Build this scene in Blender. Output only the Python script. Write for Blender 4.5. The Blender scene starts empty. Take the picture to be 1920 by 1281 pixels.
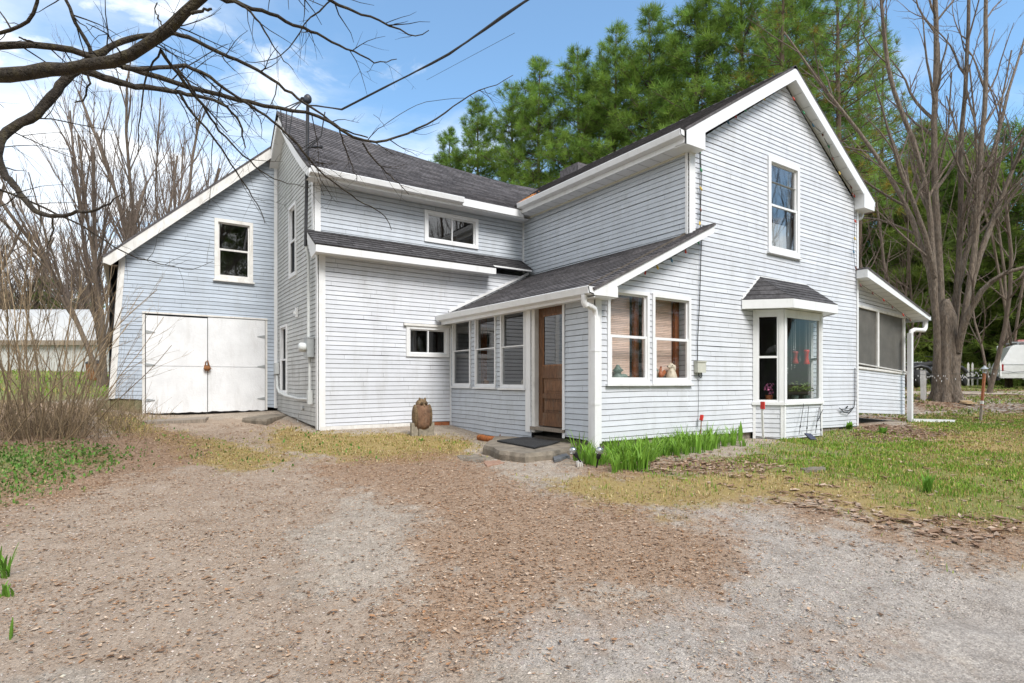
import bpy, math, random
import numpy as np
from mathutils import Vector, Matrix
rad = math.radians
C = bpy.context.scene.collection
RNG = random.Random(11)
NP = np.random.RandomState(5)

# ------------------------------------------------------------------ camera model (used to place things in the world)
F_PX, HOR, CAM_H = 1061.0, 717.0, 1.35
TH = math.atan(717 / 1061)
CC, SS = math.cos(TH), math.sin(TH)
def at(px, py, d):
    t = (px - 960) / F_PX
    return Vector((d * (SS + t * CC), d * (CC - t * SS), CAM_H - d * (py - HOR) / F_PX))
def proj(x, y, z):
    d = SS * x + CC * y; l = CC * x - SS * y
    d = np.where(np.abs(d) < .05, .05, d)
    return 960 + F_PX * l / d, HOR - F_PX * (z - CAM_H) / d, d

# ------------------------------------------------------------------ noise
def vnoise(x, y, seed=0):
    x = np.asarray(x, float); y = np.asarray(y, float)
    xi = np.floor(x).astype(np.int64); yi = np.floor(y).astype(np.int64)
    fx = x - xi; fy = y - yi
    fx = fx * fx * (3 - 2 * fx); fy = fy * fy * (3 - 2 * fy)
    def h(a, b):
        n = (a * 374761393 + b * 668265263 + seed * 1442695041) & 0x7fffffff
        n = ((n ^ (n >> 13)) * 1274126177) & 0x7fffffff
        return ((n ^ (n >> 16)) & 0xffff) / 65535.0
    return (h(xi, yi) * (1 - fx) + h(xi + 1, yi) * fx) * (1 - fy) + (h(xi, yi + 1) * (1 - fx) + h(xi + 1, yi + 1) * fx) * fy
def fnoise(x, y, seed=0, o=4):
    s = 0; a = .5
    for k in range(o):
        s = s + a * vnoise(np.asarray(x) * 2 ** k, np.asarray(y) * 2 ** k, seed + k); a *= .5
    return s / (1 - .5 ** o)

# ------------------------------------------------------------------ mesh builder
def set_tint(me, cols):
    a = me.attributes.new('tint', 'FLOAT_COLOR', 'FACE')
    cols = np.asarray(cols, np.float32)
    if cols.ndim == 1: cols = np.repeat(cols[:, None], 3, 1)
    out = np.ones((len(cols), 4), np.float32); out[:, :3] = cols
    a.data.foreach_set('color', out.ravel())
def np_mesh(name, V, Fc, mat, cols=None, parent=None, smooth=False):
    V = np.asarray(V, np.float32); Fc = np.asarray(Fc, np.int32)
    me = bpy.data.meshes.new(name)
    me.vertices.add(len(V)); me.vertices.foreach_set('co', V.ravel())
    k = Fc.shape[1]
    me.loops.add(Fc.size); me.loops.foreach_set('vertex_index', Fc.ravel())
    me.polygons.add(len(Fc)); me.polygons.foreach_set('loop_start', np.arange(0, Fc.size, k, dtype=np.int32))
    me.polygons.foreach_set('use_smooth', np.full(len(Fc), smooth))
    me.update(calc_edges=True)
    set_tint(me, np.ones(len(Fc)) if cols is None else cols)
    me.materials.append(mat)
    o = bpy.data.objects.new(name, me); C.objects.link(o)
    if parent: o.parent = parent
    return o

class MB:
    def __init__(s): s.v = []; s.f = []; s.c = []; s.uv = []; s.sm = []
    def poly(s, pts, c=1.0, uv=None, sm=False):
        n = len(s.v); s.v += [tuple(p) for p in pts]; s.f.append(tuple(range(n, n + len(pts)))); s.c.append(c)
        s.uv.append(uv or [(0, 0)] * len(pts)); s.sm.append(sm)
    def faces(s, vs, fs, c=1.0, sm=False):
        n = len(s.v); s.v += [tuple(p) for p in vs]
        for f in fs:
            s.f.append(tuple(n + i for i in f)); s.c.append(c); s.uv.append([(0, 0)] * len(f)); s.sm.append(sm)
    def box(s, T, u0, u1, v0, v1, d0, d1, c=1.0):
        P = [T(u, v, d) for d in (d0, d1) for v in (v0, v1) for u in (u0, u1)]
        s.faces(P, [(0, 2, 3, 1), (4, 5, 7, 6), (0, 1, 5, 4), (2, 6, 7, 3), (0, 4, 6, 2), (1, 3, 7, 5)], c)
    def bar(s, a, b, w, h, up=(0, 0, 1), c=1.0):
        a = Vector(a); b = Vector(b); d = (b - a).normalized(); up = Vector(up)
        r = d.cross(up)
        if r.length < 1e-4: r = d.cross(Vector((1, 0, 0)))
        r.normalize(); q = r.cross(d).normalized()
        P = [p + r * (i * w / 2) + q * (j * h / 2) for p in (a, b) for j in (-1, 1) for i in (-1, 1)]
        s.faces(P, [(0, 2, 3, 1), (4, 5, 7, 6), (0, 1, 5, 4), (2, 6, 7, 3), (0, 4, 6, 2), (1, 3, 7, 5)], c)
    def tube(s, pts, r, n=8, c=1.0, cap=True, sm=True):
        pts = [Vector(p) for p in pts]; m = len(pts)
        if not hasattr(r, '__len__'): r = [r] * m
        vs = []; ref = None
        for i, p in enumerate(pts):
            d = (pts[min(i + 1, m - 1)] - pts[max(i - 1, 0)])
            d = d.normalized() if d.length > 1e-9 else Vector((0, 0, 1))
            if ref is None: ref = d.orthogonal().normalized()
            ref = (ref - d * ref.dot(d))
            ref = ref.normalized() if ref.length > 1e-6 else d.orthogonal().normalized()
            q = d.cross(ref)
            for k in range(n):
                a = 2 * math.pi * k / n
                vs.append(p + (ref * math.cos(a) + q * math.sin(a)) * r[i])
        fs = [(i * n + k, i * n + (k + 1) % n, (i + 1) * n + (k + 1) % n, (i + 1) * n + k) for i in range(m - 1) for k in range(n)]
        s.faces(vs, fs, c, sm)
        if cap:
            s.poly(vs[:n][::-1], c); s.poly(vs[-n:], c)
    def lathe(s, prof, o=(0, 0, 0), n=16, c=1.0, sx=1, sy=1, axis=None):
        o = Vector(o); vs = []
        for r, z in prof:
            for k in range(n):
                a = 2 * math.pi * k / n; p = Vector((r * math.cos(a) * sx, r * math.sin(a) * sy, z))
                if axis == 'x': p = Vector((p.z, p.x, p.y))
                if axis == 'y': p = Vector((p.x, p.z, p.y))
                vs.append(o + p)
        fs = [(i * n + k, i * n + (k + 1) % n, (i + 1) * n + (k + 1) % n, (i + 1) * n + k) for i in range(len(prof) - 1) for k in range(n)]
        s.faces(vs, fs, c, True)
        s.poly(vs[:n][::-1], c); s.poly(vs[-n:], c)
    def ball(s, o, r, n=10, c=1.0):
        if not hasattr(r, '__len__'): r = (r, r, r)
        m = max(4, n // 2 + 1); vs = []
        for i in range(m + 1):
            t = math.pi * i / m
            for k in range(n):
                a = 2 * math.pi * k / n
                vs.append((o[0] + r[0] * math.sin(t) * math.cos(a), o[1] + r[1] * math.sin(t) * math.sin(a), o[2] + r[2] * math.cos(t)))
        s.faces(vs, [(i * n + k, (i + 1) * n + k, (i + 1) * n + (k + 1) % n, i * n + (k + 1) % n) for i in range(m) for k in range(n)], c, True)
    def extr(s, prof, A, B, out, c=1.0, up=(0, 0, 1)):
        A = Vector(A); B = Vector(B); out = Vector(out); up = Vector(up); n = len(prof)
        vs = [P + out * a + up * b for P in (A, B) for a, b in prof]
        s.faces(vs, [(k, (k + 1) % n, n + (k + 1) % n, n + k) for k in range(n)] + [tuple(range(n))[::-1], tuple(range(n, 2 * n))], c)
    def build(s, name, mat, parent=None, base=True, uv=False):
        me = bpy.data.meshes.new(name)
        V = np.array(s.v, float).reshape(-1, 3)
        off = np.zeros(3)
        if parent is None and base and len(V):
            off = np.array([(V[:, 0].min() + V[:, 0].max()) / 2, (V[:, 1].min() + V[:, 1].max()) / 2, V[:, 2].min()])
        me.from_pydata((V - off).tolist(), [], s.f)
        me.update()
        set_tint(me, [(c if hasattr(c, '__len__') else (c, c, c)) for c in s.c])
        me.polygons.foreach_set('use_smooth', s.sm)
        if uv:
            l = me.uv_layers.new(name='UVMap')
            l.data.foreach_set('uv', np.array([q for u in s.uv for q in u], np.float32).ravel())
        me.materials.append(mat)
        o = bpy.data.objects.new(name, me); C.objects.link(o); o.location = off
        if parent is not None:
            o.parent = parent
            if parent.type == 'EMPTY' and parent.get('static'):
                o.matrix_parent_inverse = Matrix.Translation(-parent.location)
            elif parent.parent is None and parent.type == 'MESH':
                o.matrix_parent_inverse = Matrix.Translation(-parent.location)
        return o

def tag(o, label, cat, group=None, kind=None):
    if label: o['label'] = label
    if cat: o['category'] = cat
    if group: o['group'] = group
    if kind: o['kind'] = kind
    return o
def thing(name, loc, label, cat, group=None, static=True, rz=0):
    o = bpy.data.objects.new(name, None); C.objects.link(o); o.location = loc; o.rotation_euler = (0, 0, rz)
    o.empty_display_size = .2
    if static: o['static'] = 1
    return tag(o, label, cat, group)
def copy_tree(o, parent=None):
    c = o.copy(); C.objects.link(c)
    if parent is not None:
        mi = o.matrix_parent_inverse.copy(); c.parent = parent; c.matrix_parent_inverse = mi
    for ch in list(o.children): copy_tree(ch, c)
    return c

# ------------------------------------------------------------------ materials
def mat(name, col, rough=.6, var=.15, scale=6, bump=0, bscale=80, bdist=.02, tint=True, metal=0, spec=.4, col2=None, lo=.35, hi=.65, sheen=0, stretch=None, extra=None):
    m = bpy.data.materials.new(name); m.use_nodes = True
    N = m.node_tree.nodes; L = m.node_tree.links; N.clear()
    out = N.new('ShaderNodeOutputMaterial'); b = N.new('ShaderNodeBsdfPrincipled'); L.new(b.outputs[0], out.inputs[0])
    b.inputs['Roughness'].default_value = rough; b.inputs['Metallic'].default_value = metal
    b.inputs['Specular IOR Level'].default_value = spec
    tc = N.new('ShaderNodeTexCoord'); co = tc.outputs['Object']
    if stretch:
        mp = N.new('ShaderNodeMapping'); mp.inputs['Scale'].default_value = stretch; L.new(co, mp.inputs[0]); co = mp.outputs[0]
    nz = N.new('ShaderNodeTexNoise'); nz.inputs['Scale'].default_value = scale; nz.inputs['Detail'].default_value = 6
    nz.inputs['Roughness'].default_value = .65
    L.new(co, nz.inputs['Vector'])
    cr = N.new('ShaderNodeValToRGB'); L.new(nz.outputs['Fac'], cr.inputs[0])
    c2 = col2 or [min(1, x * (1 + var)) for x in col]; c1 = col if col2 else [x * (1 - var) for x in col]
    cr.color_ramp.elements[0].position = lo; cr.color_ramp.elements[1].position = hi
    cr.color_ramp.elements[0].color = (*c1, 1); cr.color_ramp.elements[1].color = (*c2, 1)
    c = cr.outputs[0]
    if extra: c = extra(N, L, tc, c, b)
    if tint:
        a = N.new('ShaderNodeAttribute'); a.attribute_name = 'tint'
        mx = N.new('ShaderNodeMix'); mx.data_type = 'RGBA'; mx.blend_type = 'MULTIPLY'; mx.inputs[0].default_value = 1
        L.new(c, mx.inputs[6]); L.new(a.outputs['Color'], mx.inputs[7]); c = mx.outputs[2]
    L.new(c, b.inputs['Base Color'])
    if bump:
        n2 = N.new('ShaderNodeTexNoise'); n2.inputs['Scale'].default_value = bscale; n2.inputs['Detail'].default_value = 4
        L.new(co, n2.inputs['Vector'])
        bp = N.new('ShaderNodeBump'); bp.inputs['Strength'].default_value = bump; bp.inputs['Distance'].default_value = bdist
        L.new(n2.outputs['Fac'], bp.inputs['Height']); L.new(bp.outputs[0], b.inputs['Normal'])
    return m
def leafmat(name, col, trans=.3, rough=.6):
    m = bpy.data.materials.new(name); m.use_nodes = True
    N = m.node_tree.nodes; L = m.node_tree.links; N.clear()
    out = N.new('ShaderNodeOutputMaterial')
    d = N.new('ShaderNodeBsdfPrincipled'); d.inputs['Roughness'].default_value = rough; d.inputs['Specular IOR Level'].default_value = .25
    t = N.new('ShaderNodeBsdfTranslucent'); mx = N.new('ShaderNodeMixShader'); mx.inputs[0].default_value = trans
    a = N.new('ShaderNodeAttribute'); a.attribute_name = 'tint'
    c = N.new('ShaderNodeMix'); c.data_type = 'RGBA'; c.blend_type = 'MULTIPLY'; c.inputs[0].default_value = 1
    c.inputs[6].default_value = (*col, 1); L.new(a.outputs['Color'], c.inputs[7])
    L.new(c.outputs[2], d.inputs['Base Color']); L.new(c.outputs[2], t.inputs['Color'])
    L.new(d.outputs[0], mx.inputs[1]); L.new(t.outputs[0], mx.inputs[2]); L.new(mx.outputs[0], out.inputs[0])
    return m
def glassmat(name, tintc, refl=.12, rough=.02, fk=1.1):
    m = bpy.data.materials.new(name); m.use_nodes = True
    N = m.node_tree.nodes; L = m.node_tree.links; N.clear()
    out = N.new('ShaderNodeOutputMaterial'); t = N.new('ShaderNodeBsdfTransparent'); t.inputs[0].default_value = (*tintc, 1)
    g = N.new('ShaderNodeBsdfGlossy'); g.inputs['Roughness'].default_value = rough
    tc = N.new('ShaderNodeTexCoord'); nz = N.new('ShaderNodeTexNoise'); nz.inputs['Scale'].default_value = 2.5
    L.new(tc.outputs['Object'], nz.inputs['Vector'])
    bp = N.new('ShaderNodeBump'); bp.inputs['Strength'].default_value = .02; bp.inputs['Distance'].default_value = .02
    L.new(nz.outputs['Fac'], bp.inputs['Height']); L.new(bp.outputs[0], g.inputs['Normal'])
    ge = N.new('ShaderNodeNewGeometry'); dt = N.new('ShaderNodeVectorMath'); dt.operation = 'DOT_PRODUCT'; L.new(ge.outputs['Incoming'], dt.inputs[0]); L.new(ge.outputs['Normal'], dt.inputs[1])
    def mm(op, a, b_=None):
        n = N.new('ShaderNodeMath'); n.operation = op
        for i, v in enumerate((a, b_)):
            if v is None: continue
            if isinstance(v, (int, float)): n.inputs[i].default_value = v
            else: L.new(v, n.inputs[i])
        return n.outputs[0]
    fro = mm('ADD', mm('MULTIPLY', mm('POWER', mm('SUBTRACT', 1.0, mm('ABSOLUTE', dt.outputs['Value'])), 5.0), .92), .08)   # two faces of a pane
    ad = N.new('ShaderNodeMath'); ad.operation = 'MULTIPLY_ADD'; ad.inputs[1].default_value = fk; ad.inputs[2].default_value = refl; ad.use_clamp = True
    L.new(fro, ad.inputs[0])
    mx = N.new('ShaderNodeMixShader'); L.new(ad.outputs[0], mx.inputs[0]); L.new(t.outputs[0], mx.inputs[1]); L.new(g.outputs[0], mx.inputs[2])
    L.new(mx.outputs[0], out.inputs[0])
    return m

def dirt(streak=.35, dcol=(.20, .19, .15), scale=1.2, low=None):
    """grime: blotches and streaks of a shape of their own"""
    def f(N, L, tc, c, b):
        mp = N.new('ShaderNodeMapping'); mp.inputs['Scale'].default_value = (scale * 2.2, scale * 2.2, scale * .5); L.new(tc.outputs['Object'], mp.inputs[0])
        n = N.new('ShaderNodeTexNoise'); n.inputs['Scale'].default_value = 1.6; n.inputs['Detail'].default_value = 8; n.inputs['Roughness'].default_value = .7
        L.new(mp.outputs[0], n.inputs['Vector'])
        r = N.new('ShaderNodeMapRange'); r.inputs[1].default_value = .5; r.inputs[2].default_value = .8; r.inputs[3].default_value = 0; r.inputs[4].default_value = streak
        L.new(n.outputs['Fac'], r.inputs[0])
        x = N.new('ShaderNodeMix'); x.data_type = 'RGBA'; x.inputs[7].default_value = (*dcol, 1)
        L.new(r.outputs[0], x.inputs[0]); L.new(c, x.inputs[6]); return x.outputs[2]
    return f
MS = {}
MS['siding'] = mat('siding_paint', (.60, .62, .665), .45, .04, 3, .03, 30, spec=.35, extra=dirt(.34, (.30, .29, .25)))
MS['siding_shaded'] = mat('siding_shaded_paint', (.50, .54, .595), .45, .05, 3, .03, 30, spec=.35, extra=dirt(.28))  # the front siding paint again, darkened for walls that stand in shade
MS['siding_grey'] = mat('siding_dirty_paint', (.50, .51, .505), .5, .07, 3, .03, 30, spec=.3, extra=dirt(.5, (.2, .19, .15)))
MS['siding_blue'] = mat('siding_blue_paint', (.42, .475, .55), .5, .06, 2.5, .04, 30, spec=.3, extra=dirt(.3, (.30, .31, .30)))  # the barn's bluer paint, its colour also darkened for shade
MS['back'] = mat('sheathing', (.10, .10, .11), .9, .2)  # dark in the slots, deepening the shade line under each lap
MS['white'] = mat('white_trim', (.75, .757, .77), .4, .03, 4, spec=.4, extra=dirt(.35, (.42, .40, .36), 1.6))
MS['white_old'] = mat('old_white_paint', (.69, .68, .66), .55, .08, 5, .1, 60, extra=dirt(.5, (.22, .18, .12), 2.5))
MS['white_door'] = mat('door_white_paint', (.71, .72, .74), .6, .06, 3, .25, 30, extra=dirt(.4, (.40, .38, .36), 1.5))
MS['soffit'] = mat('soffit_white', (.74, .75, .76), .5, .03, 3)
MS['shingle'] = mat('shingle', (.105, .098, .102), .9, .35, 14, .35, 260, spec=.2, extra=dirt(.4, (.16, .14, .13), .8))
MS['shingle_dark'] = mat('shingle_dark', (.07, .067, .07), .9, .3, 14, .35, 260, spec=.2)
MS['wood'] = mat('old_wood', (.135, .062, .028), .55, .5, 9, .2, 60, stretch=(6, 6, .8), extra=dirt(.8, (.20, .155, .115), 2.2))
MS['wood_grey'] = mat('weathered_wood', (.25, .21, .17), .8, .3, 8, .3, 50, stretch=(8, 8, 1))
MS['wood_fresh'] = mat('fresh_wood', (.55, .40, .24), .7, .2, 8, .1, 50, stretch=(1, 8, 8))
MS['wood_red'] = mat('red_brown_wood', (.30, .10, .04), .6, .3, 8, .1, 50)
MS['concrete'] = mat('concrete', (.19, .16, .125), .9, .35, 5, .5, 45, extra=dirt(.5, (.10, .09, .06), 2))
MS['stone'] = mat('foundation_stone', (.22, .19, .16), .9, .4, 5, .5, 30)
MS['rubber'] = mat('rubber', (.022, .022, .023), .8, .3, 20, .4, 150)
MS['black'] = mat('black_plastic', (.02, .02, .022), .45, .2)
MS['wire'] = mat('cable_black', (.025, .025, .027), .6, .2)
MS['grey_metal'] = mat('grey_metal', (.36, .38, .39), .45, .12, 6, metal=.3)
MS['dark_metal'] = mat('mast_metal', (.05, .05, .055), .5, .2, metal=.3)
MS['pvc'] = mat('grey_pvc', (.58, .60, .60), .5, .06)
MS['rust'] = mat('rust', (.22, .09, .03), .85, .4, 40, .4, 100)
MS['red'] = mat('red_plastic', (.55, .03, .02), .35, .1)
MS['beige'] = mat('beige_plastic', (.50, .50, .44), .5, .06)
MS['ceramic'] = mat('cream_ceramic', (.62, .55, .44), .35, .12, 12)
MS['terracotta'] = mat('terracotta', (.38, .12, .05), .5, .2)
MS['greenish'] = mat('verdigris', (.12, .17, .15), .5, .2)
MS['blind'] = mat('woven_blind', (.66, .50, .43), .8, .25, 10, .1, 40, stretch=(.6, .6, 26))
MS['curtain'] = mat('curtain_cloth', (.55, .56, .57), .8, .08, stretch=(14, 14, .4))
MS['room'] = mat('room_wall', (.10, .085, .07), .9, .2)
MS['screen'] = mat('insect_screen', (.10, .095, .085), .7, .15, 3, extra=dirt(.3, (.22, .2, .18), 1))
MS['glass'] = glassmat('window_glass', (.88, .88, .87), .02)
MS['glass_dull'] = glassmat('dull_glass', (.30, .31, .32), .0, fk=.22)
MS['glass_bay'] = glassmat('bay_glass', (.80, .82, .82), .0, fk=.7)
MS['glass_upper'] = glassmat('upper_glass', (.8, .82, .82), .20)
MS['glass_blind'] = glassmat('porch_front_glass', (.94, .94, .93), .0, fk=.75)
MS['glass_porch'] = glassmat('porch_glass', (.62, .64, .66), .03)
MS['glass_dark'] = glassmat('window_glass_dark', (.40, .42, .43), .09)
MS['bark'] = mat('maple_bark', (.165, .13, .10), .95, .5, 6, 1.0, 9, bdist=.06, stretch=(5, 5, 1), extra=dirt(.55, (.34, .32, .29), 3))
MS['bark_near'] = mat('overhanging_bark', (.042, .033, .025), .95, .5, 14, 1.0, 40, bdist=.03, extra=dirt(.6, (.13, .11, .035), 4))
MS['bark_grey'] = mat('grey_bark', (.13, .10, .078), .95, .35, 6, .5, 25, stretch=(4, 4, 1))
MS['twig'] = mat('twig_bark', (.14, .105, .085), .9, .3, 8)
MS['cane'] = mat('shrub_cane', (.27, .20, .125), .9, .3, 5, .2, 40)
MS['pine_bark'] = mat('pine_bark', (.12, .085, .065), .95, .35, 6, .6, 20, stretch=(4, 4, 1))
MS['needle'] = leafmat('pine_needles', (.145, .26, .05), .36)
MS['needle_dark'] = leafmat('dark_needles', (.16, .25, .055), .42)
MS['leaf'] = leafmat('fresh_leaf', (.165, .33, .045), .35, .5)
MS['grass'] = leafmat('grass_blade', (.9, .9, .9), .25, .6)
MS['dead'] = leafmat('dead_leaf', (.9, .9, .9), .12, .8)
MS['pebble'] = mat('pebble', (.40, .36, .32), .9, .1, 30)
MS['van'] = mat('van_white', (.72, .73, .74), .3, .05, 3, spec=.5)
MS['tail'] = mat('red_lens', (.30, .02, .02), .2, .1)
MS['barnmetal'] = mat('pale_metal_siding', (.46, .46, .45), .5, .05, 1)
MS['globe'] = glassmat('clear_globe', (.8, .82, .84), .35, .1)
# ------------------------------------------------------------------ terrain
CP = [(0, 0, 0), (-5, 0, 0), (6, 0, .08), (0, 3, .06), (4, 4, .24), (4.6, 5.6, .31), (6.5, 4.5, .28), (9, 4, .26), (-5, 5, .1), (10, 2, .18), (5.5, 6.0, .30), (8.5, 5.7, .30), (11.3, 5.7, .27), (15.9, 6.0, .36), (18.7, 6.1, .25),
      (2.95, 10.6, .43), (4.67, 10.6, .43), (5.1, 7.3, .27), (5.4, 9.8, .36), (.3, 14.2, .66), (1.45, 14.2, .63), (2.6, 14.2, .66), (-.35, 14.2, .78), (-.93, 11.5, .52), (-.8, 9.6, .27), (2, 8, .24),
      (8, 0, .12), (15, 2, .2), (23.8, 8, .69), (38, 10.3, 1.06), (40, 14, 1.2), (-3, 26, 1.15), (-3.6, 41, 1.95), (-20, 20, 1.0), (10, 30, 1.6), (25, 30, 1.6), (45, 30, 1.6), (30, 0, .35),
      (0, -15, 0), (-25, -10, 0), (30, -15, .2), (-60, 60, 2), (60, 60, 2.2), (0, 90, 2.4), (100, 10, 1.6), (-100, 0, 1), (60, -60, 0), (-60, -60, 0), (0, -100, 0), (110, 110, 2.5), (-110, 110, 2.5), (8, 10, .4), (11, 9, .35)]
_cp = np.array(CP, float)
def _phi(r2): return .5 * r2 * np.log(r2 + 1e-9)
def _fit():
    n = len(_cp); d2 = ((_cp[:, None, :2] - _cp[None, :, :2]) ** 2).sum(-1)
    A = np.zeros((n + 3, n + 3)); A[:n, :n] = _phi(d2) + np.eye(n) * .02; A[:n, n] = 1; A[:n, n + 1:] = _cp[:, :2]; A[n:, :n] = A[:n, n:].T
    return np.linalg.solve(A, np.r_[_cp[:, 2], 0, 0, 0])
_w = _fit()
def gz(x, y):
    x = np.asarray(x, float); y = np.asarray(y, float); sh = x.shape; x = x.ravel(); y = y.ravel(); o = np.empty(len(x))
    for i in range(0, len(x), 20000):
        a, b = x[i:i + 20000], y[i:i + 20000]
        d2 = (a[:, None] - _cp[None, :, 0]) ** 2 + (b[:, None] - _cp[None, :, 1]) ** 2
        o[i:i + 20000] = _phi(d2) @ _w[:-3] + _w[-3] + a * _w[-2] + b * _w[-1]
    o = np.clip(o, -.6, 4)
    o = o + .03 * (fnoise(x * .6, y * .6, 3, 3) - .5) * np.clip(np.hypot(x, y) / 2, 0, 1)
    return o.reshape(sh)
def gzs(x, y): return float(gz(np.array([x]), np.array([y]))[0])
def gp(px, py):
    """point on the ground seen at that place of the photograph"""
    d = 2.0
    for k in range(400):
        p = at(px, py, d)
        if p.z <= gzs(p.x, p.y): break
        d *= 1.012
    return p

def inpoly(px, py, P):
    r = np.zeros(px.shape, bool); n = len(P)
    for i in range(n):
        x0, y0 = P[i]; x1, y1 = P[(i + 1) % n]
        if y0 == y1: continue
        c = ((y0 > py) != (y1 > py)) & (px < (x1 - x0) * (py - y0) / (y1 - y0) + x0); r ^= c
    return r
# ground cover zones, drawn as outlines on the ground
ZONES = {
 'leaf': [[(560, 870), (700, 858), (830, 850), (950, 880), (1000, 925), (1150, 945), (1290, 965), (1400, 1010), (1420, 1060), (1330, 1100), (1180, 1110), (1080, 1120), (980, 1140), (900, 1160), (840, 1200), (760, 1240), (690, 1200), (760, 1110), (790, 1040), (800, 970), (740, 930), (640, 905)],
          [(1330, 935), (1500, 935), (1640, 970), (1780, 990), (2100, 1010), (2100, 1085), (1920, 1062), (1800, 1050), (1660, 1010), (1500, 985), (1400, 960)],
          [(-100, 745), (170, 760), (190, 835), (60, 850), (-100, 850)],
          [(150, 830), (300, 800), (420, 850), (330, 880), (240, 900), (160, 930), (40, 960), (-60, 1000), (-60, 930)],
          [(1090, 855), (1260, 868), (1480, 855), (1420, 885), (1200, 892), (1060, 880)],
          [(1600, 792), (1690, 800), (1780, 815), (1700, 830), (1600, 815)],
          [(1700, 738), (1790, 742), (1800, 772), (1720, 770)]],
 'leaf_thin': [[(-100, 950), (250, 890), (620, 870), (660, 960), (560, 1000), (560, 1290), (-100, 1290)], [(560, 1130), (900, 1150), (800, 1290), (520, 1290)],
               [(760, 1160), (1000, 1130), (1400, 1100), (1300, 1200), (900, 1230)], [(200, 780), (560, 790), (560, 870), (250, 880)], [(1480, 1180), (1700, 1200), (1650, 1290), (1300, 1290)]],
 'dry': [[(975, 905), (1130, 890), (1300, 888), (1480, 872), (1700, 842), (2100, 800), (2100, 1020), (1800, 1000), (1640, 962), (1500, 935), (1330, 945), (1200, 955), (1060, 932)],
         [(520, 800), (600, 812), (760, 815), (860, 820), (900, 840), (860, 862), (700, 870), (560, 850), (500, 830)],
         [(260, 800), (420, 830), (560, 860), (420, 885), (330, 860)], [(180, 770), (290, 790), (280, 820), (200, 810)],
         [(1700, 780), (1920, 775), (2100, 770), (2100, 850), (1750, 840)]],
 'green': [[(1480, 815), (1560, 805), (1650, 810), (1780, 830), (1700, 850), (1920, 850), (2100, 850), (2100, 930), (1920, 945), (1800, 935), (1690, 915), (1560, 900), (1400, 880), (1250, 895), (1250, 875), (1420, 850)],
           [(1660, 905), (1780, 915), (1930, 935), (2100, 960), (2100, 1000), (1900, 985), (1760, 960), (1660, 940)],
           [(0, 836), (150, 832), (250, 848), (200, 875), (80, 905), (-80, 960), (-100, 840)],
           [(1700, 782), (1800, 785), (1920, 790), (1920, 800), (1760, 812)], [(300, 745), (180, 690), (-200, 690), (-200, 770), (60, 755), (180, 748)]],
 'grey': [[(1290, 960), (1420, 960), (1700, 1030), (1930, 1090), (2100, 1120), (2100, 1300), (1000, 1300), (880, 1290), (1000, 1150), (1350, 1110), (1420, 1050)],
          ],
}
def zones(x, y, z):
    out = {}
    px, py, d = proj(x, y, z)
    ok = d > .6
    k = 1061 / np.maximum(d, .6)
    for i, (n, polys) in enumerate(ZONES.items()):
        m = np.zeros(x.shape)
        for j in range(6):
            s = 40 + i * 17 + j * 3
            ax = (fnoise(x * 1.3, y * 1.3, s, 4) - .5) * 1.15 + (fnoise(x * 5, y * 5, s + 1, 3) - .5) * (.35 + .30 * j)
            ay = (fnoise(x * 1.3, y * 1.3, s + 7, 4) - .5) * 1.15 + (fnoise(x * 5, y * 5, s + 8, 3) - .5) * (.35 + .30 * j)
            qx = px + ax * k; qy = py + ay * k * np.clip(2.0 / np.maximum(d, 1), .10, .6)
            w = np.zeros(x.shape, bool)
            for P in polys: w |= inpoly(qx, qy, P)
            m += w
        out[n] = np.where(ok, m / 6, 0)
    far = np.clip((np.hypot(x - 6, y - 7) - 16) / 10, 0, 1)
    beh = (d < 1.0) & (np.hypot(x, y) > 6)
    out['dry'] = np.maximum(out['dry'], np.maximum(far * .7 * (fnoise(x * .2, y * .2, 77, 3) > .42), beh * .6))
    out['green'] = np.maximum(out['green'], np.maximum(far * .8 * (fnoise(x * .2, y * .2, 91, 3) > .46), beh * .5))
    return out
def ticks(lo, a, b, hi, st, g=1.16):
    t = list(np.arange(a, b + 1e-6, st)); s = st; p = t[-1]
    while p < hi: s = min(s * g, 8); p += s; t.append(p)
    s = st; p = t[0]; pre = []
    while p > lo: s = min(s * g, 8); p -= s; pre.append(p)
    return np.array(pre[::-1] + t)
tx = ticks(-160, -5, 14, 170, .06); ty = ticks(-120, .4, 12.5, 170, .06)
GX, GY = np.meshgrid(tx, ty); GZ = gz(GX, GY)
near = np.clip(1.3 - np.hypot(GX - 4, GY - 6) / 16, 0, 1)
GZ2 = GZ + near * (.012 * (fnoise(GX * 5, GY * 5, 9, 3) - .5) + .010 * (vnoise(GX * 14, GY * 14, 5) - .5))
# two worn wheel ruts across the gravel
def rut(pts, w, dep):
    global GZ2
    P = [gp(*p) for p in pts]
    for a, b in zip(P[:-1], P[1:]):
        dx, dy = b.x - a.x, b.y - a.y; L2 = dx * dx + dy * dy
        t = np.clip(((GX - a.x) * dx + (GY - a.y) * dy) / L2, 0, 1)
        dd = np.hypot(GX - a.x - t * dx, GY - a.y - t * dy)
        GZ2 = GZ2 - dep * np.exp(-(dd / w) ** 2)
rut([(1360, 965), (1640, 1070), (1830, 1150), (2000, 1200)], .22, .03)
ZN = zones(GX, GY, GZ2)
nx, ny = len(tx), len(ty)
idx = np.arange(nx * ny).reshape(ny, nx)
Fg = np.stack([idx[:-1, :-1], idx[:-1, 1:], idx[1:, 1:], idx[1:, :-1]], -1).reshape(-1, 4)
Vg = np.stack([GX, GY, GZ2], -1).reshape(-1, 3)

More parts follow.
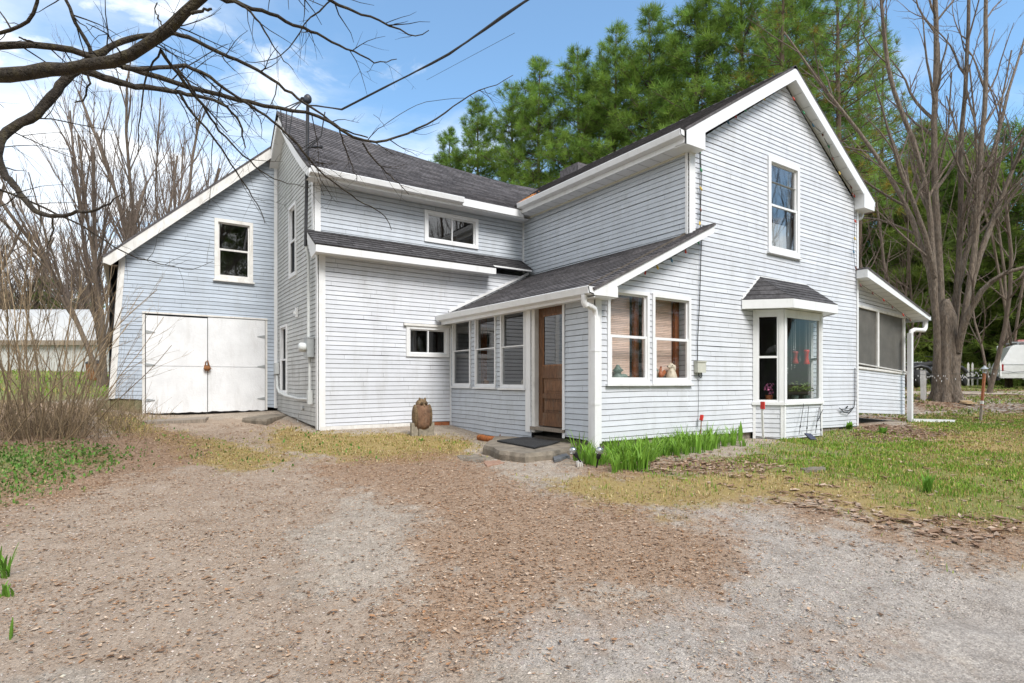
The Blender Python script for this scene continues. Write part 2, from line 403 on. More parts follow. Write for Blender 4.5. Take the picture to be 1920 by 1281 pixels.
def ground_mat():
    m = bpy.data.materials.new('ground_cover'); m.use_nodes = True
    N = m.node_tree.nodes; L = m.node_tree.links; N.clear()
    out = N.new('ShaderNodeOutputMaterial'); b = N.new('ShaderNodeBsdfPrincipled'); L.new(b.outputs[0], out.inputs[0])
    b.inputs['Roughness'].default_value = .95; b.inputs['Specular IOR Level'].default_value = .15
    tc = N.new('ShaderNodeTexCoord')
    def noise(s, det=5, r=.6):
        n = N.new('ShaderNodeTexNoise'); n.inputs['Scale'].default_value = s; n.inputs['Detail'].default_value = det; n.inputs['Roughness'].default_value = r
        L.new(tc.outputs['Object'], n.inputs['Vector']); return n.outputs['Fac']
    def ramp(f, stops):
        r = N.new('ShaderNodeValToRGB'); L.new(f, r.inputs[0]); e = r.color_ramp.elements
        while len(e) < len(stops): e.new(.5)
        for q, (p, c) in zip(e, stops): q.position = p; q.color = (*c, 1)
        return r.outputs[0]
    def mix(f, a, c, t='MIX'):
        x = N.new('ShaderNodeMix'); x.data_type = 'RGBA'; x.blend_type = t
        if isinstance(f, float): x.inputs[0].default_value = f
        else: L.new(f, x.inputs[0])
        L.new(a, x.inputs[6]); L.new(c, x.inputs[7]); return x.outputs[2]
    fine = noise(120, 3, .7); mid = noise(22, 6, .75); big = noise(1.7, 5)
    vor = N.new('ShaderNodeTexVoronoi'); vor.inputs['Scale'].default_value = 140; L.new(tc.outputs['Object'], vor.inputs['Vector'])
    vs = N.new('ShaderNodeSeparateColor'); L.new(vor.outputs['Color'], vs.inputs[0])
    speck = ramp(vs.outputs[0], [(.0, (.6, .6, .6)), (.4, (.92, .92, .92)), (.85, (1.08, 1.07, 1.06)), (1, (1.45, 1.44, 1.42))])
    dirtc = mix(big, ramp(mid, [(.2, (.21, .172, .133)), (.8, (.475, .405, .335))]), ramp(mid, [(.2, (.275, .225, .18)), (.8, (.54, .465, .385))]))
    base = mix(1.0, dirtc, speck, 'MULTIPLY')
    grey = mix(1.0, ramp(mid, [(.2, (.275, .245, .22)), (.8, (.52, .475, .435))]), speck, 'MULTIPLY')
    leafc = ramp(noise(55, 6, .8), [(.25, (.15, .088, .05)), (.5, (.31, .195, .12)), (.75, (.46, .31, .20))])
    dryc = ramp(noise(60, 5, .8), [(.25, (.17, .115, .04)), (.55, (.33, .24, .085)), (.8, (.48, .37, .16))])
    grn = ramp(noise(50, 5, .8), [(.25, (.07, .085, .022)), (.45, (.14, .18, .042)), (.62, (.25, .22, .08)), (.8, (.38, .29, .13))])
    mott = ramp(noise(4.5, 7, .7), [(.3, (.72, .70, .68)), (.5, (.98, .98, .98)), (.7, (1.14, 1.14, 1.13))])
    c = mix(1.0, base, mott, 'MULTIPLY'); grey = mix(1.0, grey, mott, 'MULTIPLY')
    brk = N.new('ShaderNodeMath'); brk.operation = 'MULTIPLY_ADD'; brk.inputs[1].default_value = 1.7; brk.inputs[2].default_value = -.85; L.new(noise(14, 6, .75), brk.inputs[0])
    for nm, col, k in (('grey', grey, .55), ('leaf_thin', leafc, .34), ('dry', dryc, .9), ('green', grn, .85), ('leaf', leafc, .68)):
        a = N.new('ShaderNodeAttribute'); a.attribute_name = 'zone_' + nm
        ad = N.new('ShaderNodeMath'); ad.operation = 'ADD'; L.new(a.outputs['Fac'], ad.inputs[0]); L.new(brk.outputs[0], ad.inputs[1])
        mr = N.new('ShaderNodeMapRange'); mr.interpolation_type = 'SMOOTHSTEP'; mr.inputs[1].default_value = .2; mr.inputs[2].default_value = .8; mr.inputs[4].default_value = k
        L.new(ad.outputs[0], mr.inputs[0]); c = mix(mr.outputs[0], c, col)
    L.new(c, b.inputs['Base Color'])
    h = N.new('ShaderNodeMath'); h.operation = 'ADD'; L.new(vor.outputs['Distance'], h.inputs[0]); L.new(mid, h.inputs[1])
    bp = N.new('ShaderNodeBump'); bp.inputs['Strength'].default_value = .5; bp.inputs['Distance'].default_value = .010
    L.new(h.outputs[0], bp.inputs['Height']); L.new(bp.outputs[0], b.inputs['Normal'])
    return m
ground = np_mesh('ground', Vg, Fg, ground_mat(), smooth=True)
for n, m_ in ZN.items():
    a = ground.data.attributes.new('zone_' + n, 'FLOAT', 'POINT'); a.data.foreach_set('value', m_.astype(np.float32).ravel())
tag(ground, None, None, kind='structure')

# quick lookups on the finished ground
def _ij(x, y):
    i = np.clip(np.searchsorted(tx, x) - 1, 0, nx - 2); j = np.clip(np.searchsorted(ty, y) - 1, 0, ny - 2); return i, j
def gz_fast(x, y):
    i, j = _ij(x, y); fx = (x - tx[i]) / (tx[i + 1] - tx[i]); fy = (y - ty[j]) / (ty[j + 1] - ty[j])
    return (GZ2[j, i] * (1 - fx) + GZ2[j, i + 1] * fx) * (1 - fy) + (GZ2[j + 1, i] * (1 - fx) + GZ2[j + 1, i + 1] * fx) * fy
def zones_fast(x, y):
    i, j = _ij(x, y); return {k: v[j, i] for k, v in ZN.items()}
# ---- loose cover scattered on the ground
FOOT = [(5.72, 16.5, 6.23, 15), (2.95, 7.9, 10.78, 16), (-.3, 7, 14.28, 24), (9.6, 11.7, 5.86, 6.3)]
def scatter_pts(n, x0, x1, y0, y1, fn, seed):
    r = np.random.RandomState(seed); x = r.uniform(x0, x1, n); y = r.uniform(y0, y1, n); z = gz_fast(x, y)
    px, py, d = proj(x, y, z); zz = zones_fast(x, y)
    keep = (r.rand(n) < fn(zz, x, y, d)) & (d > 1.6) & (px > -150) & (px < 2070)
    for a, b, c, e in FOOT: keep &= ~((x > a) & (x < b) & (y > c) & (y < e))
    return x[keep], y[keep], z[keep], d[keep], r
def dead_leaves(name, n, box, fn, size, seed, cols, label, wr=(.3, .75)):
    x, y, z, d, r = scatter_pts(n, *box, fn, seed); n = len(x)
    s = r.uniform(*size, n); a = r.uniform(0, 2 * np.pi, n); w = s * r.uniform(*wr, n)
    ux, uy = np.cos(a), np.sin(a); vx, vy = -uy, ux
    t1 = r.normal(0, .30, n); t2 = r.normal(0, .35, n); fold = r.uniform(-.5, .5, n); lift = r.uniform(.001, .009, n)
    def P(i, j, f):
        return np.stack([x + ux * s * i + vx * w * j, y + uy * s * i + vy * w * j, z + lift + .004 + np.abs(s * i * t1 + w * j * t2) * .7 + f * fold * w * .6], -1)
    V = np.stack([P(-.6, 0, 0), P(-.15, .5, 1), P(-.1, 0, 0), P(-.15, -.5, 1), P(.35, .42, 1), P(.7, 0, .3), P(.35, -.42, 1)], 1)
    q = np.arange(n)[:, None] * 7
    Fq = np.concatenate([np.concatenate([q + [[0, 2, 1, 1]]], 0)], 0)
    tri = np.concatenate([q + [[0, 2, 1]], q + [[0, 3, 2]], q + [[1, 2, 4]], q + [[2, 5, 4]], q + [[2, 6, 5]], q + [[3, 6, 2]]], 0)
    cc = np.array(cols)[r.randint(0, len(cols), n)] * r.uniform(.7, 1.3, (n, 1))
    o = np_mesh(name, V.reshape(-1, 3), tri, MS['dead'], np.tile(cc, (6, 1)))
    return tag(o, label, 'leaves', kind='stuff')
BR = [(.32, .19, .11), (.40, .255, .155), (.48, .335, .225), (.60, .46, .34), (.20, .12, .075), (.40, .215, .11)]
def den(zz, x, y, d): return np.clip(zz['leaf'] * .9 + zz['leaf_thin'] * .28 * (.3 + 1.4 * (fnoise(x * 2.2, y * 2.2, 61, 3) > .52)) + .035 + .10 * (fnoise(x * 1.7, y * 1.7, 63, 4) > .60), 0, 1)
dead_leaves('fallen_leaves', 150000, (-5, 14, 1.2, 12.5), den, (.009, .034), 21, BR, 'small brown fallen leaves littered over the gravel drive')
dead_leaves('leaf_litter', 700000, (-5, 12, 1.2, 11.5), lambda zz, x, y, d: np.clip((zz['leaf'] * .95 + zz['leaf_thin'] * .42 * (.35 + 1.2 * (fnoise(x * 1.6, y * 1.6, 65, 4) > .5)) + .05 + .25 * (fnoise(x * 1.1, y * 1.1, 66, 4) > .58)) * np.clip(9 / d, 0, 1), 0, 1), (.005, .02), 24, BR, 'fine brown leaf and needle litter over the drive', wr=(.12, .5))
dead_leaves('fallen_leaves', 60000, (13, 42, 1, 16), lambda zz, x, y, d: np.clip(.25 + .6 * (fnoise(x * .8, y * .8, 67, 3) > .5), 0, 1) * (d > 14.5) * (d < 28), (.05, .12), 25, BR, 'brown leaves under the big maple in the right yard')
dead_leaves('fallen_leaves', 26000, (5, 17, 1.5, 7), lambda zz, x, y, d: np.clip(zz['leaf'] * .8 * (x > 4.5) + zz['dry'] * .03 + .002, 0, 1), (.05, .095), 22, [(.30, .19, .125), (.40, .28, .20), (.48, .36, .27), (.22, .13, .08)], 'large curled brown leaves along the edge of the lawn')
def pebbles(name, n, box, fn, size, seed, label):
    x, y, z, d, r = scatter_pts(n, *box, fn, seed); n = len(x)
    s = r.uniform(0, 1, n) ** 3 * (size[1] - size[0]) + size[0]; a = r.uniform(0, 6.28, n)
    base = np.array([(1, 0, 0), (.2, .9, .1), (-.9, .3, 0), (-.4, -.8, .1), (.5, -.7, 0), (.1, .1, .6)])
    V = []
    for k in range(6):
        b = base[k] * 1.0; jx = b[0] + r.normal(0, .18, n); jy = b[1] + r.normal(0, .18, n); jz = b[2] + r.normal(0, .1, n)
        V.append(np.stack([x + s * (jx * np.cos(a) - jy * np.sin(a) * .7), y + s * (jx * np.sin(a) + jy * np.cos(a) * .7), z + s * jz * .8 + .002], -1))
    V = np.stack(V, 1).reshape(-1, 3); q = np.arange(n)[:, None] * 6
    tri = np.concatenate([q + [[k, (k + 1) % 5, 5]] for k in range(5)], 0)
    cc = r.uniform(.5, 1.5, (n, 1)) * np.array([[1, .96, .92]]) * (1 + r.normal(0, .03, (n, 3)))
    o = np_mesh(name, V, tri, MS['pebble'], np.tile(cc, (5, 1)))
    return tag(o, label, 'gravel', kind='stuff')
pebbles('gravel', 240000, (-4, 10, 1.2, 8), lambda zz, x, y, d: np.clip((.26 + .26 * zz['grey'] + .1 * zz['leaf_thin']) * (1 - .8 * zz['leaf']) * (1 - zz['dry']) * (1 - zz['green']) * np.clip(5.2 / d, 0, 1) ** 2, 0, 1), (.0025, .0125), 31, 'loose grey gravel on the driveway')
def blades(name, n, box, fn, hgt, seed, cols, label, width=.004, lean=.6):
    x, y, z, d, r = scatter_pts(n, *box, fn, seed); n = len(x)
    h = r.uniform(*hgt, n); a = r.uniform(0, 6.28, n); w = width * r.uniform(.6, 1.5, n) * np.clip(d / 6, .8, 3)
    ln = np.abs(r.normal(0, lean, n)); ux, uy = np.cos(a), np.sin(a); vx, vy = -uy, ux
    lx = h * np.sin(np.clip(ln, 0, 1.45)); lz = h * np.cos(np.clip(ln, 0, 1.45))
    V = np.stack([np.stack([x - vx * w, y - vy * w, z - .005], -1), np.stack([x + vx * w, y + vy * w, z - .005], -1),
                  np.stack([x + ux * lx * .45 + vx * w * .8, y + uy * lx * .45 + vy * w * .8, z + lz * .62], -1),
                  np.stack([x + ux * lx * .45 - vx * w * .8, y + uy * lx * .45 - vy * w * .8, z + lz * .62], -1),
                  np.stack([x + ux * lx, y + uy * lx, z + lz], -1)], 1).reshape(-1, 3)
    q = np.arange(n)[:, None] * 5
    tri = np.concatenate([q + [[0, 1, 2]], q + [[0, 2, 3]], q + [[3, 2, 4]]], 0)
    cc = np.array(cols)[r.randint(0, len(cols), n)] * r.uniform(.7, 1.3, (n, 1))
    o = np_mesh(name, V, tri, MS['grass'], np.tile(cc, (3, 1)))
    return tag(o, label, 'grass', kind='stuff')
DRY = [(.46, .33, .13), (.56, .43, .20), (.34, .23, .09), (.64, .53, .28), (.27, .27, .06), (.24, .28, .06)]
GRN = [(.17, .32, .03), (.26, .42, .05), (.13, .27, .025), (.33, .40, .08), (.46, .37, .12)]
blades('dry_grass', 330000, (-3, 22, 1.6, 14.2), lambda zz, x, y, d: np.clip((zz['dry'] * .95 + zz['green'] * .3) * (1 - .65 * zz['leaf']) * (.35 + .65 * (fnoise(x * 3, y * 3, 57, 3) > .42)), 0, 1), (.012, .045), 41, DRY, 'straw coloured dry grass along the edge of the drive', lean=1.25)
blades('green_grass', 330000, (4, 24, .6, 9), lambda zz, x, y, d: np.clip((zz['green'] * (.15 + .85 * (fnoise(x * 1.8, y * 1.8, 55, 4) > .535)) * .95 + .12 * zz['dry'] * (fnoise(x * 3, y * 3, 58, 3) > .6)) * (1 - .5 * zz['leaf']), 0, 1), (.018, .065), 42, GRN, 'patchy green grass of the front lawn')
blades('green_grass', 60000, (-6, 3, 6, 14), lambda zz, x, y, d: np.clip(zz['green'] * .9 + zz['dry'] * .05, 0, 1), (.02, .06), 43, [(.11, .25, .04), (.15, .32, .06), (.08, .17, .03), (.22, .3, .08)], 'low green weeds under the bare shrubs at the left edge', width=.010, lean=1.35)
blades('green_grass', 60000, (-30, 60, 14, 60), lambda zz, x, y, d: np.clip(zz['green'] * .8, 0, 1) * (d > 14), (.06, .16), 44, GRN, 'far lawn grass beyond the buildings', width=.008)
blades('green_grass', 60000, (14, 42, 1, 16), lambda zz, x, y, d: (fnoise(x * .7, y * .7, 68, 3) > .54) * .8 * (d > 14) * (d < 34), (.04, .11), 46, [(.16, .24, .05), (.22, .30, .06), (.36, .33, .12)], 'thin grass among the leaves under the big maple', width=.006, lean=1.0)
# ------------------------------------------------------------------ lapped surfaces (siding and shingles)
def clip(P, a, b, c):
    """keep a*u+b*v>=c"""
    o = []
    for i in range(len(P)):
        p, q = P[i], P[(i + 1) % len(P)]
        fp = a * p[0] + b * p[1] - c; fq = a * q[0] + b * q[1] - c
        if fp >= 0: o.append(p)
        if (fp > 1e-9 and fq < -1e-9) or (fp < -1e-9 and fq > 1e-9):
            t = fp / (fp - fq); o.append((p[0] + t * (q[0] - p[0]), p[1] + t * (q[1] - p[1])))
    return o
def area(P): return abs(sum(P[i][0] * P[(i + 1) % len(P)][1] - P[(i + 1) % len(P)][0] * P[i][1] for i in range(len(P)))) / 2 if len(P) > 2 else 0
def subtract(polys, h):
    u0, u1, v0, v1 = h; o = []
    for P in polys:
        for Q in (clip(P, -1, 0, -u0), clip(P, 1, 0, u1)):
            if area(Q) > 1e-6: o.append(Q)
        M_ = clip(clip(P, 1, 0, u0), -1, 0, -u1)
        if area(M_) > 1e-6:
            for Q in (clip(M_, 0, -1, -v0), clip(M_, 0, 1, v1)):
                if area(Q) > 1e-6: o.append(Q)
    return o
def laps(mb, P, T, pitch=.0865, lip=.0105, top=.002, slot=.0085, holes=(), v0=None, seg=2.4, wave=.0045, seed=0, tvar=.045, joint=.02, back=.03, gap=.0016):
    r = random.Random(seed); us = [p[0] for p in P]; vs = [p[1] for p in P]
    v0 = min(vs) if v0 is None else v0
    k = int(math.floor((min(vs) - v0) / pitch)) - 1
    ph = r.uniform(0, 9)
    def W(u, v): return v + wave * (math.sin(u * 1.7 + ph + v * .9) + .6 * math.sin(u * 4.1 + v * 2.3 + ph * 2))
    while v0 + k * pitch < max(vs):
        a = v0 + k * pitch; b = a + pitch
        band = clip(clip(P, 0, 1, a), 0, -1, -(b - slot))
        if area(band) > 1e-6:
            row = [band]
            for h in holes: row = subtract(row, h)
            bt = r.uniform(1 - tvar, 1 + tvar) if tvar else 1
            off = r.uniform(0, seg)
            for Q0 in row:
                x0 = min(q[0] for q in Q0); x1 = max(q[0] for q in Q0)
                cuts = [x0 - 1e-4]; x = math.floor((x0 - off) / seg) * seg + off
                while x < x1:
                    if x > x0 + .02 and x < x1 - .02: cuts.append(x)
                    x += seg
                cuts.append(x1 + 1e-4)
                for c0, c1 in zip(cuts[:-1], cuts[1:]):
                    Q = clip(clip(Q0, 1, 0, c0 + (gap if c0 > cuts[0] else 0)), -1, 0, -(c1 - (gap if c1 < cuts[-1] else 0)))
                    if area(Q) < 1e-7: continue
                    tt = bt * (r.uniform(1 - joint, 1 + joint) if joint else 1)
                    def D(v): return lip + (top - lip) * (v - a) / (pitch - slot)
                    mb.poly([T(u, W(u, v), D(v)) for u, v in Q], tt)
                    for i in range(len(Q)):
                        p, q = Q[i], Q[(i + 1) % len(Q)]
                        if abs(p[1] - a) < 1e-6 and abs(q[1] - a) < 1e-6 and lip > .004:
                            mb.poly([T(p[0], W(*p), lip), T(p[0], W(*p), -back), T(q[0], W(*q), -back), T(q[0], W(*q), lip)], tt)
        k += 1
def backing(mb, P, T, holes=(), d=-.03):
    row = [P]
    for h in holes: row = subtract(row, h)
    for Q in row: mb.poly([T(u, v, d) for u, v in Q])

house = thing('house', (7.5, 10, .3), 'two storey farmhouse in pale blue grey siding with dark roofs, porch and barn wing', 'house')
def wall(polys, T, m, holes=(), v0=.4, seed=0, name='wall', **kw):
    mb = MB(); bk = MB()
    for P in polys:
        laps(mb, P, T, holes=holes, v0=v0, seed=seed, **kw); backing(bk, P, T, holes)
    w = mb.build(name, m, house)
    bk.build('sheathing', MS['back'], w)
    return w
def part(mb, name, m, parent=None): return mb.build(name, m, parent or house)
TF = lambda Y: (lambda u, v, d: (u, Y - d, v))
TS = lambda X: (lambda u, v, d: (X - d, u, v))

# --- windows
def window(T, u0, u1, v0, v1, kind='hung', fw=.06, glass='glass', frame='white', fd=.035, sash=.04, sill=True, meet=.5, parent=None, pts=None):
    f = MB()
    f.box(T, u0, u0 + fw, v0, v1, -.05, fd); f.box(T, u1 - fw, u1, v0, v1, -.05, fd)
    f.box(T, u0 + fw, u1 - fw, v1 - fw, v1, -.05, fd); f.box(T, u0 + fw, u1 - fw, v0, v0 + fw, -.05, fd)
    w = f.build('window', MS[frame], parent or house)
    if sill:
        s = MB(); s.box(T, u0 - .03, u1 + .03, v0 - .035, v0 - .002, -.02, fd + .03); s.build('sill', MS[frame], w)
    a, b, c, d = u0 + fw, u1 - fw, v0 + fw, v1 - fw
    sm = MB()
    def pane(p, q, r_, s_, dep, g):
        m_ = MB(); m_.poly([T(p, r_, dep), T(q, r_, dep), T(q, s_, dep), T(p, s_, dep)]); m_.build('pane', MS[g], w)
    def ring(p, q, r_, s_, d0, d1, k=sash):
        sm.box(T, p, p + k, r_, s_, d0, d1); sm.box(T, q - k, q, r_, s_, d0, d1)
        sm.box(T, p + k, q - k, r_, r_ + k, d0, d1); sm.box(T, p + k, q - k, s_ - k, s_, d0, d1)
    if kind == 'hung':
        mid = c + (d - c) * meet
        ring(a, b, mid - .02, d, -.045, -.012, sash * .7); ring(a, b, c, mid + .02, -.02, .018)
        pane(a, b, mid, d, -.03, glass); pane(a, b, c, mid, -.004, glass)
    elif kind == 'slider':
        mid = (a + b) / 2
        ring(a, mid + .015, c, d, -.02, .015, sash * .6); ring(mid - .015, b, c, d, -.045, -.01, sash * .7)
        pane(a, mid, c, d, -.004, glass); pane(mid, b, c, d, -.03, glass)
    else:
        ring(a, b, c, d, -.03, .012, sash); pane(a, b, c, d, -.006, glass)
    sm.build('sash', MS[frame], w)
    return w

YF = 6.25; XS = 7.82; XP = 5.70; XR = 13.67; XW = 2.93; YU = 11.10; YL = 10.80; YB = 14.30
RP = .62; RX, RZ = 10.745, 7.50            # main ridge
def main_roof_z(x): return RZ - RP * abs(x - RX)
def porch_roof_z(x): return 2.69 + .491 * (x - 5.45)

# front gable wall with the lean-to's front
H_F = [(10.13, 11.23, 3.86, 5.69), (9.66, 11.68, .2, 2.75), (5.94, 6.85, 1.33, 2.775), (6.92, 7.86, 1.33, 2.775)]
wall([[(XS, .45), (XR, .36), (XR, 5.34), (RX, 7.2), (XS, 5.34)], [(XP, .47), (XS, .45), (XS, 3.76), (XP, 2.70)]], TF(YF), MS['siding'], H_F, v0=.43, seed=1)
# main block's side wall over the porch
wall([[(YF, .45), (14.9, .45), (14.9, 5.26), (YF, 5.26)]], TS(XS), MS['siding_shaded'], v0=.43, seed=2)
# porch side wall
H_P = [(9.90, 10.66, 1.27, 2.72), (8.95, 9.72, 1.26, 2.72), (8.0, 8.79, 1.25, 2.72), (6.98, 7.83, .3, 2.75)]
wall([[(YF, .47), (6.98, .49), (6.98, 2.72), (YF, 2.72)], [(6.98, .3), (YL, .36), (YL, 2.72), (6.98, 2.72)]], TS(XP), MS['siding_shaded'], H_P, v0=.43, seed=3, wave=.006)
# wing: upper and lower front wall, gable end
H_U = [(5.23, 6.56, 4.37, 5.05)]; H_L = [(4.68, 5.66, 1.88, 2.52)]
wall([[(XW, 3.95), (XS, 4.0), (XS, 5.27), (XW, 5.24)]], TF(YU), MS['siding_shaded'], H_U, v0=4.03, seed=4)
wall([[(XW, .53), (XS, .52), (XS, 3.82), (XW, 3.78)]], TF(YL), MS['siding'], H_L, v0=.50, seed=5, wave=.005)
H_G = [(12.45, 13.08, 3.62, 5.18), (13.29, 13.93, 1.07, 2.66)]
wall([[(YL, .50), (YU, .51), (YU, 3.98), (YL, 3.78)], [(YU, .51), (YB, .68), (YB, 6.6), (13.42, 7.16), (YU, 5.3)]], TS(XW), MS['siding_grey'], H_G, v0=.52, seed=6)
# barn front
H_B = [(1.58, 2.38, 3.67, 5.05), (.26, 2.66, -.5, 2.83)]
wall([[(-.35, 1.03), (XW, .74), (XW, 6.82), (-.17, 3.95)]], TF(YB), MS['siding_blue'], H_B, v0=.74, seed=7, wave=.007, tvar=.07)
# hidden sides that close the house
b = MB()
T0 = lambda u, v, d: (u, v, d)
for q in ([(XR, YF), (XR, 14.9), .3, 5.3], [(XS + .1, 14.9), (XR, 14.9), .3, 5.3], [(XW, 16.2), (XS, 16.2), .3, 5.2], [(-.35, YB), (-.35, 23), .6, 3.9], [(-.35, 23), (7, 23), .6, 3.9], [(7, 16.2), (7, 23), .6, 3.9]):
    (x0, y0), (x1, y1), z0, z1 = q; b.poly([(x0, y0, z0), (x1, y1, z0), (x1, y1, z1), (x0, y0, z1)])
b.poly([(XW + .02, 14.35, .5), (XW + .02, 16.2, .5), (XW + .02, 16.2, 5.2), (XW + .02, 14.35, 6.5)])
b.poly([(XS + .1, 14.9, 5.3), (XR, 14.9, 5.3), (RX, 14.9, 7.2)])
b.poly([(-.35, 23, 3.9), (7, 23, 3.9), (3.3, 23, 7.2)])
part(b, 'wall', MS['siding_shaded'])
# rooms behind the glass
b = MB()
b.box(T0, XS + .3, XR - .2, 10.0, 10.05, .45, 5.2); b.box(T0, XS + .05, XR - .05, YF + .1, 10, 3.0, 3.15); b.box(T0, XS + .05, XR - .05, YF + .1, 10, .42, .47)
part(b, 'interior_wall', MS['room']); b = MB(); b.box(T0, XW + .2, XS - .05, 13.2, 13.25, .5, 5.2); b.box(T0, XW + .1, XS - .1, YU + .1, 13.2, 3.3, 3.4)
part(b, 'interior_wall', MS['room']); b = MB(); b.box(T0, .9, 2.85, 15.0, 15.05, 3.2, 5.2); part(b, 'interior_wall', MS['room']); b = MB(); b.box(T0, -.1, 2.8, 17, 17.05, .7, 4.0)  # board behind the barn window is added to block sky showing through
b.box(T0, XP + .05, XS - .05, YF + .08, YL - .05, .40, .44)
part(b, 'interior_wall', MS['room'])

# --- trim
t = MB()
def cboard(x, y, z0, z1, fx, fy, w=.115, th=.022):
    """corner board: a leg on the face toward -Y and a leg on the face toward -X"""
    t = MB()
    if fy: t.box(TF(y), x if fy > 0 else x - w, x + w if fy > 0 else x, z0, z1, .010, th + .004)
    if fx: t.box(TS(x), y, y + w, z0, z1, .010, th + .002)
    part(t, 'corner_board', MS['white'])
cboard(XP, YF, .44, 2.70, 1, 1); cboard(XS, YF, 3.86, 5.27, 0, 1, .15); cboard(XS, YF, 3.86, 5.27, 1, 0, .05)
cboard(XR, YF, .37, 5.3, 0, -1, .05); t = MB(); t.box(TF(YF), XR - .005, XR + .03, .37, 5.3, -.12, .02)
t.box(TF(YF + .05), XR + .03, XR + .16, 4.05, 5.25, -.12, .0)
cboard(XW, YU, 4.15, 5.27, 1, 1); cboard(XW, YL, .46, 3.80, 1, 1, .12)
t.box(TS(XP), YL - .06, YL - .012, .4, 2.72, .0, .02)
t.box(TS(XS), YU - .06, YU - .012, 3.95, 5.2, .0, .025)
part(t, 'trim', MS['white']); t = MB()
t.box(TS(XP), 7.84, 7.98, .5, 2.72, .012, .03)      # casing at the door
t.box(TS(XP), 6.93, 6.975, .47, 2.72, .012, .03)
t.box(TF(YB), XW - .09, XW - .014, .74, 6.6, .012, .02)
part(t, 'trim', MS['white']); t = MB()
t.bar((XP - .35 + .30, YL - .02, 2.86), (7.75, YL - .02, 3.90), .035, .05)    # flashing along the porch roof
part(t, 'flashing', MS['white'])
t = MB()
vs = [(-.36, YB - .03, 1.01), (-.25, YB - .03, 1.01), (-.07, YB - .03, 3.95), (-.18, YB - .03, 3.95)]
t.faces(vs + [(x - .01, y + .1, z) for x, y, z in vs], [(0, 1, 2, 3), (4, 7, 6, 5), (0, 3, 7, 4), (1, 5, 6, 2), (0, 4, 5, 1), (3, 2, 6, 7)])
part(t, 'corner_board', MS['white_old'])

# --- roofs
def roof_slab(T, P, m, pitch, seed, thick=.10, holes=()):
    mb = MB()
    laps(mb, P, T, pitch=pitch, lip=.014, top=.002, slot=0, v0=0, seg=.30, wave=.004, seed=seed, tvar=.15, joint=.28, back=.0, gap=.003)
    us_ = [p[0] for p in P]; nu = max(1, int((max(us_) - min(us_)) / .5))   # underlay
    for k_ in range(nu):
        Q_ = clip(clip(P, 1, 0, min(us_) + (max(us_) - min(us_)) * k_ / nu), -1, 0, -(min(us_) + (max(us_) - min(us_)) * (k_ + 1) / nu))
        if len(Q_) < 3: continue
        vm = max(q[1] for q in Q_)
        for j_ in range(16):
            S_ = clip(clip(Q_, 0, 1, vm * j_ / 16), 0, -1, -vm * (j_ + 1) / 16)
            if len(S_) > 2: mb.poly([T(u, v, -.008) for u, v in S_], .35)
    n = len(P)
    for i in range(n):
        a, b_ = P[i], P[(i + 1) % n]
        k = max(1, int(math.hypot(a[0] - b_[0], a[1] - b_[1]) / .5))
        for j in range(k):
            p = [a[q] + (b_[q] - a[q]) * j / k for q in (0, 1)]; r_ = [a[q] + (b_[q] - a[q]) * (j + 1) / k for q in (0, 1)]
            mb.poly([T(*p, .012), T(*r_, .012), T(*r_, -.03), T(*p, -.03)])
    return part(mb, 'roof', m)
def slope(o, au, av):
    o, au, av = Vector(o), Vector(au).normalized(), Vector(av).normalized(); n = au.cross(av)
    if n.z < 0: n = -n
    return lambda u, v, d: tuple(o + au * u + av * v + n * d)
cA = 1 / math.hypot(1, RP); EX = 3.27; SL = EX / cA
Y0R, Y1R = 6.03, 14.95
TL = slope((RX - EX, 0, RZ - RP * EX), (0, 1, 0), (1, 0, RP)); TR = slope((RX + EX, 0, RZ - RP * EX), (0, 1, 0), (-1, 0, RP))
roof_slab(TL, [(Y0R, 0), (Y1R, 0), (Y1R, SL), (Y0R, SL)], MS['shingle'], .135, 21)
roof_slab(TR, [(Y0R, 0), (Y1R, 0), (Y1R, SL), (Y0R, SL)], MS['shingle'], .135, 22)
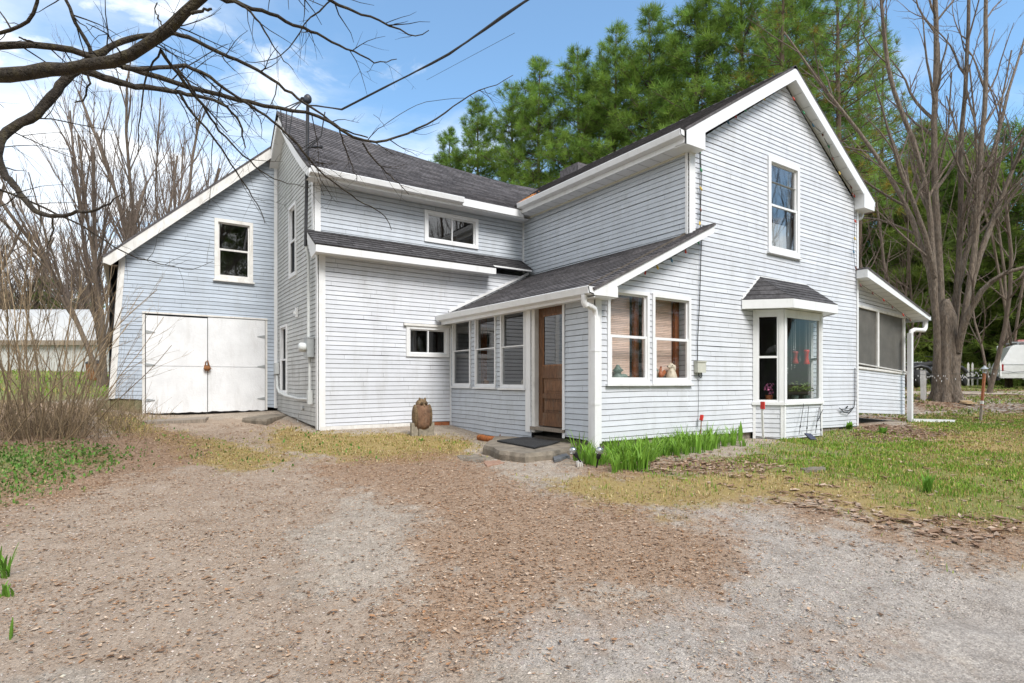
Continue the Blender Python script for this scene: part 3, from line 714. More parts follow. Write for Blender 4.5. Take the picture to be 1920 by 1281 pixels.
# fascia, rake boards, soffit of the main roof
f = MB(); s = MB()
zE = RZ - RP * EX
for sgn, T in ((-1, TL), (1, TR)):
    # rake board
    ex = EX - .02
    a = (RX + sgn * ex, Y0R, RZ - RP * ex); r_ = (RX, Y0R, RZ)
    f.faces([(a[0], Y0R - .0, a[2] - .04), (r_[0], Y0R, r_[2] - .035), (r_[0], Y0R, r_[2] - .26), (a[0], Y0R, a[2] - .26),
             (a[0], Y0R + .03, a[2] - .04), (r_[0], Y0R + .03, r_[2] - .035), (r_[0], Y0R + .03, r_[2] - .26), (a[0], Y0R + .03, a[2] - .26)],
            [(0, 1, 2, 3), (4, 7, 6, 5), (0, 4, 5, 1), (3, 2, 6, 7), (0, 3, 7, 4)])
    # box return at the eave
    xi = RX + sgn * (EX - .50); xo = RX + sgn * (EX - .02)
    f.faces([(xo, Y0R - .003, zE - .03), (xi, Y0R - .003, zE - .03 + RP * .48), (xi, Y0R - .003, zE - .24), (xo, Y0R - .003, zE - .24),
             (xo, YF + .02, zE - .03), (xi, YF + .02, zE - .03 + RP * .48), (xi, YF + .02, zE - .24), (xo, YF + .02, zE - .24)],
            [(0, 1, 2, 3), (4, 7, 6, 5), (3, 2, 6, 7), (0, 3, 7, 4), (1, 5, 6, 2)])
    # eave fascia
    f.box(TS(RX - EX + .03) if sgn < 0 else (lambda u, v, d: (RX + EX - .03 + d, u, v)), Y0R, Y1R, zE - .22, zE - .03, -.02, .0)
    # soffits
    s.poly([(RX + sgn * EX - sgn * .02, YF - .0, zE - .235), (RX + sgn * (XS - RX) * -1 * -1 if sgn < 0 else XR, YF, zE - .235), (XS if sgn < 0 else XR, Y1R, zE - .235), (RX + sgn * EX - sgn * .02, Y1R, zE - .235)])
    s.poly([(RX + sgn * EX, Y0R + .02, zE - .22), (RX, Y0R + .02, RZ - .22), (RX, YF + .02, RZ - .22), (RX + sgn * EX, YF + .02, zE - .22)])
    for k in range(11):
        q = k / 11; x = RX + sgn * EX * q; z = RZ - .2235 - RP * EX * q
        s.box(T0, x - .004, x + .004, Y0R + .04, YF, z - .004, z + .002, .55)
for k in range(30):
    y = YF + .28 * k; s.box(T0, RX - EX + .03, XS - .02, y, y + .008, zE - .239, zE - .236, .55)
t2 = MB(); t2.bar((XS - .02, YF + .05, zE - .25), (XS - .02, YU, zE - .25), .03, .03, c=(.9, .85, .7))
part(t2, 'moulding', MS['white'])
part(f, 'fascia', MS['white']); part(s, 'soffit', MS['soffit'])
# gutters
GP = [(0, 0), (.105, .02), (.125, .115), (.12, .125), (.105, .12), (.09, .035), (.01, .02), (.01, .12), (0, .12)]
def gutter(A, B, out, parent=None):
    g = MB(); g.extr(GP, A, B, out); g.extr([(0, 0), (.12, .02), (.12, .115), (0, .115)], Vector(A), Vector(A) + (Vector(B) - Vector(A)).normalized() * .01, out); return part(g, 'gutter', MS['white'])
gutter((RX - EX + .02, Y0R + .03, zE - .135), (RX - EX + .02, 10.72, zE - .135), (-1, 0, 0))
# shingled bump near the far end of the ridge
b = MB()
for k, (hw, z0, z1) in enumerate(((.22, 7.30, 7.50), (.17, 7.50, 7.545), (.12, 7.545, 7.585))):
    b.box(T0, RX - hw - .12, RX + hw, 12.1 + .06 * k, 12.9 - .06 * k, z0, z1, 1.2 - .1 * k)
part(b, 'roof_cap', MS['shingle'])
# ridge cap
b = MB()
for k in range(30):
    y = Y0R + .3 * k; b.faces([(RX - .13, y, RZ - .055), (RX, y, RZ + .028), (RX + .13, y, RZ - .055), (RX - .13, y + .29, RZ - .068), (RX, y + .29, RZ + .014), (RX + .13, y + .29, RZ - .068)], [(0, 1, 4, 3), (1, 2, 5, 4), (0, 2, 1)], RNG.uniform(.8, 1.2))
part(b, 'ridge_cap', MS['shingle'])

# porch lean-to roof
kP = .491; cP = 1 / math.hypot(1, kP)
TP = slope((5.43, 0, porch_roof_z(5.43)), (0, 1, 0), (1, 0, kP)); LP = (XS - .02 - 5.43) / cP; LP2 = (8.17 - 5.43) / cP
roof_slab(TP, [(YF - .015, 0), (YL - .03, 0), (YL - .03, LP), (YF - .015, LP)], MS['shingle'], .125, 23)
roof_slab(TP, [(5.97, 0), (YF - .016, 0), (YF - .016, LP2), (5.97, LP2)], MS['shingle'], .125, 24)
f = MB()
z5 = porch_roof_z(5.45); z8 = porch_roof_z(8.16)
f.faces([(5.45, 5.985, z5 - .02), (8.16, 5.985, z8 - .02), (8.16, 5.985, z8 - .15), (5.9, 5.985, porch_roof_z(5.9) - .16), (5.9, 5.985, z5 - .10), (5.45, 5.985, z5 - .10),
         (5.45, 6.015, z5 - .02), (8.16, 6.015, z8 - .02), (8.16, 6.015, z8 - .15), (5.9, 6.015, porch_roof_z(5.9) - .16), (5.9, 6.015, z5 - .10), (5.45, 6.015, z5 - .10)],
        [(0, 1, 2, 3), (0, 3, 4, 5), (6, 9, 8, 7), (6, 11, 10, 9), (0, 6, 7, 1), (1, 7, 8, 2), (2, 8, 9, 3), (3, 9, 10, 4), (4, 10, 11, 5), (5, 11, 6, 0)])
f.box(T0, 5.46, 5.48, 6.0, YL - .04, z5 - .13, z5 - .015)
f.box(T0, 5.46, 5.9, 6.0, YF + .02, z5 - .115, z5 - .10)
f.box(TF(YF), 5.9, 5.92, z5 - .1, z5 + .05, 0, .26)
part(f, 'fascia', MS['white'])
s = MB(); s.poly([(5.48, 6.02, z5 - .105), (5.72, 6.02, z5 - .105), (5.72, YL, z5 - .105), (5.48, YL, z5 - .105)])
s.poly([(5.9, 6.016, porch_roof_z(5.9) - .14), (8.16, 6.016, z8 - .14), (8.16, YF, z8 - .14), (5.9, YF, porch_roof_z(5.9) - .14)])
part(s, 'soffit', MS['soffit'])
b = MB(); b.faces([(x, y, porch_roof_z(x) - dz) for dz in (.06, .09) for x, y in ((5.55, YF + .03), (XS + .02, YF + .03), (XS + .02, YL + .02), (5.55, YL + .02))], [(0, 1, 2, 3), (4, 7, 6, 5)]); b.poly([(5.62, YF + .04, 2.6), (5.62, YF + .04, 2.8), (XS, YF + .04, 3.9), (XS, YF + .04, 2.8)]); part(b, 'ceiling', MS['room'])  # ceiling and front strip added to stop light leaking into the porch
gutter((5.46, 5.99, z5 - .10), (5.46, YL - .02, z5 - .06), (-1, 0, 0))

# wing roof: sagging ridge, flared slopes
EY, EZ, RY = 10.72, 5.33, 13.42
def ridge_z(x): return np.interp(x, [2.6, 4.2, 6.4, 8.9, 10.2, 12], [7.42, 7.25, 7.10, 7.0, 7.06, 7.1])
LW = math.hypot(RY - EY, 2.0)
def TWf(sgn):
    def T(u, v, d):
        q = v / LW; zr = float(ridge_z(u)); y = EY + (RY - EY) * q; z = EZ + (zr - EZ) * q - .10 * math.sin(math.pi * q)
        s_ = math.atan2(zr - EZ, RY - EY); y -= d * math.sin(s_); z += d * math.cos(s_)
        if sgn < 0: y = 2 * RY - y
        return (u, y, z)
    return T
TW, TWB = TWf(1), TWf(-1)
roof_slab(TW, [(2.72, 0), (10.6, 0), (10.6, LW), (2.72, LW)], MS['shingle'], .13, 25)
roof_slab(TWB, [(2.72, 0), (10.6, 0), (10.6, LW), (2.72, LW)], MS['shingle'], .13, 26)
f = MB(); s = MB()
for T in (TW, TWB):
    for k in range(8):
        v0_, v1_ = LW * k / 8, LW * (k + 1) / 8
        P = [T(2.735, v, d) for v in (v0_, v1_) for d in (-.03, -.19)]; Q = [(x + .03, y, z) for x, y, z in P]
        f.faces(P + Q, [(0, 2, 3, 1), (4, 5, 7, 6), (0, 4, 6, 2), (1, 3, 7, 5)])
        s.poly([T(2.76, v0_, -.17), T(2.93, v0_, -.17), T(2.93, v1_, -.17), T(2.76, v1_, -.17)])
f.box(T0, 2.735, 7.6, EY + .02, EY + .045, EZ - .19, EZ - .02)
f.box(T0, 5.95, 7.55, EY - .015, EY + .02, EZ - .165, EZ - .005)
part(f, 'fascia', MS['white'])
s.poly([(2.76, EY + .04, EZ - .16), (7.8, EY + .04, EZ - .16), (7.8, YU, EZ - .16), (2.76, YU, EZ - .16)])
part(s, 'soffit', MS['soffit'])
gutter((5.95, EY + .02, EZ - .135), (2.74, EY + .02, EZ - .145), (0, -1, 0))
# skirt roof between the storeys
kS = .62; TK = slope((0, 10.47, 3.87), (1, 0, 0), (0, 1, kS)); LK = (YU - .02 - 10.47) * math.hypot(1, kS)
roof_slab(TK, [(2.78, 0), (6.62, 0), (6.62, LK), (2.78, LK)], MS['shingle_dark'], .125, 27)
roof_slab(TK, [(6.62, .16), (7.75, .16), (7.75, LK), (6.62, LK)], MS['shingle_dark'], .125, 28)
f = MB()
f.box(T0, 2.80, 6.66, 10.475, 10.50, 3.72, 3.85); f.box(T0, 6.63, 6.66, 10.5, YL, 3.74, 3.84); f.box(T0, 6.66, 7.72, 10.60, 10.62, 3.91, 3.945)
f.faces([(2.795, 10.48, 3.85), (2.795, YU, 4.22), (2.795, YU, 4.08), (2.795, YL, 3.66), (2.795, 10.48, 3.72), (2.82, 10.48, 3.85), (2.82, YU, 4.22), (2.82, YU, 4.08), (2.82, YL, 3.66), (2.82, 10.48, 3.72)],
        [(0, 1, 2, 3, 4), (5, 9, 8, 7, 6), (0, 4, 9, 5), (3, 2, 7, 8), (4, 3, 8, 9)])
part(f, 'fascia', MS['white'])
s = MB(); s.poly([(2.82, 10.5, 3.735), (6.63, 10.5, 3.735), (6.63, YL, 3.735), (2.82, YL, 3.735)]); part(s, 'soffit', MS['soffit'])

# barn roof
kB = .93; TBr = slope((-.45, 0, 3.89), (0, 1, 0), (1, 0, kB)); LB = 3.72 * math.hypot(1, kB)
roof_slab(TBr, [(14.08, 0), (23.2, 0), (23.2, LB), (14.08, LB)], MS['shingle'], .135, 29)
zb = 3.89 + 3.72 * kB
b = MB(); b.poly([(3.27, 16.3, zb), (3.27, 23.2, zb), (7.1, 23.2, zb - 3.56), (7.1, 16.3, zb - 3.56)]); part(b, 'roof', MS['shingle'])
f = MB()
x0, x1 = -.44, 2.86
f.faces([(x0, 14.085, 3.89 - .02), (x1, 14.085, 3.89 + kB * (x1 + .45) - .02), (x1, 14.085, 3.89 + kB * (x1 + .45) - .27), (x0 + .12, 14.085, 3.87 - .14), (x0, 14.085, 3.89 - .12),
         (x0, 14.11, 3.89 - .02), (x1, 14.11, 3.89 + kB * (x1 + .45) - .02), (x1, 14.11, 3.89 + kB * (x1 + .45) - .27), (x0 + .12, 14.11, 3.87 - .14), (x0, 14.11, 3.89 - .12)],
        [(0, 1, 2, 3, 4), (5, 9, 8, 7, 6), (0, 5, 6, 1), (2, 7, 8, 3), (3, 8, 9, 4), (4, 9, 5, 0)])
f.box(T0, -.45, -.43, 14.11, 23.1, 3.76, 3.88)
part(f, 'fascia', MS['white_old'])
s = MB(); s.poly([(-.44, 14.1, 3.74), (x1, 14.1, 3.74 + kB * (x1 + .44) - .04), (x1, YB, 3.74 + kB * (x1 + .44) - .04), (-.44, YB, 3.74)])
s.poly([(-.44, 14.12, 3.75), (-.2, 14.12, 3.75), (-.2, 23, 3.75), (-.44, 23, 3.75)]); part(s, 'soffit', MS['wood_grey'])

# --- windows of the house
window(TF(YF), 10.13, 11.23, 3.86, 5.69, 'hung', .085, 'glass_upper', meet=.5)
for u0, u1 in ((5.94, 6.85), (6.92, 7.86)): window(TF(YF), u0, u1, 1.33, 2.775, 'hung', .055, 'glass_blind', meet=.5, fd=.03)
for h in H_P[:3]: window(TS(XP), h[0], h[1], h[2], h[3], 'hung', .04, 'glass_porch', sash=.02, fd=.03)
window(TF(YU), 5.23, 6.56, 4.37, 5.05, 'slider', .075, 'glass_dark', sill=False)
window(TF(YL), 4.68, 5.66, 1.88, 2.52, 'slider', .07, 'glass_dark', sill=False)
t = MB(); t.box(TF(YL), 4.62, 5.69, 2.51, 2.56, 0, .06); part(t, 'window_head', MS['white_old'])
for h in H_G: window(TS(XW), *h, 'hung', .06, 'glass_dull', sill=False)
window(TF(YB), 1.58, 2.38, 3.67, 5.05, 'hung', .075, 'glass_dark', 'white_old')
# curtains and blinds inside
c = MB()
for k in range(12):
    u = 10.25 + k * .08; c.poly([TF(YF)(u, 3.9, -.12 - .02 * (k % 2)), TF(YF)(u + .08, 3.9, -.12 - .02 * ((k + 1) % 2)), TF(YF)(u + .08, 4.5, -.12 - .02 * ((k + 1) % 2)), TF(YF)(u, 4.5, -.12 - .02 * (k % 2))], .8 + .2 * (k % 2))
part(c, 'curtain', MS['curtain']); c = MB()
for k in range(5):
    u = 11.0 + k * .035; c.poly([TF(YF)(u, 3.9, -.10 - .03 * (k % 2)), TF(YF)(u + .035, 3.9, -.10 - .03 * ((k + 1) % 2)), TF(YF)(u + .035, 5.6, -.10 - .03 * ((k + 1) % 2)), TF(YF)(u, 5.6, -.10 - .03 * (k % 2))], (.55, .62, .7))
part(c, 'curtain', MS['curtain']); c = MB()
for k in range(6):
    u = 5.45 + k * .03; c.poly([TF(YL)(u, 1.9, -.12 - .02 * (k % 2)), TF(YL)(u + .03, 1.9, -.12 - .02 * ((k + 1) % 2)), TF(YL)(u + .03, 2.5, -.12 - .02 * ((k + 1) % 2)), TF(YL)(u, 2.5, -.12 - .02 * (k % 2))], .35)
part(c, 'curtain', MS['curtain'])
for u0, u1 in ((5.97, 6.68), (6.97, 7.69)):
    c = MB()
    for k in range(46):
        z = 1.45 + k * .028; c.box(TF(YF), u0, u1, z, z + .024, -.26, -.25, RNG.uniform(.82, 1.12))
    part(c, 'blind', MS['blind'])
c = MB()
for u in (6.72, 7.70): c.box(TF(YF), u, u + .10, .5, 2.78, -.24, -.18, .5)
c.bar((7.62, YF + .27, 1.30), (7.80, YF + .25, 2.0), .04, .03, c=1.8)
part(c, 'window_post', MS['wood_red'])
c = MB(); c.box(TF(YF), 5.9, 7.9, 1.36, 1.385, -.26, -.06)
c.box(TS(XP), 8.0, 10.66, 1.27, 1.30, -.22, -.06); part(c, 'sill_shelf', MS['white_old'])

c = MB()
for k in range(7):
    u = 8.10 + k * .05; c.poly([TS(XP)(u, 1.31, -.24 - .025 * (k % 2)), TS(XP)(u + .05, 1.31, -.24 - .025 * ((k + 1) % 2)), TS(XP)(u + .05, 2.7, -.24 - .025 * ((k + 1) % 2)), TS(XP)(u, 2.7, -.24 - .025 * (k % 2))], .9 + .1 * (k % 2))
part(c, 'curtain', MS['curtain'])
c = MB(); c.box(TS(XP), 9.78, 9.86, .5, 2.7, -.30, -.2); part(c, 'window_post', MS['wood_red'])
# --- porch door
d = MB(); TD = TS(XP + .10); du0, du1, dv0, dv1 = 6.93, 7.74, .62, 2.64
d.box(TD, du0, du0 + .11, dv0, dv1, -.02, .02); d.box(TD, du1 - .11, du1, dv0, dv1, -.02, .02)
for a_, b_ in ((dv0, dv0 + .22), (1.08, 1.16), (1.42, 1.62), (dv1 - .16, dv1)): d.box(TD, du0 + .11, du1 - .11, a_, b_, -.02, .02)
d.box(TD, du0 + .11, du1 - .11, dv0 + .22, 1.08, -.015, .002, .8); d.box(TD, du0 + .11, du1 - .11, 1.16, 1.42, -.015, .002, 1.1)
d.box(TD, du0 + .16, du1 - .16, dv0 + .27, 1.03, -.015, .010, 1.1); d.box(TD, du0 + .16, du1 - .16, 1.21, 1.37, -.015, .010, 1.2)
door = part(d, 'door', MS['wood'])
d = MB(); d.poly([TD(du0 + .11, 1.62, 0), TD(du1 - .11, 1.62, 0), TD(du1 - .11, dv1 - .16, 0), TD(du0 + .11, dv1 - .16, 0)]); part(d, 'pane', MS['glass_dark'], door)
d = MB()
for a_, b_, c_, e_ in ((du0 + .11, du1 - .11, 1.62, 1.645), (du0 + .11, du1 - .11, dv1 - .185, dv1 - .16), (du0 + .11, du0 + .13, 1.645, dv1 - .185), (du1 - .13, du1 - .11, 1.645, dv1 - .185)): d.box(TD, a_, b_, c_, e_, -.005, .014, 1.5)
part(d, 'glazing_bead', MS['wood'], door)
d = MB(); d.box(TS(XP), 7.74, 7.83, .5, 2.72, -.16, .008); d.box(TS(XP), 6.90, 6.93, .5, 2.72, -.16, -.03); d.box(TS(XP), 6.93, 7.74, 2.64, 2.72, -.16, .0)
part(d, 'door_frame', MS['white_old'])
d = MB(); d.box(TS(XP), 6.93, 7.82, .55, .60, -.14, .05); part(d, 'threshold', MS['wood_grey'])
d = MB()
for u in (7.18, 7.45): d.box(TS(XP), u, u + .02, 2.66, 2.80, .0, .03)
part(d, 'hook', MS['dark_metal'])

# --- barn doors
for i, (u0, u1, z0, z1) in enumerate(((.285, 1.435, .69, 2.775), (1.45, 2.635, .70, 2.80))):
    m_ = MB(); r = random.Random(i)
    n = 14; bot = [z0 + r.uniform(-.015, .012) for k in range(n + 1)]
    T = TF(YB)
    for k in range(n):
        a_, b_ = u0 + (u1 - u0) * k / n, u0 + (u1 - u0) * (k + 1) / n
        m_.poly([T(a_, bot[k], .035), T(b_, bot[k + 1], .035), T(b_, 1.694, .035), T(a_, 1.694, .035)]); m_.poly([T(a_, 1.706, .035), T(b_, 1.705, .035), T(b_, z1, .035), T(a_, z1, .035)])
        m_.poly([T(a_, 1.70, .035), T(b_, 1.70, .035), T(b_, 1.70, .02), T(a_, 1.70, .02)]); m_.poly([T(a_, bot[k], .035), T(a_, bot[k], 0), T(b_, bot[k + 1], 0), T(b_, bot[k + 1], .035)])
    m_.box(T, u0, u1, z0 + .03, z1, 0, .03)
    for k in range(3):
        m_.box(T, (u1 - .085) if i == 0 else u0, u1 if i == 0 else u0 + .0, z0, z1, .034, .05) if k == 0 and i == 0 else None
    dr = part(m_, 'barn_door', MS['white_door'])
    hb = MB()
    for z in (.97, 1.72, 2.42):
        s_ = 1 if i == 0 else -1; e = u0 + .005 if i == 0 else u1 - .005; zz = z + (.12 if i else 0) * 0
        P = [T(e, zz - .035, .04), T(e + s_ * .16, zz - .006, .04), T(e + s_ * .16, zz + .006, .04), T(e, zz + .035, .04)]
        hb.faces(P + [(x, y - .008, z_) for x, y, z_ in P], [(0, 1, 2, 3), (4, 7, 6, 5), (0, 4, 5, 1), (1, 5, 6, 2), (2, 6, 7, 3), (3, 7, 4, 0)])
    part(hb, 'hinge', MS['grey_metal'], dr)
t = MB(); t.box(TF(YB), .22, .27, .69, 2.80, .0, .03); t.box(TF(YB), 2.645, 2.69, .7, 2.82, .0, .03); t.box(TF(YB), .22, 2.69, 2.815, 2.85, .0, .05)
part(t, 'door_casing', MS['white_old'])
t = MB(); t.box(T0, .2, 2.7, YB + .1, YB + .15, .5, 2.9); part(t, 'interior_wall', MS['back'])
t = MB(); t.ball((1.43, YB - .09, 1.66), (.075, .05, .055), 10); t.tube([(1.40, YB - .06, 1.70), (1.40, YB - .08, 1.80), (1.44, YB - .07, 1.84), (1.47, YB - .06, 1.72)], .012, 6)
t.box(TF(YB), 1.37, 1.49, 1.69, 1.73, .04, .06)
for k in range(14): t.tube([(1.43 + RNG.uniform(-.05, .05), YB - .09, 1.66), (1.43 + RNG.uniform(-.10, .10), YB - .10 + RNG.uniform(-.03, .03), 1.66 + RNG.uniform(-.09, .04))], .004, 4)
part(t, 'padlock', MS['rust'])

# --- bay window
bay = MB()
PB = [(9.66, YF), (10.0, 5.85), (11.34, 5.85), (11.68, YF)]
def facet(a, b):
    a, b = Vector((*a, 0)), Vector((*b, 0)); d = (b - a).normalized(); n = Vector((d.y, -d.x, 0)); L_ = (b - a).length
    return (lambda u, v, dd: (a.x + d.x * u + n.x * dd, a.y + d.y * u + n.y * dd, v)), L_
for i in range(3):
    T, L_ = facet(PB[i], PB[i + 1])
    laps(bay, [(0, .30 if i else .36), (L_, .30), (L_, .93), (0, .93)], T, v0=.34, seed=40 + i, wave=.002)
    backing(bay, [(0, .30), (L_, .30), (L_, .93), (0, .93)], T)
bayo = part(bay, 'bay_window', MS['siding'])
t = MB()
for i in range(3):
    T, L_ = facet(PB[i], PB[i + 1])
    w_ = .075 if i != 1 else .055
    t.box(T, 0, w_, .95, 2.70, -.06, .026 + .002 * i); t.box(T, L_ - w_, L_, .95, 2.70, -.06, .026 + .002 * i)
    t.box(T, 0, .05, .30, .93, -.01, .02 + .002 * i); t.box(T, L_ - .05, L_, .30, .93, -.01, .02 + .002 * i)
    t.box(T, -.02, L_ + .02, .93, .985, -.06, .045 + .002 * i); t.box(T, w_, L_ - w_, 2.60, 2.70, -.06, .02)
part(t, 'frame', MS['white'], bayo)
for i in range(3):
    T, L_ = facet(PB[i], PB[i + 1]); w_ = .075 if i != 1 else .055
    m_ = MB(); g = MB(); a_, b_, c_, e_ = w_, L_ - w_, .985, 2.60
    if i == 1:
        for q in ((a_, a_ + .045, c_, e_), (b_ - .045, b_, c_, e_), (a_ + .045, b_ - .045, c_, c_ + .045), (a_ + .045, b_ - .045, e_ - .045, e_)): m_.box(T, *q, -.03, .014)
        g.poly([T(a_, c_, -.01), T(b_, c_, -.01), T(b_, e_, -.01), T(a_, e_, -.01)])
    else:
        for q in ((a_, a_ + .035, c_, e_), (b_ - .035, b_, c_, e_), (a_ + .035, b_ - .035, c_, c_ + .04), (a_ + .035, b_ - .035, e_ - .035, e_), (a_ + .035, b_ - .035, 1.80, 1.84)): m_.box(T, *q, -.03, .014)
        g.poly([T(a_, c_, -.01), T(b_, c_, -.01), T(b_, 1.82, -.01), T(a_, 1.82, -.01)]); g.poly([T(a_, 1.82, -.02), T(b_, 1.82, -.02), T(b_, e_, -.02), T(a_, e_, -.02)])
    part(m_, 'sash', MS['white'], bayo); part(g, 'pane', MS['glass_bay'], bayo)
t = MB(); t.poly([(9.66, YF, .975), (10.0, 5.87, .975), (11.34, 5.87, .975), (11.68, YF, .975)]); t.poly([(9.66, YF, 2.66), (10.0, 5.87, 2.66), (11.34, 5.87, 2.66), (11.68, YF, 2.66)]); part(t, 'window_seat', MS['wood_grey'], bayo)
# bay roof
E0, E1, E2, E3 = (9.30, YF - .02), (9.88, 5.60), (11.46, 5.60), (12.04, YF - .02)
zt, zr = 2.86, 3.34; R0, R1 = (9.86, YF - .02, zr), (11.48, YF - .02, zr)
rf = MB()
def face_laps(A, B, Cc, D, seed):
    A, B, Cc, D = map(Vector, (A, B, Cc, D)); u = (B - A).normalized(); n = u.cross((D if D != A else Cc) - A).normalized()
    if n.z < 0: n = -n
    v = n.cross(u); P = [((p - A).dot(u), (p - A).dot(v)) for p in ([A, B, Cc, D] if (D - Cc).length > 1e-6 else [A, B, Cc])]
    laps(rf, P, lambda a, b, d: tuple(A + u * a + v * b + n * d), pitch=.12, lip=.012, top=.002, slot=0, v0=0, seg=.3, wave=.001, seed=seed, tvar=.12, joint=.25, back=0)
e3 = lambda p: (p[0], p[1], zt)
face_laps(e3(E0), e3(E1), R0, R0, 1); face_laps(e3(E1), e3(E2), R1, R0, 2); face_laps(e3(E2), e3(E3), R1, R1, 3)
rf.poly([e3(E0), e3(E1), R0], .6); rf.poly([e3(E1), e3(E2), R1, R0], .6); rf.poly([e3(E2), e3(E3), R1], .6)
part(rf, 'bay_roof', MS['shingle_dark'], bayo)
t = MB()
for p, q in ((E0, E1), (E1, E2), (E2, E3)):
    T, L_ = facet(p, q); t.box(T, -.004, L_ + .004, zt - .165, zt - .004, -.02, .012)
t.poly([(*E0, zt - .15), (*E1, zt - .15), (*E2, zt - .15), (*E3, zt - .15)])
t.bar((E0[0], YF - .02, zt + .01), R0, .02, .04); t.bar(R0, R1, .02, .04)
part(t, 'fascia', MS['white'], bayo)

# --- screened porch at the far corner (it sags)
TS_ = math.tan(rad(2.7))
TQ = lambda u, v, d: (u, 6.36 - d, v - (u - XR) * TS_)
sc = [(XR + .03, .66), (16.40, .66), (16.40, 1.70), (XR + .03, 1.70)]; su = [(XR + .03, 3.16), (16.40, 3.16), (14.6, 3.62), (XR + .03, 3.85)]
mb = MB(); laps(mb, sc, TQ, v0=.66, seed=50); backing(mb, sc, TQ); laps(mb, su, TQ, v0=3.16, seed=51); backing(mb, su, TQ)
pw = part(mb, 'porch_wall', MS['siding'])
t = MB()
for q in ((14.88, 14.97), (16.30, 16.40)): t.box(TQ, *q, 1.70, 3.16, -.06, .02)
t.box(TQ, XR + .02, 16.4, 3.10, 3.16, -.06, .025); t.box(TQ, XR + .02, 16.4, 1.68, 1.73, -.06, .04)
t.bar(TQ(XR + .05, 1.80, .03), TQ(16.4, 1.74, .03), .05, .03, c=.8)
part(t, 'porch_frame', MS['white_old'])
t = MB()
for a_, b_ in ((XR + .03, 14.88), (14.97, 16.30)): t.poly([TQ(a_, 1.73, -.02), TQ(b_, 1.73, -.02), TQ(b_, 3.1, -.02), TQ(a_, 3.1, -.02)])
part(t, 'screen', MS['screen'])
t = MB(); t.poly([(16.4, 6.38, .55), (16.4, 11, .55), (16.4, 11, 1.6), (16.4, 6.38, 1.6)]); t.poly([(XR, 11, .5), (16.4, 11, .5), (16.4, 11, 3.1), (XR, 11, 3.7)])
part(t, 'porch_wall', MS['siding_shaded'])
kR = -.256; TRp = slope((13.58, 0, 3.90), (0, 1, 0), (1, 0, kR)); LR = 3.34 * math.hypot(1, kR)
roof_slab(lambda u, v, d: TRp(u, LR - v, d), [(5.98, 0), (11.2, 0), (11.2, LR), (5.98, LR)], MS['shingle'], .13, 30)
t = MB()
zl = lambda x: 3.88 + kR * (x - 13.58)
t.faces([(13.58, 5.99, zl(13.58)), (16.9, 5.99, zl(16.9)), (16.9, 5.99, zl(16.9) - .09), (13.58, 5.99, zl(13.58) - .19), (13.58, 6.02, zl(13.58)), (16.9, 6.02, zl(16.9)), (16.9, 6.02, zl(16.9) - .09), (13.58, 6.02, zl(13.58) - .19)],
        [(0, 1, 2, 3), (4, 7, 6, 5), (0, 4, 5, 1), (3, 2, 6, 7), (1, 5, 6, 2), (0, 3, 7, 4)])
t.box(T0, 13.575, 13.60, 6.02, YF - .03, zl(13.58) - .19, zl(13.58) - .01)
t.box(T0, 16.88, 16.9, 6.02, 11.2, zl(16.9) - .09, zl(16.9))
part(t, 'fascia', MS['white'])
s = MB(); s.poly([(13.6, 6.02, zl(13.6) - .18), (16.88, 6.02, zl(16.88) - .085), (16.88, 6.4, zl(16.88) - .085), (13.6, 6.4, zl(13.6) - .18)])
for k in range(11): x = 13.8 + .28 * k; s.box(T0, x, x + .008, 6.03, 6.36, zl(x) - .187 + (x - 13.6) * .029, zl(x) - .182 + (x - 13.6) * .029, .55)
part(s, 'soffit', MS['soffit'])
gutter((16.9, 6.0, zl(16.9) - .12), (16.9, 11.1, zl(16.9) - .12), (1, 0, 0))

# --- downspouts
g = MB(); W_, H_ = .075, .06
g.tube([(5.38, 6.12, z5 - .09), (5.38, 6.12, z5 - .20), (5.42, 6.12, z5 - .25)], .045, 8)
g.tube([(5.40, 6.12, z5 - .22), (5.52, 6.13, z5 - .25), (5.60, 6.15, z5 - .27), (5.635, 6.17, z5 - .33), (5.64, 6.17, z5 - .42)], .046, 8)
g.box(T0, 5.595, 5.685, 6.13, 6.21, .31, z5 - .38); g.box(T0, 5.59, 5.69, 6.125, 6.215, 1.02, 1.06); g.box(T0, 5.59, 5.69, 6.125, 6.24, 1.80, 1.83)
part(g, 'downspout', MS['white'])
g = MB(); xq = 16.10
g.tube([(16.95, 6.10, zl(16.9) - .10), (16.93, 6.1, zl(16.9) - .28), (16.85, 6.1, zl(16.9) - .35), (16.35, 6.12, zl(16.9) - .36), (16.22, 6.14, zl(16.9) - .40), (16.20, 6.16, zl(16.9) - .5)], .055, 10)
g.box(T0, 16.15, 16.25, 6.11, 6.21, .36, zl(16.9) - .45)
pe = gp(1786, 794); g.bar((16.22, 6.14, .40), (pe.x, pe.y, pe.z + .06), .11, .075)
part(g, 'downspout', MS['white'])
g = MB(); g.tube([(14.0, 6.30, 5.36), (14.0, 6.30, 5.20), (13.93, 6.30, 5.12), (13.80, 6.32, 5.10), (13.77, 6.34, 5.0), (13.77, 6.34, 4.1)], .045, 10)
part(g, 'downspout', MS['white'])
gutter((RX + EX - .02, Y0R + .03, zE - .135), (RX + EX - .02, 14.8, zE - .135), (1, 0, 0))

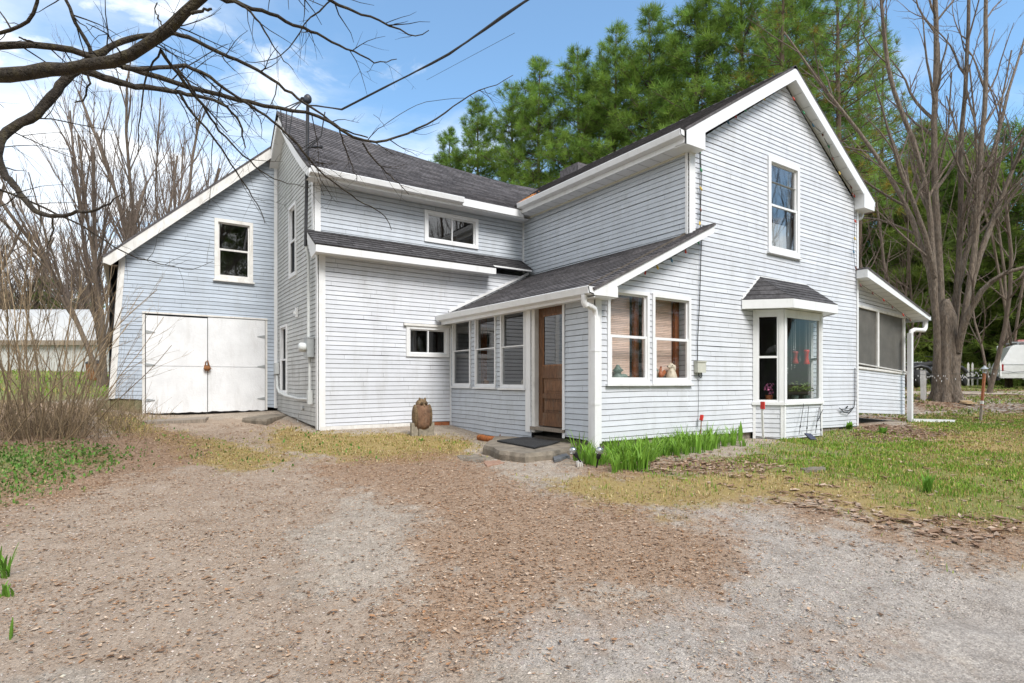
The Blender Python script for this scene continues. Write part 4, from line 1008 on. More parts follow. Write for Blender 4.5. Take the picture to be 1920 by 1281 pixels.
# --- foundation
b = MB(); r = random.Random(4)
def fnd(A, B, top, n, dep=.18, sink=.35):
    A, B = Vector(A), Vector(B)
    for k in range(n):
        p, q = A.lerp(B, k / n), A.lerp(B, (k + 1) / n); g_ = .012
        dv = (B - A).normalized(); nn = Vector((dv.y, -dv.x, 0)); h = top(k / n); o = nn * r.uniform(-.02, .02)
        zb_ = min(gzs(p.x, p.y), gzs(q.x, q.y)) - .15
        m0 = p + dv * g_ + o; m1 = q - dv * g_ + o
        P = [Vector((m.x, m.y, z)) - nn * s_ for s_ in (0, dep) for m in (m0, m1) for z in (zb_, h)]
        b.faces(P, [(0, 2, 3, 1), (4, 5, 7, 6), (0, 4, 6, 2), (1, 3, 7, 5), (1, 5, 7, 3)][:5], r.uniform(.7, 1.4))
fnd((XP + .05, YF + .05, 0), (XR - .02, YF + .05, 0), lambda t_: .47 - .1 * t_, 22)
fnd((XP + .06, YL - .1, 0), (XP + .06, YF + .05, 0), lambda t_: .36 + .1 * t_, 9)
fnd((XW + .05, YL + .05, 0), (XP, YL + .05, 0), lambda t_: .52, 7); fnd((XW + .05, YB, 0), (XW + .05, YL + .05, 0), lambda t_: .66 - .15 * t_, 8)
part(b, 'foundation', MS['stone'])
b = MB()
for k, (x0, x1, z0, z1) in enumerate(((-.32, .08, .55, 1.02), (.085, .27, .55, 1.0), (-.55, -.33, .6, .98))): b.box(TF(YB), x0, x1, z0, z1, -.2, -.02 + .01 * k, (.9, 1.0, .75) if k else (.8, .85, .55))
part(b, 'foundation', MS['concrete'])
b = MB(); b.box(TF(YL), XW + .02, 5.1, .42, .52, -.02, .03); part(b, 'base_board', MS['white_old'])
b = MB(); b.box(TF(YL), 5.1, XP - .03, .42, .51, -.02, .02); part(b, 'base_board', MS['wood_red'])
# ------------------------------------------------------------------ trees
class Tubes:
    """collects tapered limbs and meshes them in one go"""
    def __init__(s): s.g = {}
    def add(s, pts, r, n):
        s.g.setdefault((len(pts), n), []).append((np.asarray(pts, float), np.asarray(r, float)))
    def build(s, name, m, parent=None, tvar=.2, seed=0):
        rr = np.random.RandomState(seed); VV = []; FF = []; CCs = []; off = 0
        for (m_, n), lst in s.g.items():
            P = np.stack([a for a, _ in lst]); Rr = np.stack([b for _, b in lst]); B = len(P)
            t = np.gradient(P, axis=1); t /= np.linalg.norm(t, axis=2, keepdims=True) + 1e-9
            ref = np.tile(np.array([.31, .17, .94]), (B, 1)); mean = t.mean(1); bad = np.abs((mean * ref).sum(1)) > .85 * np.linalg.norm(mean, axis=1); ref[bad] = [.92, .3, -.2]
            a = np.cross(t, ref[:, None, :]); a /= np.linalg.norm(a, axis=2, keepdims=True) + 1e-9; b_ = np.cross(t, a)
            ang = np.arange(n) * 2 * np.pi / n
            V = P[:, :, None, :] + Rr[:, :, None, None] * (a[:, :, None, :] * np.cos(ang)[None, None, :, None] + b_[:, :, None, :] * np.sin(ang)[None, None, :, None])
            VV.append(V.reshape(-1, 3))
            i = np.arange(m_ - 1)[:, None]; k = np.arange(n)[None, :]
            q = np.stack([i * n + k, i * n + (k + 1) % n, (i + 1) * n + (k + 1) % n, (i + 1) * n + k], -1).reshape(-1, 4)
            FF.append((q[None] + (np.arange(B) * m_ * n)[:, None, None] + off).reshape(-1, 4)); CCs.append(np.repeat(rr.uniform(1 - tvar, 1 + tvar, B), len(q)))
            off += B * m_ * n
        if not VV: return None
        return np_mesh(name, np.concatenate(VV), np.concatenate(FF), m, np.concatenate(CCs), parent, True)
def resample(pts, m):
    pts = np.asarray(pts, float); s = np.r_[0, np.cumsum(np.linalg.norm(np.diff(pts, axis=0), axis=1))]
    # smooth Catmull-like resampling by cubic easing of the chord points
    t = np.linspace(0, s[-1], m); o = np.stack([np.interp(t, s, pts[:, k]) for k in range(3)], -1)
    if m > 6:
        for _ in range(2): o[1:-1] = .25 * o[:-2] + .5 * o[1:-1] + .25 * o[2:]
    return o
def rotdir(d, ang, az, r):
    d = d / np.linalg.norm(d); a = np.cross(d, [.3, .2, .93]); 
    if np.linalg.norm(a) < 1e-3: a = np.array([1., 0, 0])
    a /= np.linalg.norm(a); b_ = np.cross(d, a)
    return d * math.cos(ang) + (a * math.cos(az) + b_ * math.sin(az)) * math.sin(ang)
def grow(tk, tw, p, d, L_, rad0, lev, r, o):
    """o: dens, ang, jit, up, maxlev, ratio"""
    m = 7 if lev <= 1 else 5
    pts = [np.array(p, float)]; d = np.array(d, float)
    for i in range(m - 1):
        d = d + r.normal(0, o['jit'], 3) + np.array([0, 0, o['up'] * (1 if lev else .5)]); d /= np.linalg.norm(d)
        pts.append(pts[-1] + d * L_ / (m - 1))
    end = .45 if lev == 0 else .3
    rd = rad0 * np.linspace(1, end, m) ** 1.0
    kids(tk, tw, np.array(pts), rd, lev, r, o)
def kids(tk, tw, pts, rd, lev, r, o, t0=None):
    m = len(pts)
    (tk if rd[0] > o.get('thick', .03) else tw).add(pts, rd, 8 if rd[0] > .06 else 5 if rd[0] > .015 else 3)
    if lev >= o['maxlev']: return
    L_ = np.linalg.norm(np.diff(pts, axis=0), axis=1).sum()
    nc = max(2, int(L_ * o['dens'][lev] + r.rand()))
    for t in np.sort(r.uniform(o['t0'][lev] if t0 is None else t0, 1, nc)):
        i = min(int(t * (m - 1)), m - 2); f = t * (m - 1) - i
        p = pts[i] * (1 - f) + pts[i + 1] * f; d = pts[i + 1] - pts[i]; d /= np.linalg.norm(d) + 1e-9
        rr = rd[i] * (1 - f) + rd[i + 1] * f
        nd = rotdir(d, r.uniform(*o['ang']), r.uniform(0, 6.28), r)
        nl = min(L_, o['cap'][lev]) * r.uniform(*o['ratio']) * (1.15 - .6 * t)
        grow(tk, tw, p, nd, nl, max(rr * r.uniform(.4, .7), o['rmin']), lev + 1, r, o)
BASE_O = dict(dens=[1.3, 2.4, 3.6, 5], ang=(.3, .8), jit=.09, up=.05, maxlev=3, ratio=(.35, .62), t0=[.22, .15, .12, .1], cap=[9, 5, 3, 2], rmin=.0035)
def bare_tree(name, loc, seed, stems, o, label, cat='tree', group=None, m1='bark_grey', m2='twig'):
    r = np.random.RandomState(seed); tk, tw = Tubes(), Tubes()
    for d, L_, rd in stems: grow(tk, tw, (r.normal(0, .08), r.normal(0, .08), -.15), np.array(d, float) / np.linalg.norm(d), L_, rd, 0, r, o)
    t = thing(name, loc, label, cat, group, static=False)
    tk.build('trunk', MS[m1], t, seed=seed); tw.build('crown', MS[m2], t, seed=seed + 1)
    return t
def vase(seed, n, L_, rd, spread):
    r = np.random.RandomState(seed); out = []
    for k in range(n):
        a = 6.28 * k / n + r.uniform(-.4, .4); s = spread * r.uniform(.3, 1)
        out.append(((math.cos(a) * s, math.sin(a) * s, 1), L_ * r.uniform(.8, 1.1), rd * r.uniform(.6, 1.1)))
    return out

# -- pines
def tufts(cent, axis, size, k, wid, r, col, cvar=.35, yellow=.25):
    n = len(cent); cent = np.repeat(cent, k, 0); ax = np.repeat(axis, k, 0); sz = np.repeat(size, k)[:, None]
    d = ax * .8 + r.normal(0, .62, (n * k, 3)); d /= np.linalg.norm(d, axis=1, keepdims=True) + 1e-9
    s = np.cross(d, r.normal(0, 1, (n * k, 3))); s /= np.linalg.norm(s, axis=1, keepdims=True) + 1e-9
    b0 = cent + d * sz * .05; b1 = cent + d * sz * r.uniform(.6, 1.15, (n * k, 1))
    V = np.stack([b0 - s * wid * sz * .4, b0 + s * wid * sz * .4, b1 + s * wid * sz * .25, b1 - s * wid * sz * .25], 1).reshape(-1, 3)
    Fq = np.arange(n * k * 4).reshape(-1, 4)
    tone = r.uniform(1 - cvar, 1 + cvar, (n, 1)) * np.ones((1, 3)); y = r.uniform(0, yellow, n); tone[:, 0] *= 1 + y * 1.6; tone[:, 1] *= 1 + y * .5
    return V, Fq, np.repeat(tone, k, 0)
def conifer(name, seed, H, spread, low, m, label, group, k=12, per=1.0, droop=.1, tsize=(.35, .62), profile=.75, wid=.11, cvar=.38, brown=False, gap=.45, bare_below=True):
    r = np.random.RandomState(seed); tk, tw = Tubes(), Tubes(); t = thing(name, (0, 0, 0), label, 'tree', group, static=False)
    zz = np.linspace(-.3, H, 12); wob = np.cumsum(r.normal(0, .05, (12, 2)), 0)
    tp = np.stack([wob[:, 0], wob[:, 1], zz], -1); tr = .012 * H * np.linspace(1, .08, 12) ** .9; tk.add(tp, tr, 9)
    def trunk_at(z): return np.array([np.interp(z, zz, tp[:, 0]), np.interp(z, zz, tp[:, 1]), z])
    Ct, Ax, Sz = [], [], []
    if bare_below:
        for z in np.arange(H * .12, H * low, .5):
            if r.rand() < .75:
                a = r.uniform(0, 6.28); L_ = r.uniform(.5, 1.8) * spread / 4; p = trunk_at(z)
                d = np.array([math.cos(a), math.sin(a), r.uniform(-.15, .2)]); q = [p + d * L_ * u + np.array([0, 0, -.1 * u * u]) for u in (0, .35, .7, 1)]
                tw.add(q, np.array([.03, .022, .014, .006]), 4)
    z = H * low
    while z < H - .2:
        u = (z - H * low) / (H * (1 - low)); nb = r.randint(4, 7)
        a0 = r.uniform(0, 6.28)
        for j in range(nb):
            if r.rand() < .13: continue
            a = a0 + 6.28 * j / nb + r.normal(0, .25)
            L_ = spread * ((1 - u) ** profile * .92 + .08) * r.uniform(.55, 1.15) * (.75 + .25 * min(1, u * 5 + .4))
            rise = (.5 * u + .12 - droop * 2 * (1 - u)) + r.normal(0, .1)
            p = trunk_at(z + r.uniform(-.15, .15)); d = np.array([math.cos(a), math.sin(a), rise]); d /= np.linalg.norm(d)
            pts = []
            for s in np.linspace(0, 1, 6): pts.append(p + d * L_ * s + np.array([0, 0, (.18 - droop) * L_ * s * s]) + r.normal(0, .02 * L_, 3) * (s > 0))
            pts = np.array(pts); tw.add(pts, np.linspace(.045, .01, 6) * min(1.3, L_ / 3 + .2), 4)
            nt = max(3, int(L_ * 5.5 * per))
            for s in r.uniform(.28, 1.02, nt):
                i = min(int(s * 5), 4); f = s * 5 - i; c = pts[i] * (1 - f) + pts[i + 1] * f
                side = np.cross(d, [0, 0, 1]); side /= np.linalg.norm(side); w = r.normal(0, .22 * L_ * (1.1 - .6 * s))
                c2 = c + side * w + np.array([0, 0, r.normal(0.02, .09) * L_ * .5]) 
                if abs(w) > .25: tw.add([c, (c + c2) / 2 + [0, 0, .02], c2], np.array([.012, .009, .005]), 3)
                Ct.append(c2); ax = d * .7 + side * np.sign(w) * .5 + np.array([0, 0, .35 - droop]); Ax.append(ax / np.linalg.norm(ax)); Sz.append(r.uniform(*tsize))
        z += gap * r.uniform(.75, 1.25) * (1.15 - .4 * u)
    Ct.append(trunk_at(H)); Ax.append(np.array([0, 0, 1.])); Sz.append(.5)
    V, Fq, cl = tufts(np.array(Ct), np.array(Ax), np.array(Sz), k, wid, r, None, cvar)
    if brown:
        bm = np.repeat(r.rand(len(Ct)) < .14, k); cl[bm] = cl[bm] * np.array([1.5, .72, .8])
    tk.build('trunk', MS['pine_bark'], t, seed=seed); tw.build('branch', MS['pine_bark'], t, seed=seed)
    np_mesh('crown', V, Fq, MS[m], cl, t)
    return t
def plant_tree(o, px, ytop, d, H, rz, label=None, sxy=1.0, ybase=None, xy=None):
    b_ = at(px, 700, d); z0 = gzs(b_.x, b_.y); ztop = CAM_H + (HOR - ytop) * d / F_PX; s = max(.2, (ztop - z0) / H)
    o.location = (b_.x, b_.y, z0); o.rotation_euler = (0, 0, rz); o.scale = (s * sxy, s * sxy, s)
    if label: o['label'] = label
    return o
PG = 'tall white pines in a row behind the house'
pine_a = conifer('pine_tree', 1, 24, 4.6, .36, 'needle', '', PG, k=26, per=1.85, tsize=(.3, .58), wid=.05, gap=.62, cvar=.5)
pine_b = conifer('pine_tree', 2, 24, 4.2, .40, 'needle', '', PG, k=26, per=1.85, tsize=(.3, .58), wid=.05, gap=.62, cvar=.5)
pine_c = conifer('pine_tree', 3, 24, 5.0, .33, 'needle', '', PG, k=26, per=1.65, tsize=(.3, .58), wid=.05, gap=.62, cvar=.5)
SP = [(835, 250, 50, 0, 1.0, 'green pine furthest left in the row, just showing over the wing roof'),
      (895, 190, 47, 1, .95, 'second pine from the left, its crown rising beside the lowest one'),
      (962, 158, 45, 2, 1.0, 'pine with a rounded top standing over the middle of the wing roof'),
      (1022, 118, 43, 0, 1.0, 'bushy pine rising above the right end of the wing ridge'),
      (1090, 92, 41, 1, 1.05, 'pine above the valley where the two house roofs meet'),
      (1150, 55, 40, 2, 1.0, 'pine with a ragged spire over the lower end of the main roof'),
      (1215, 12, 38, 0, 1.0, 'tall pine over the middle of the main roof slope'),
      (1300, -40, 36, 1, 1.05, 'dense pine cut off by the top edge, left of the gable peak'),
      (1395, -70, 35, 2, 1.0, 'large pine directly behind the gable peak'),
      (1480, -60, 37, 0, .95, 'dense green pine behind the thin browned ones right of the gable peak'),
      (1120, 120, 52, 2, 1.0, 'farther pine filling the gap behind the roof valley'),
      (1260, 60, 50, 0, 1.0, 'farther pine half hidden behind the dense ones by the main roof')]
used = set()
for i, (px, yt, d, w_, sx, lb) in enumerate(SP):
    pr = (pine_a, pine_b, pine_c)[w_]; o = pr if w_ not in used else copy_tree(pr); used.add(w_)
    plant_tree(o, px, yt, d, 24, 1.3 * i, lb, sx)
sparse = conifer('pine_tree', 8, 24, 4.0, .42, 'needle', '', 'thin half bare pines behind the right eave', k=18, per=.85, brown=True, gap=.62, tsize=(.3, .55), wid=.055)
plant_tree(sparse, 1478, -90, 31, 24, .3, 'thin pine with browned needles right of the gable peak', .95)
o = copy_tree(sparse); plant_tree(o, 1562, -110, 30, 24, 2.4, 'thin pine with a bare grey trunk over the right rake', .85)
o = copy_tree(sparse); plant_tree(o, 1604, -40, 33, 24, 4.0, 'thin sparse pine closest to the multi stemmed bare maple', .8)
o = copy_tree(sparse); plant_tree(o, 1660, 60, 40, 24, 5.2, 'far sparse pine behind the bare maple stems', .9)
DG = 'dark evergreens closing off the yard on the right'
spr = conifer('spruce_tree', 12, 13, 3.6, .02, 'needle_dark', '', DG, k=22, per=1.4, droop=.30, wid=.06, tsize=(.3, .55), profile=.8, gap=.34, bare_below=False)
spr2 = conifer('spruce_tree', 13, 13, 4.0, .02, 'needle', '', DG, k=22, per=1.3, droop=.22, wid=.06, tsize=(.3, .6), profile=.7, gap=.36, bare_below=False)
for i, (px, yt, d, w_, lb) in enumerate([(1690, 300, 37, 0, 'dark spruce behind the porch roof tip'), (1765, 270, 39, 1, 'pale green evergreen between the maple stems'), (1842, 285, 36, 0, 'dark spruce right of the maple, hanging over the van'),
                              (1905, 240, 38, 1, 'yellowish evergreen at the right edge above the van'), (1975, 290, 33, 0, 'drooping spruce cut by the right edge of the photo'), (1640, 340, 40, 1, 'evergreen glimpsed over the screened porch roof'), (1730, 230, 46, 0, 'dark evergreen farther back behind the maple'), (1600, 300, 44, 0, 'evergreen just right of the gable eave, behind the bare stems'), (1800, 260, 48, 1, 'evergreen filling the gap right of the maple trunk, far back'), (1870, 330, 46, 0, 'darkest evergreen far behind the van roof'), (2040, 200, 40, 1, 'evergreen beyond the right edge with only its left branches in view')]):
    pr = (spr, spr2)[w_]; o = pr if i < 2 else copy_tree(pr)
    plant_tree(o, px, yt, d, 13, 1.1 * i, lb, 1.15)

# -- multi stemmed maple on the right
def traced(tk, tw, pts, d0, d1, r0, r1, r, o, lev=1, m=None, t0=.1):
    P = [at(x, y, d0 + (d1 - d0) * i / (len(pts) - 1)) for i, (x, y) in enumerate(pts)]
    m = m or max(8, len(pts) * 2); Q = resample([tuple(p) for p in P], m)
    Q[1:-1] += r.normal(0, .004 * d0 * .15, (m - 2, 3))
    kids(tk, tw, Q, np.linspace(r0, r1, m), lev, r, o, t0)
r = np.random.RandomState(17); tk, tw = Tubes(), Tubes()
mo = dict(BASE_O, dens=[.8, 1.3, 2.6, 4.0], ang=(.25, .8), up=.07, maxlev=3, cap=[7, 3.6, 2.2, 1.4], thick=.035, rmin=.006)
b_ = gp(1774, 752); mb_d = SS * b_.x + CC * b_.y
MD = 20.0
for pts, r0, r1, dd in (([(1762, 760), (1757, 640), (1752, 500), (1740, 350), (1722, 280), (1690, 215), (1665, 150), (1655, 60), (1648, -80)], .115, .045, -.2),
                        ([(1772, 760), (1768, 600), (1757, 440), (1750, 300), (1752, 200), (1756, 100), (1752, -90)], .135, .065, .3),
                        ([(1782, 760), (1785, 620), (1798, 520), (1803, 400), (1800, 250), (1815, 150), (1818, -80)], .11, .045, .1),
                        ([(1788, 760), (1800, 600), (1828, 520), (1832, 400), (1840, 280), (1850, 150), (1845, 40), (1852, -80)], .11, .05, -.4),
                        ([(1768, 700), (1758, 600), (1738, 480), (1700, 380), (1650, 300), (1600, 230), (1540, 160), (1470, 60)], .12, .03, .9),
                        ([(1795, 660), (1812, 590), (1850, 525), (1890, 507), (1950, 495)], .13, .05, -.9),
                        ([(1815, 560), (1835, 470), (1868, 400), (1905, 300), (1940, 200)], .12, .03, -.3),
                        ([(1752, 520), (1735, 430), (1690, 330), (1668, 250), (1640, 160)], .10, .02, -.6),
                        ([(1780, 600), (1815, 470), (1870, 250), (1900, 130), (1925, 60)], .10, .03, .4)):
    traced(tk, tw, pts, MD + dd * .3, MD + dd * 2, r0, r1, r, mo, 0, t0=.25)
c = at(1774, 752, MD); tk.add([c + Vector((0, 0, -.3)), c + Vector((0, 0, .2)), c + Vector((0, 0, 1.2)), c + Vector((.02, 0, 2.2)), c + Vector((0, 0, 3.0)), c + Vector((0, 0, 3.6))], np.array([.55, .42, .36, .35, .30, .10]), 14)
for k in range(9):
    a = k * .7
    tk.add([c + Vector((math.cos(a) * .46, math.sin(a) * .46, -.2)), c + Vector((math.cos(a) * .31, math.sin(a) * .31, .35)), c + Vector((math.cos(a) * .27, math.sin(a) * .27, 1.6)), c + Vector((math.cos(a) * .24, math.sin(a) * .24, 3.0))], np.array([.17, .13, .11, .07]), 7)
t = thing('maple_tree', at(1774, 752, MD), 'huge bare multi stemmed maple with a clumped trunk in the right yard', 'tree')
for part_, m_ in ((tk, 'bark'), (tw, 'twig')):
    o = part_.build('trunk' if part_ is tk else 'crown', MS[m_], t, seed=3); o.matrix_parent_inverse = Matrix.Translation(-t.location)
# slender bare trees between house and maple
so_ = dict(BASE_O, dens=[1.6, 2.2, 3.2], maxlev=2, cap=[5, 2.5, 1.5], ang=(.4, 1.0), thick=.02, rmin=.006)
for px, d, lean, lb, sd in ((1668, 24, -.25, 'slender grey bare tree leaning left behind the porch roof', 61), (1705, 26, -.12, 'slim straight bare tree just left of the big maple', 62), (1860, 24, .2, 'slender bare tree leaning right beyond the big maple', 63)):
    p = at(px, 740, d); p.z = gzs(p.x, p.y)
    bare_tree('bare_tree', p, sd, [((lean * CC, -lean * SS, 1), 9, .10), ((lean * 1.8 * CC, .1, 1), 7, .06)], so_, lb)

UG = 'tall bare trees screening the right side of the sky'
uo = dict(BASE_O, dens=[.9, 1.5, 2.4, 3], ang=(.2, .6), jit=.07, up=.06, maxlev=3, ratio=(.35, .65), cap=[6, 3, 1.8, 1], rmin=.006, t0=[.3, .15, .1, .1])
p = at(1690, 735, 35); p.z = gzs(p.x, p.y)
ut = bare_tree('bare_tree', p, 66, vase(9, 3, 16, .075, .22), uo, 'tall bare tree seen behind the leftmost stems of the maple', group=UG, m1='bark_grey')
p = at(1785, 735, 33); p.z = gzs(p.x, p.y)
ut2 = bare_tree('bare_tree', p, 67, vase(10, 3, 18, .075, .2), uo, 'tall bare tree directly behind the middle of the maple trunk', group=UG, m1='bark_grey')
for px, d, s, rz, src, lb in ((1895, 30, 1.05, 2.6, 1, 'tall bare tree over the white van'),):
    o = copy_tree((ut, ut2)[src]); q = at(px, 735, d); o.location = (q.x, q.y, gzs(q.x, q.y)); o.rotation_euler = (0, 0, rz); o.scale = (s, s, s); o['label'] = lb
# -- vase shaped bare trees at the left, behind the barn
vo = dict(BASE_O, dens=[1.3, 1.7, 2.4, 3], ang=(.15, .5), jit=.06, up=.06, maxlev=3, ratio=(.4, .7), cap=[7, 3.5, 2, 1], rmin=.0055, t0=[.15, .12, .1, .1])
p = at(196, 700, 21); p.z = gzs(p.x, p.y)
la = bare_tree('bare_tree', p, 71, vase(5, 8, 10.2, .10, .55), vo, 'tall bare tree with many upswept stems left of the barn', m1='bark_grey')
p = at(306, 700, 29); p.z = gzs(p.x, p.y)
lb_ = bare_tree('bare_tree', p, 72, vase(6, 8, 13.6, .11, .34), vo, 'bare twiggy tree rising over the barn roof', m1='bark_grey')
FB = 'bare trees far off beyond the white shed'
for i, (px, yt, d, lb) in enumerate(((-60, 330, 40, 'far bare tree cut by the left edge'), (30, 420, 46, 'far bare tree over the left half of the white shed'), (120, 430, 50, 'far bare tree over the middle of the white shed'), (185, 420, 44, 'far bare tree between the white shed and the barn'))):
    o = copy_tree(la if i % 2 else lb_); plant_tree(o, px, yt, d, 10.5 if i % 2 else 14, i * 1.9, lb, 1.3); o['group'] = FB
for i, (px, yt, d, sx, lb) in enumerate(((85, 520, 47, 1.5, 'dark evergreen showing above the white shed roof'), (10, 545, 52, 1.8, 'far evergreen low behind the left end of the white shed'), (165, 540, 55, 1.7, 'far evergreen low behind the right end of the white shed'))):
    o = copy_tree(spr); plant_tree(o, px, yt, d, 13, i * 2.0, lb, sx); o['group'] = 'evergreens beyond the white shed'
# -- trees across the street, behind the viewer, mirrored in the window glass
SG = 'bare street trees mirrored in the windows'
for i, (x, y, s, k) in enumerate(((-4, -9, 1.0, 0), (3, -13, 1.1, 1), (10, -10, 1.0, 0), (17, -8, 1.1, 1), (24, -3, 1.1, 0), (-12, -2, 1.0, 1), (-9, 6, .8, 0))):
    o = copy_tree(la if k == 0 else lb_); o.location = (x, y, gzs(x, y) - .05); o.rotation_euler = (0, 0, i * 1.3); o.scale = (s * 1.1, s * 1.1, s)
    o['label'] = 'bare street tree out of frame behind the viewer, mirrored in the window glass'; o['group'] = SG

for i, (x, y) in enumerate(((-14, -24), (-3, -27), (8, -26), (18, -25), (28, -22), (38, -18), (-24, -16))):  # unseen row added behind the viewer to darken the window reflections
    o = copy_tree((spr, spr2)[i % 2]); o.location = (x, y, gzs(x, y)); o.rotation_euler = (0, 0, i * 1.7); o.scale = (1.6, 1.6, 1.25)
    o['label'] = 'evergreen added out of frame behind the viewer to darken the window reflections'; o['group'] = 'evergreens added to darken the window reflections'
# -- shrubs at the left edge
def shrub(px, py, n, L_, seed, label, spread=.46, rd=.0078, d=None):
    p = gp(px, py); r = np.random.RandomState(seed); tk, tw = Tubes(), Tubes()
    o = dict(BASE_O, dens=[1.7, 2.4], ang=(.25, .7), jit=.07, up=.03, maxlev=2, ratio=(.25, .5), cap=[2.6, 1.2], rmin=.0028, thick=.001, t0=[.3, .2])
    for k in range(n):
        a = r.uniform(0, 6.28); s = abs(r.normal(0, spread)); q = (math.cos(a) * .35 * r.rand(), math.sin(a) * .35 * r.rand(), -.05)
        ll = L_ * r.uniform(.35, 1.1); grow(tk, tw, q, np.array([math.cos(a) * s, math.sin(a) * s, 1]), ll, rd * r.uniform(.5, 1.6) * (ll / L_ + .3), 0, r, o)
    t = thing('shrub', p, label, 'shrub', 'bare shrubs at the left edge', static=False)
    tk.build('stems', MS['cane'], t, tvar=.35, seed=seed); return t
shrub(62, 826, 34, 2.9, 81, 'tall bare shrub with grey brown stems, leftmost in front of the white shed')
shrub(112, 822, 44, 2.6, 82, 'dense bare shrub with tan canes beside the barn corner', .5)
shrub(20, 775, 14, 3.4, 83, 'tall bare shrub standing behind the others near the left edge', .35)
shrub(148, 775, 22, 2.0, 84, 'low bare shrub nearest to the barn corner board', .5, .009)
shrub(-40, 830, 18, 3.0, 85, 'bare shrub cut off by the left edge of the photo', .45)
def canes(name, n, cx, cy, sx, sy, hgt, seed, label):
    r = np.random.RandomState(seed); tb = Tubes()
    P = np.array([tuple(gp(cx + (i - 4) / 4 * sx, cy)) for i in range(9)])
    for k in range(n):
        c = P[r.randint(9)] + np.array([r.normal(0, .25), r.normal(0, sy), 0]); c[2] = gzs(c[0], c[1]) - .02
        a = r.uniform(0, 6.28); s = r.uniform(.1, 1.0); h = r.uniform(*hgt); d = np.array([math.cos(a) * s, math.sin(a) * s, 1.]); d /= np.linalg.norm(d)
        tb.add([c, c + d * h * .5 + r.normal(0, .02, 3), c + d * h + np.array([0, 0, -.12 * h * s]) + r.normal(0, .03, 3)], np.array([.004, .003, .0015]), 3)
    o = tb.build(name, MS['cane'], None, tvar=.4, seed=seed); return tag(o, label, 'dry stalks', kind='stuff')
canes('dry_stalks', 900, 70, 812, 150, .45, (.25, .95), 91, 'tangle of dry tan stalks around the feet of the shrubs')
canes('dry_stalks', 260, 215, 780, 60, .2, (.08, .3), 92, 'short dry stalks in front of the barn corner')

# -- overhanging limbs of the near maple on the left
r = np.random.RandomState(29); tk, tw = Tubes(), Tubes()
no = dict(BASE_O, dens=[0, 2.6, 7.0, 9.0], ang=(.5, 1.2), jit=.13, up=.0, maxlev=3, ratio=(.38, .85), cap=[1, 1.2, .75, .4], rmin=.0021, thick=.0001, t0=[.1, .1, .1, .1])
near_tree = thing('maple_tree', (-3.6, 7.4, gzs(-3.6, 7.4)), 'old bare maple at the left reaching mossy limbs in over the drive', 'tree')
TRK = [Vector((-3.6, 7.4, gzs(-3.6, 7.4) - .2)), Vector((-3.55, 7.35, 1.5)), Vector((-3.4, 7.3, 3.0)), Vector((-3.3, 7.2, 4.4)), Vector((-3.1, 7.0, 6.5)), Vector((-3.2, 6.8, 9))]
mbt = MB(); mbt.tube(TRK, [.42, .30, .27, .25, .18, .08], 14); mbt.build('trunk', MS['bark_near'], near_tree)
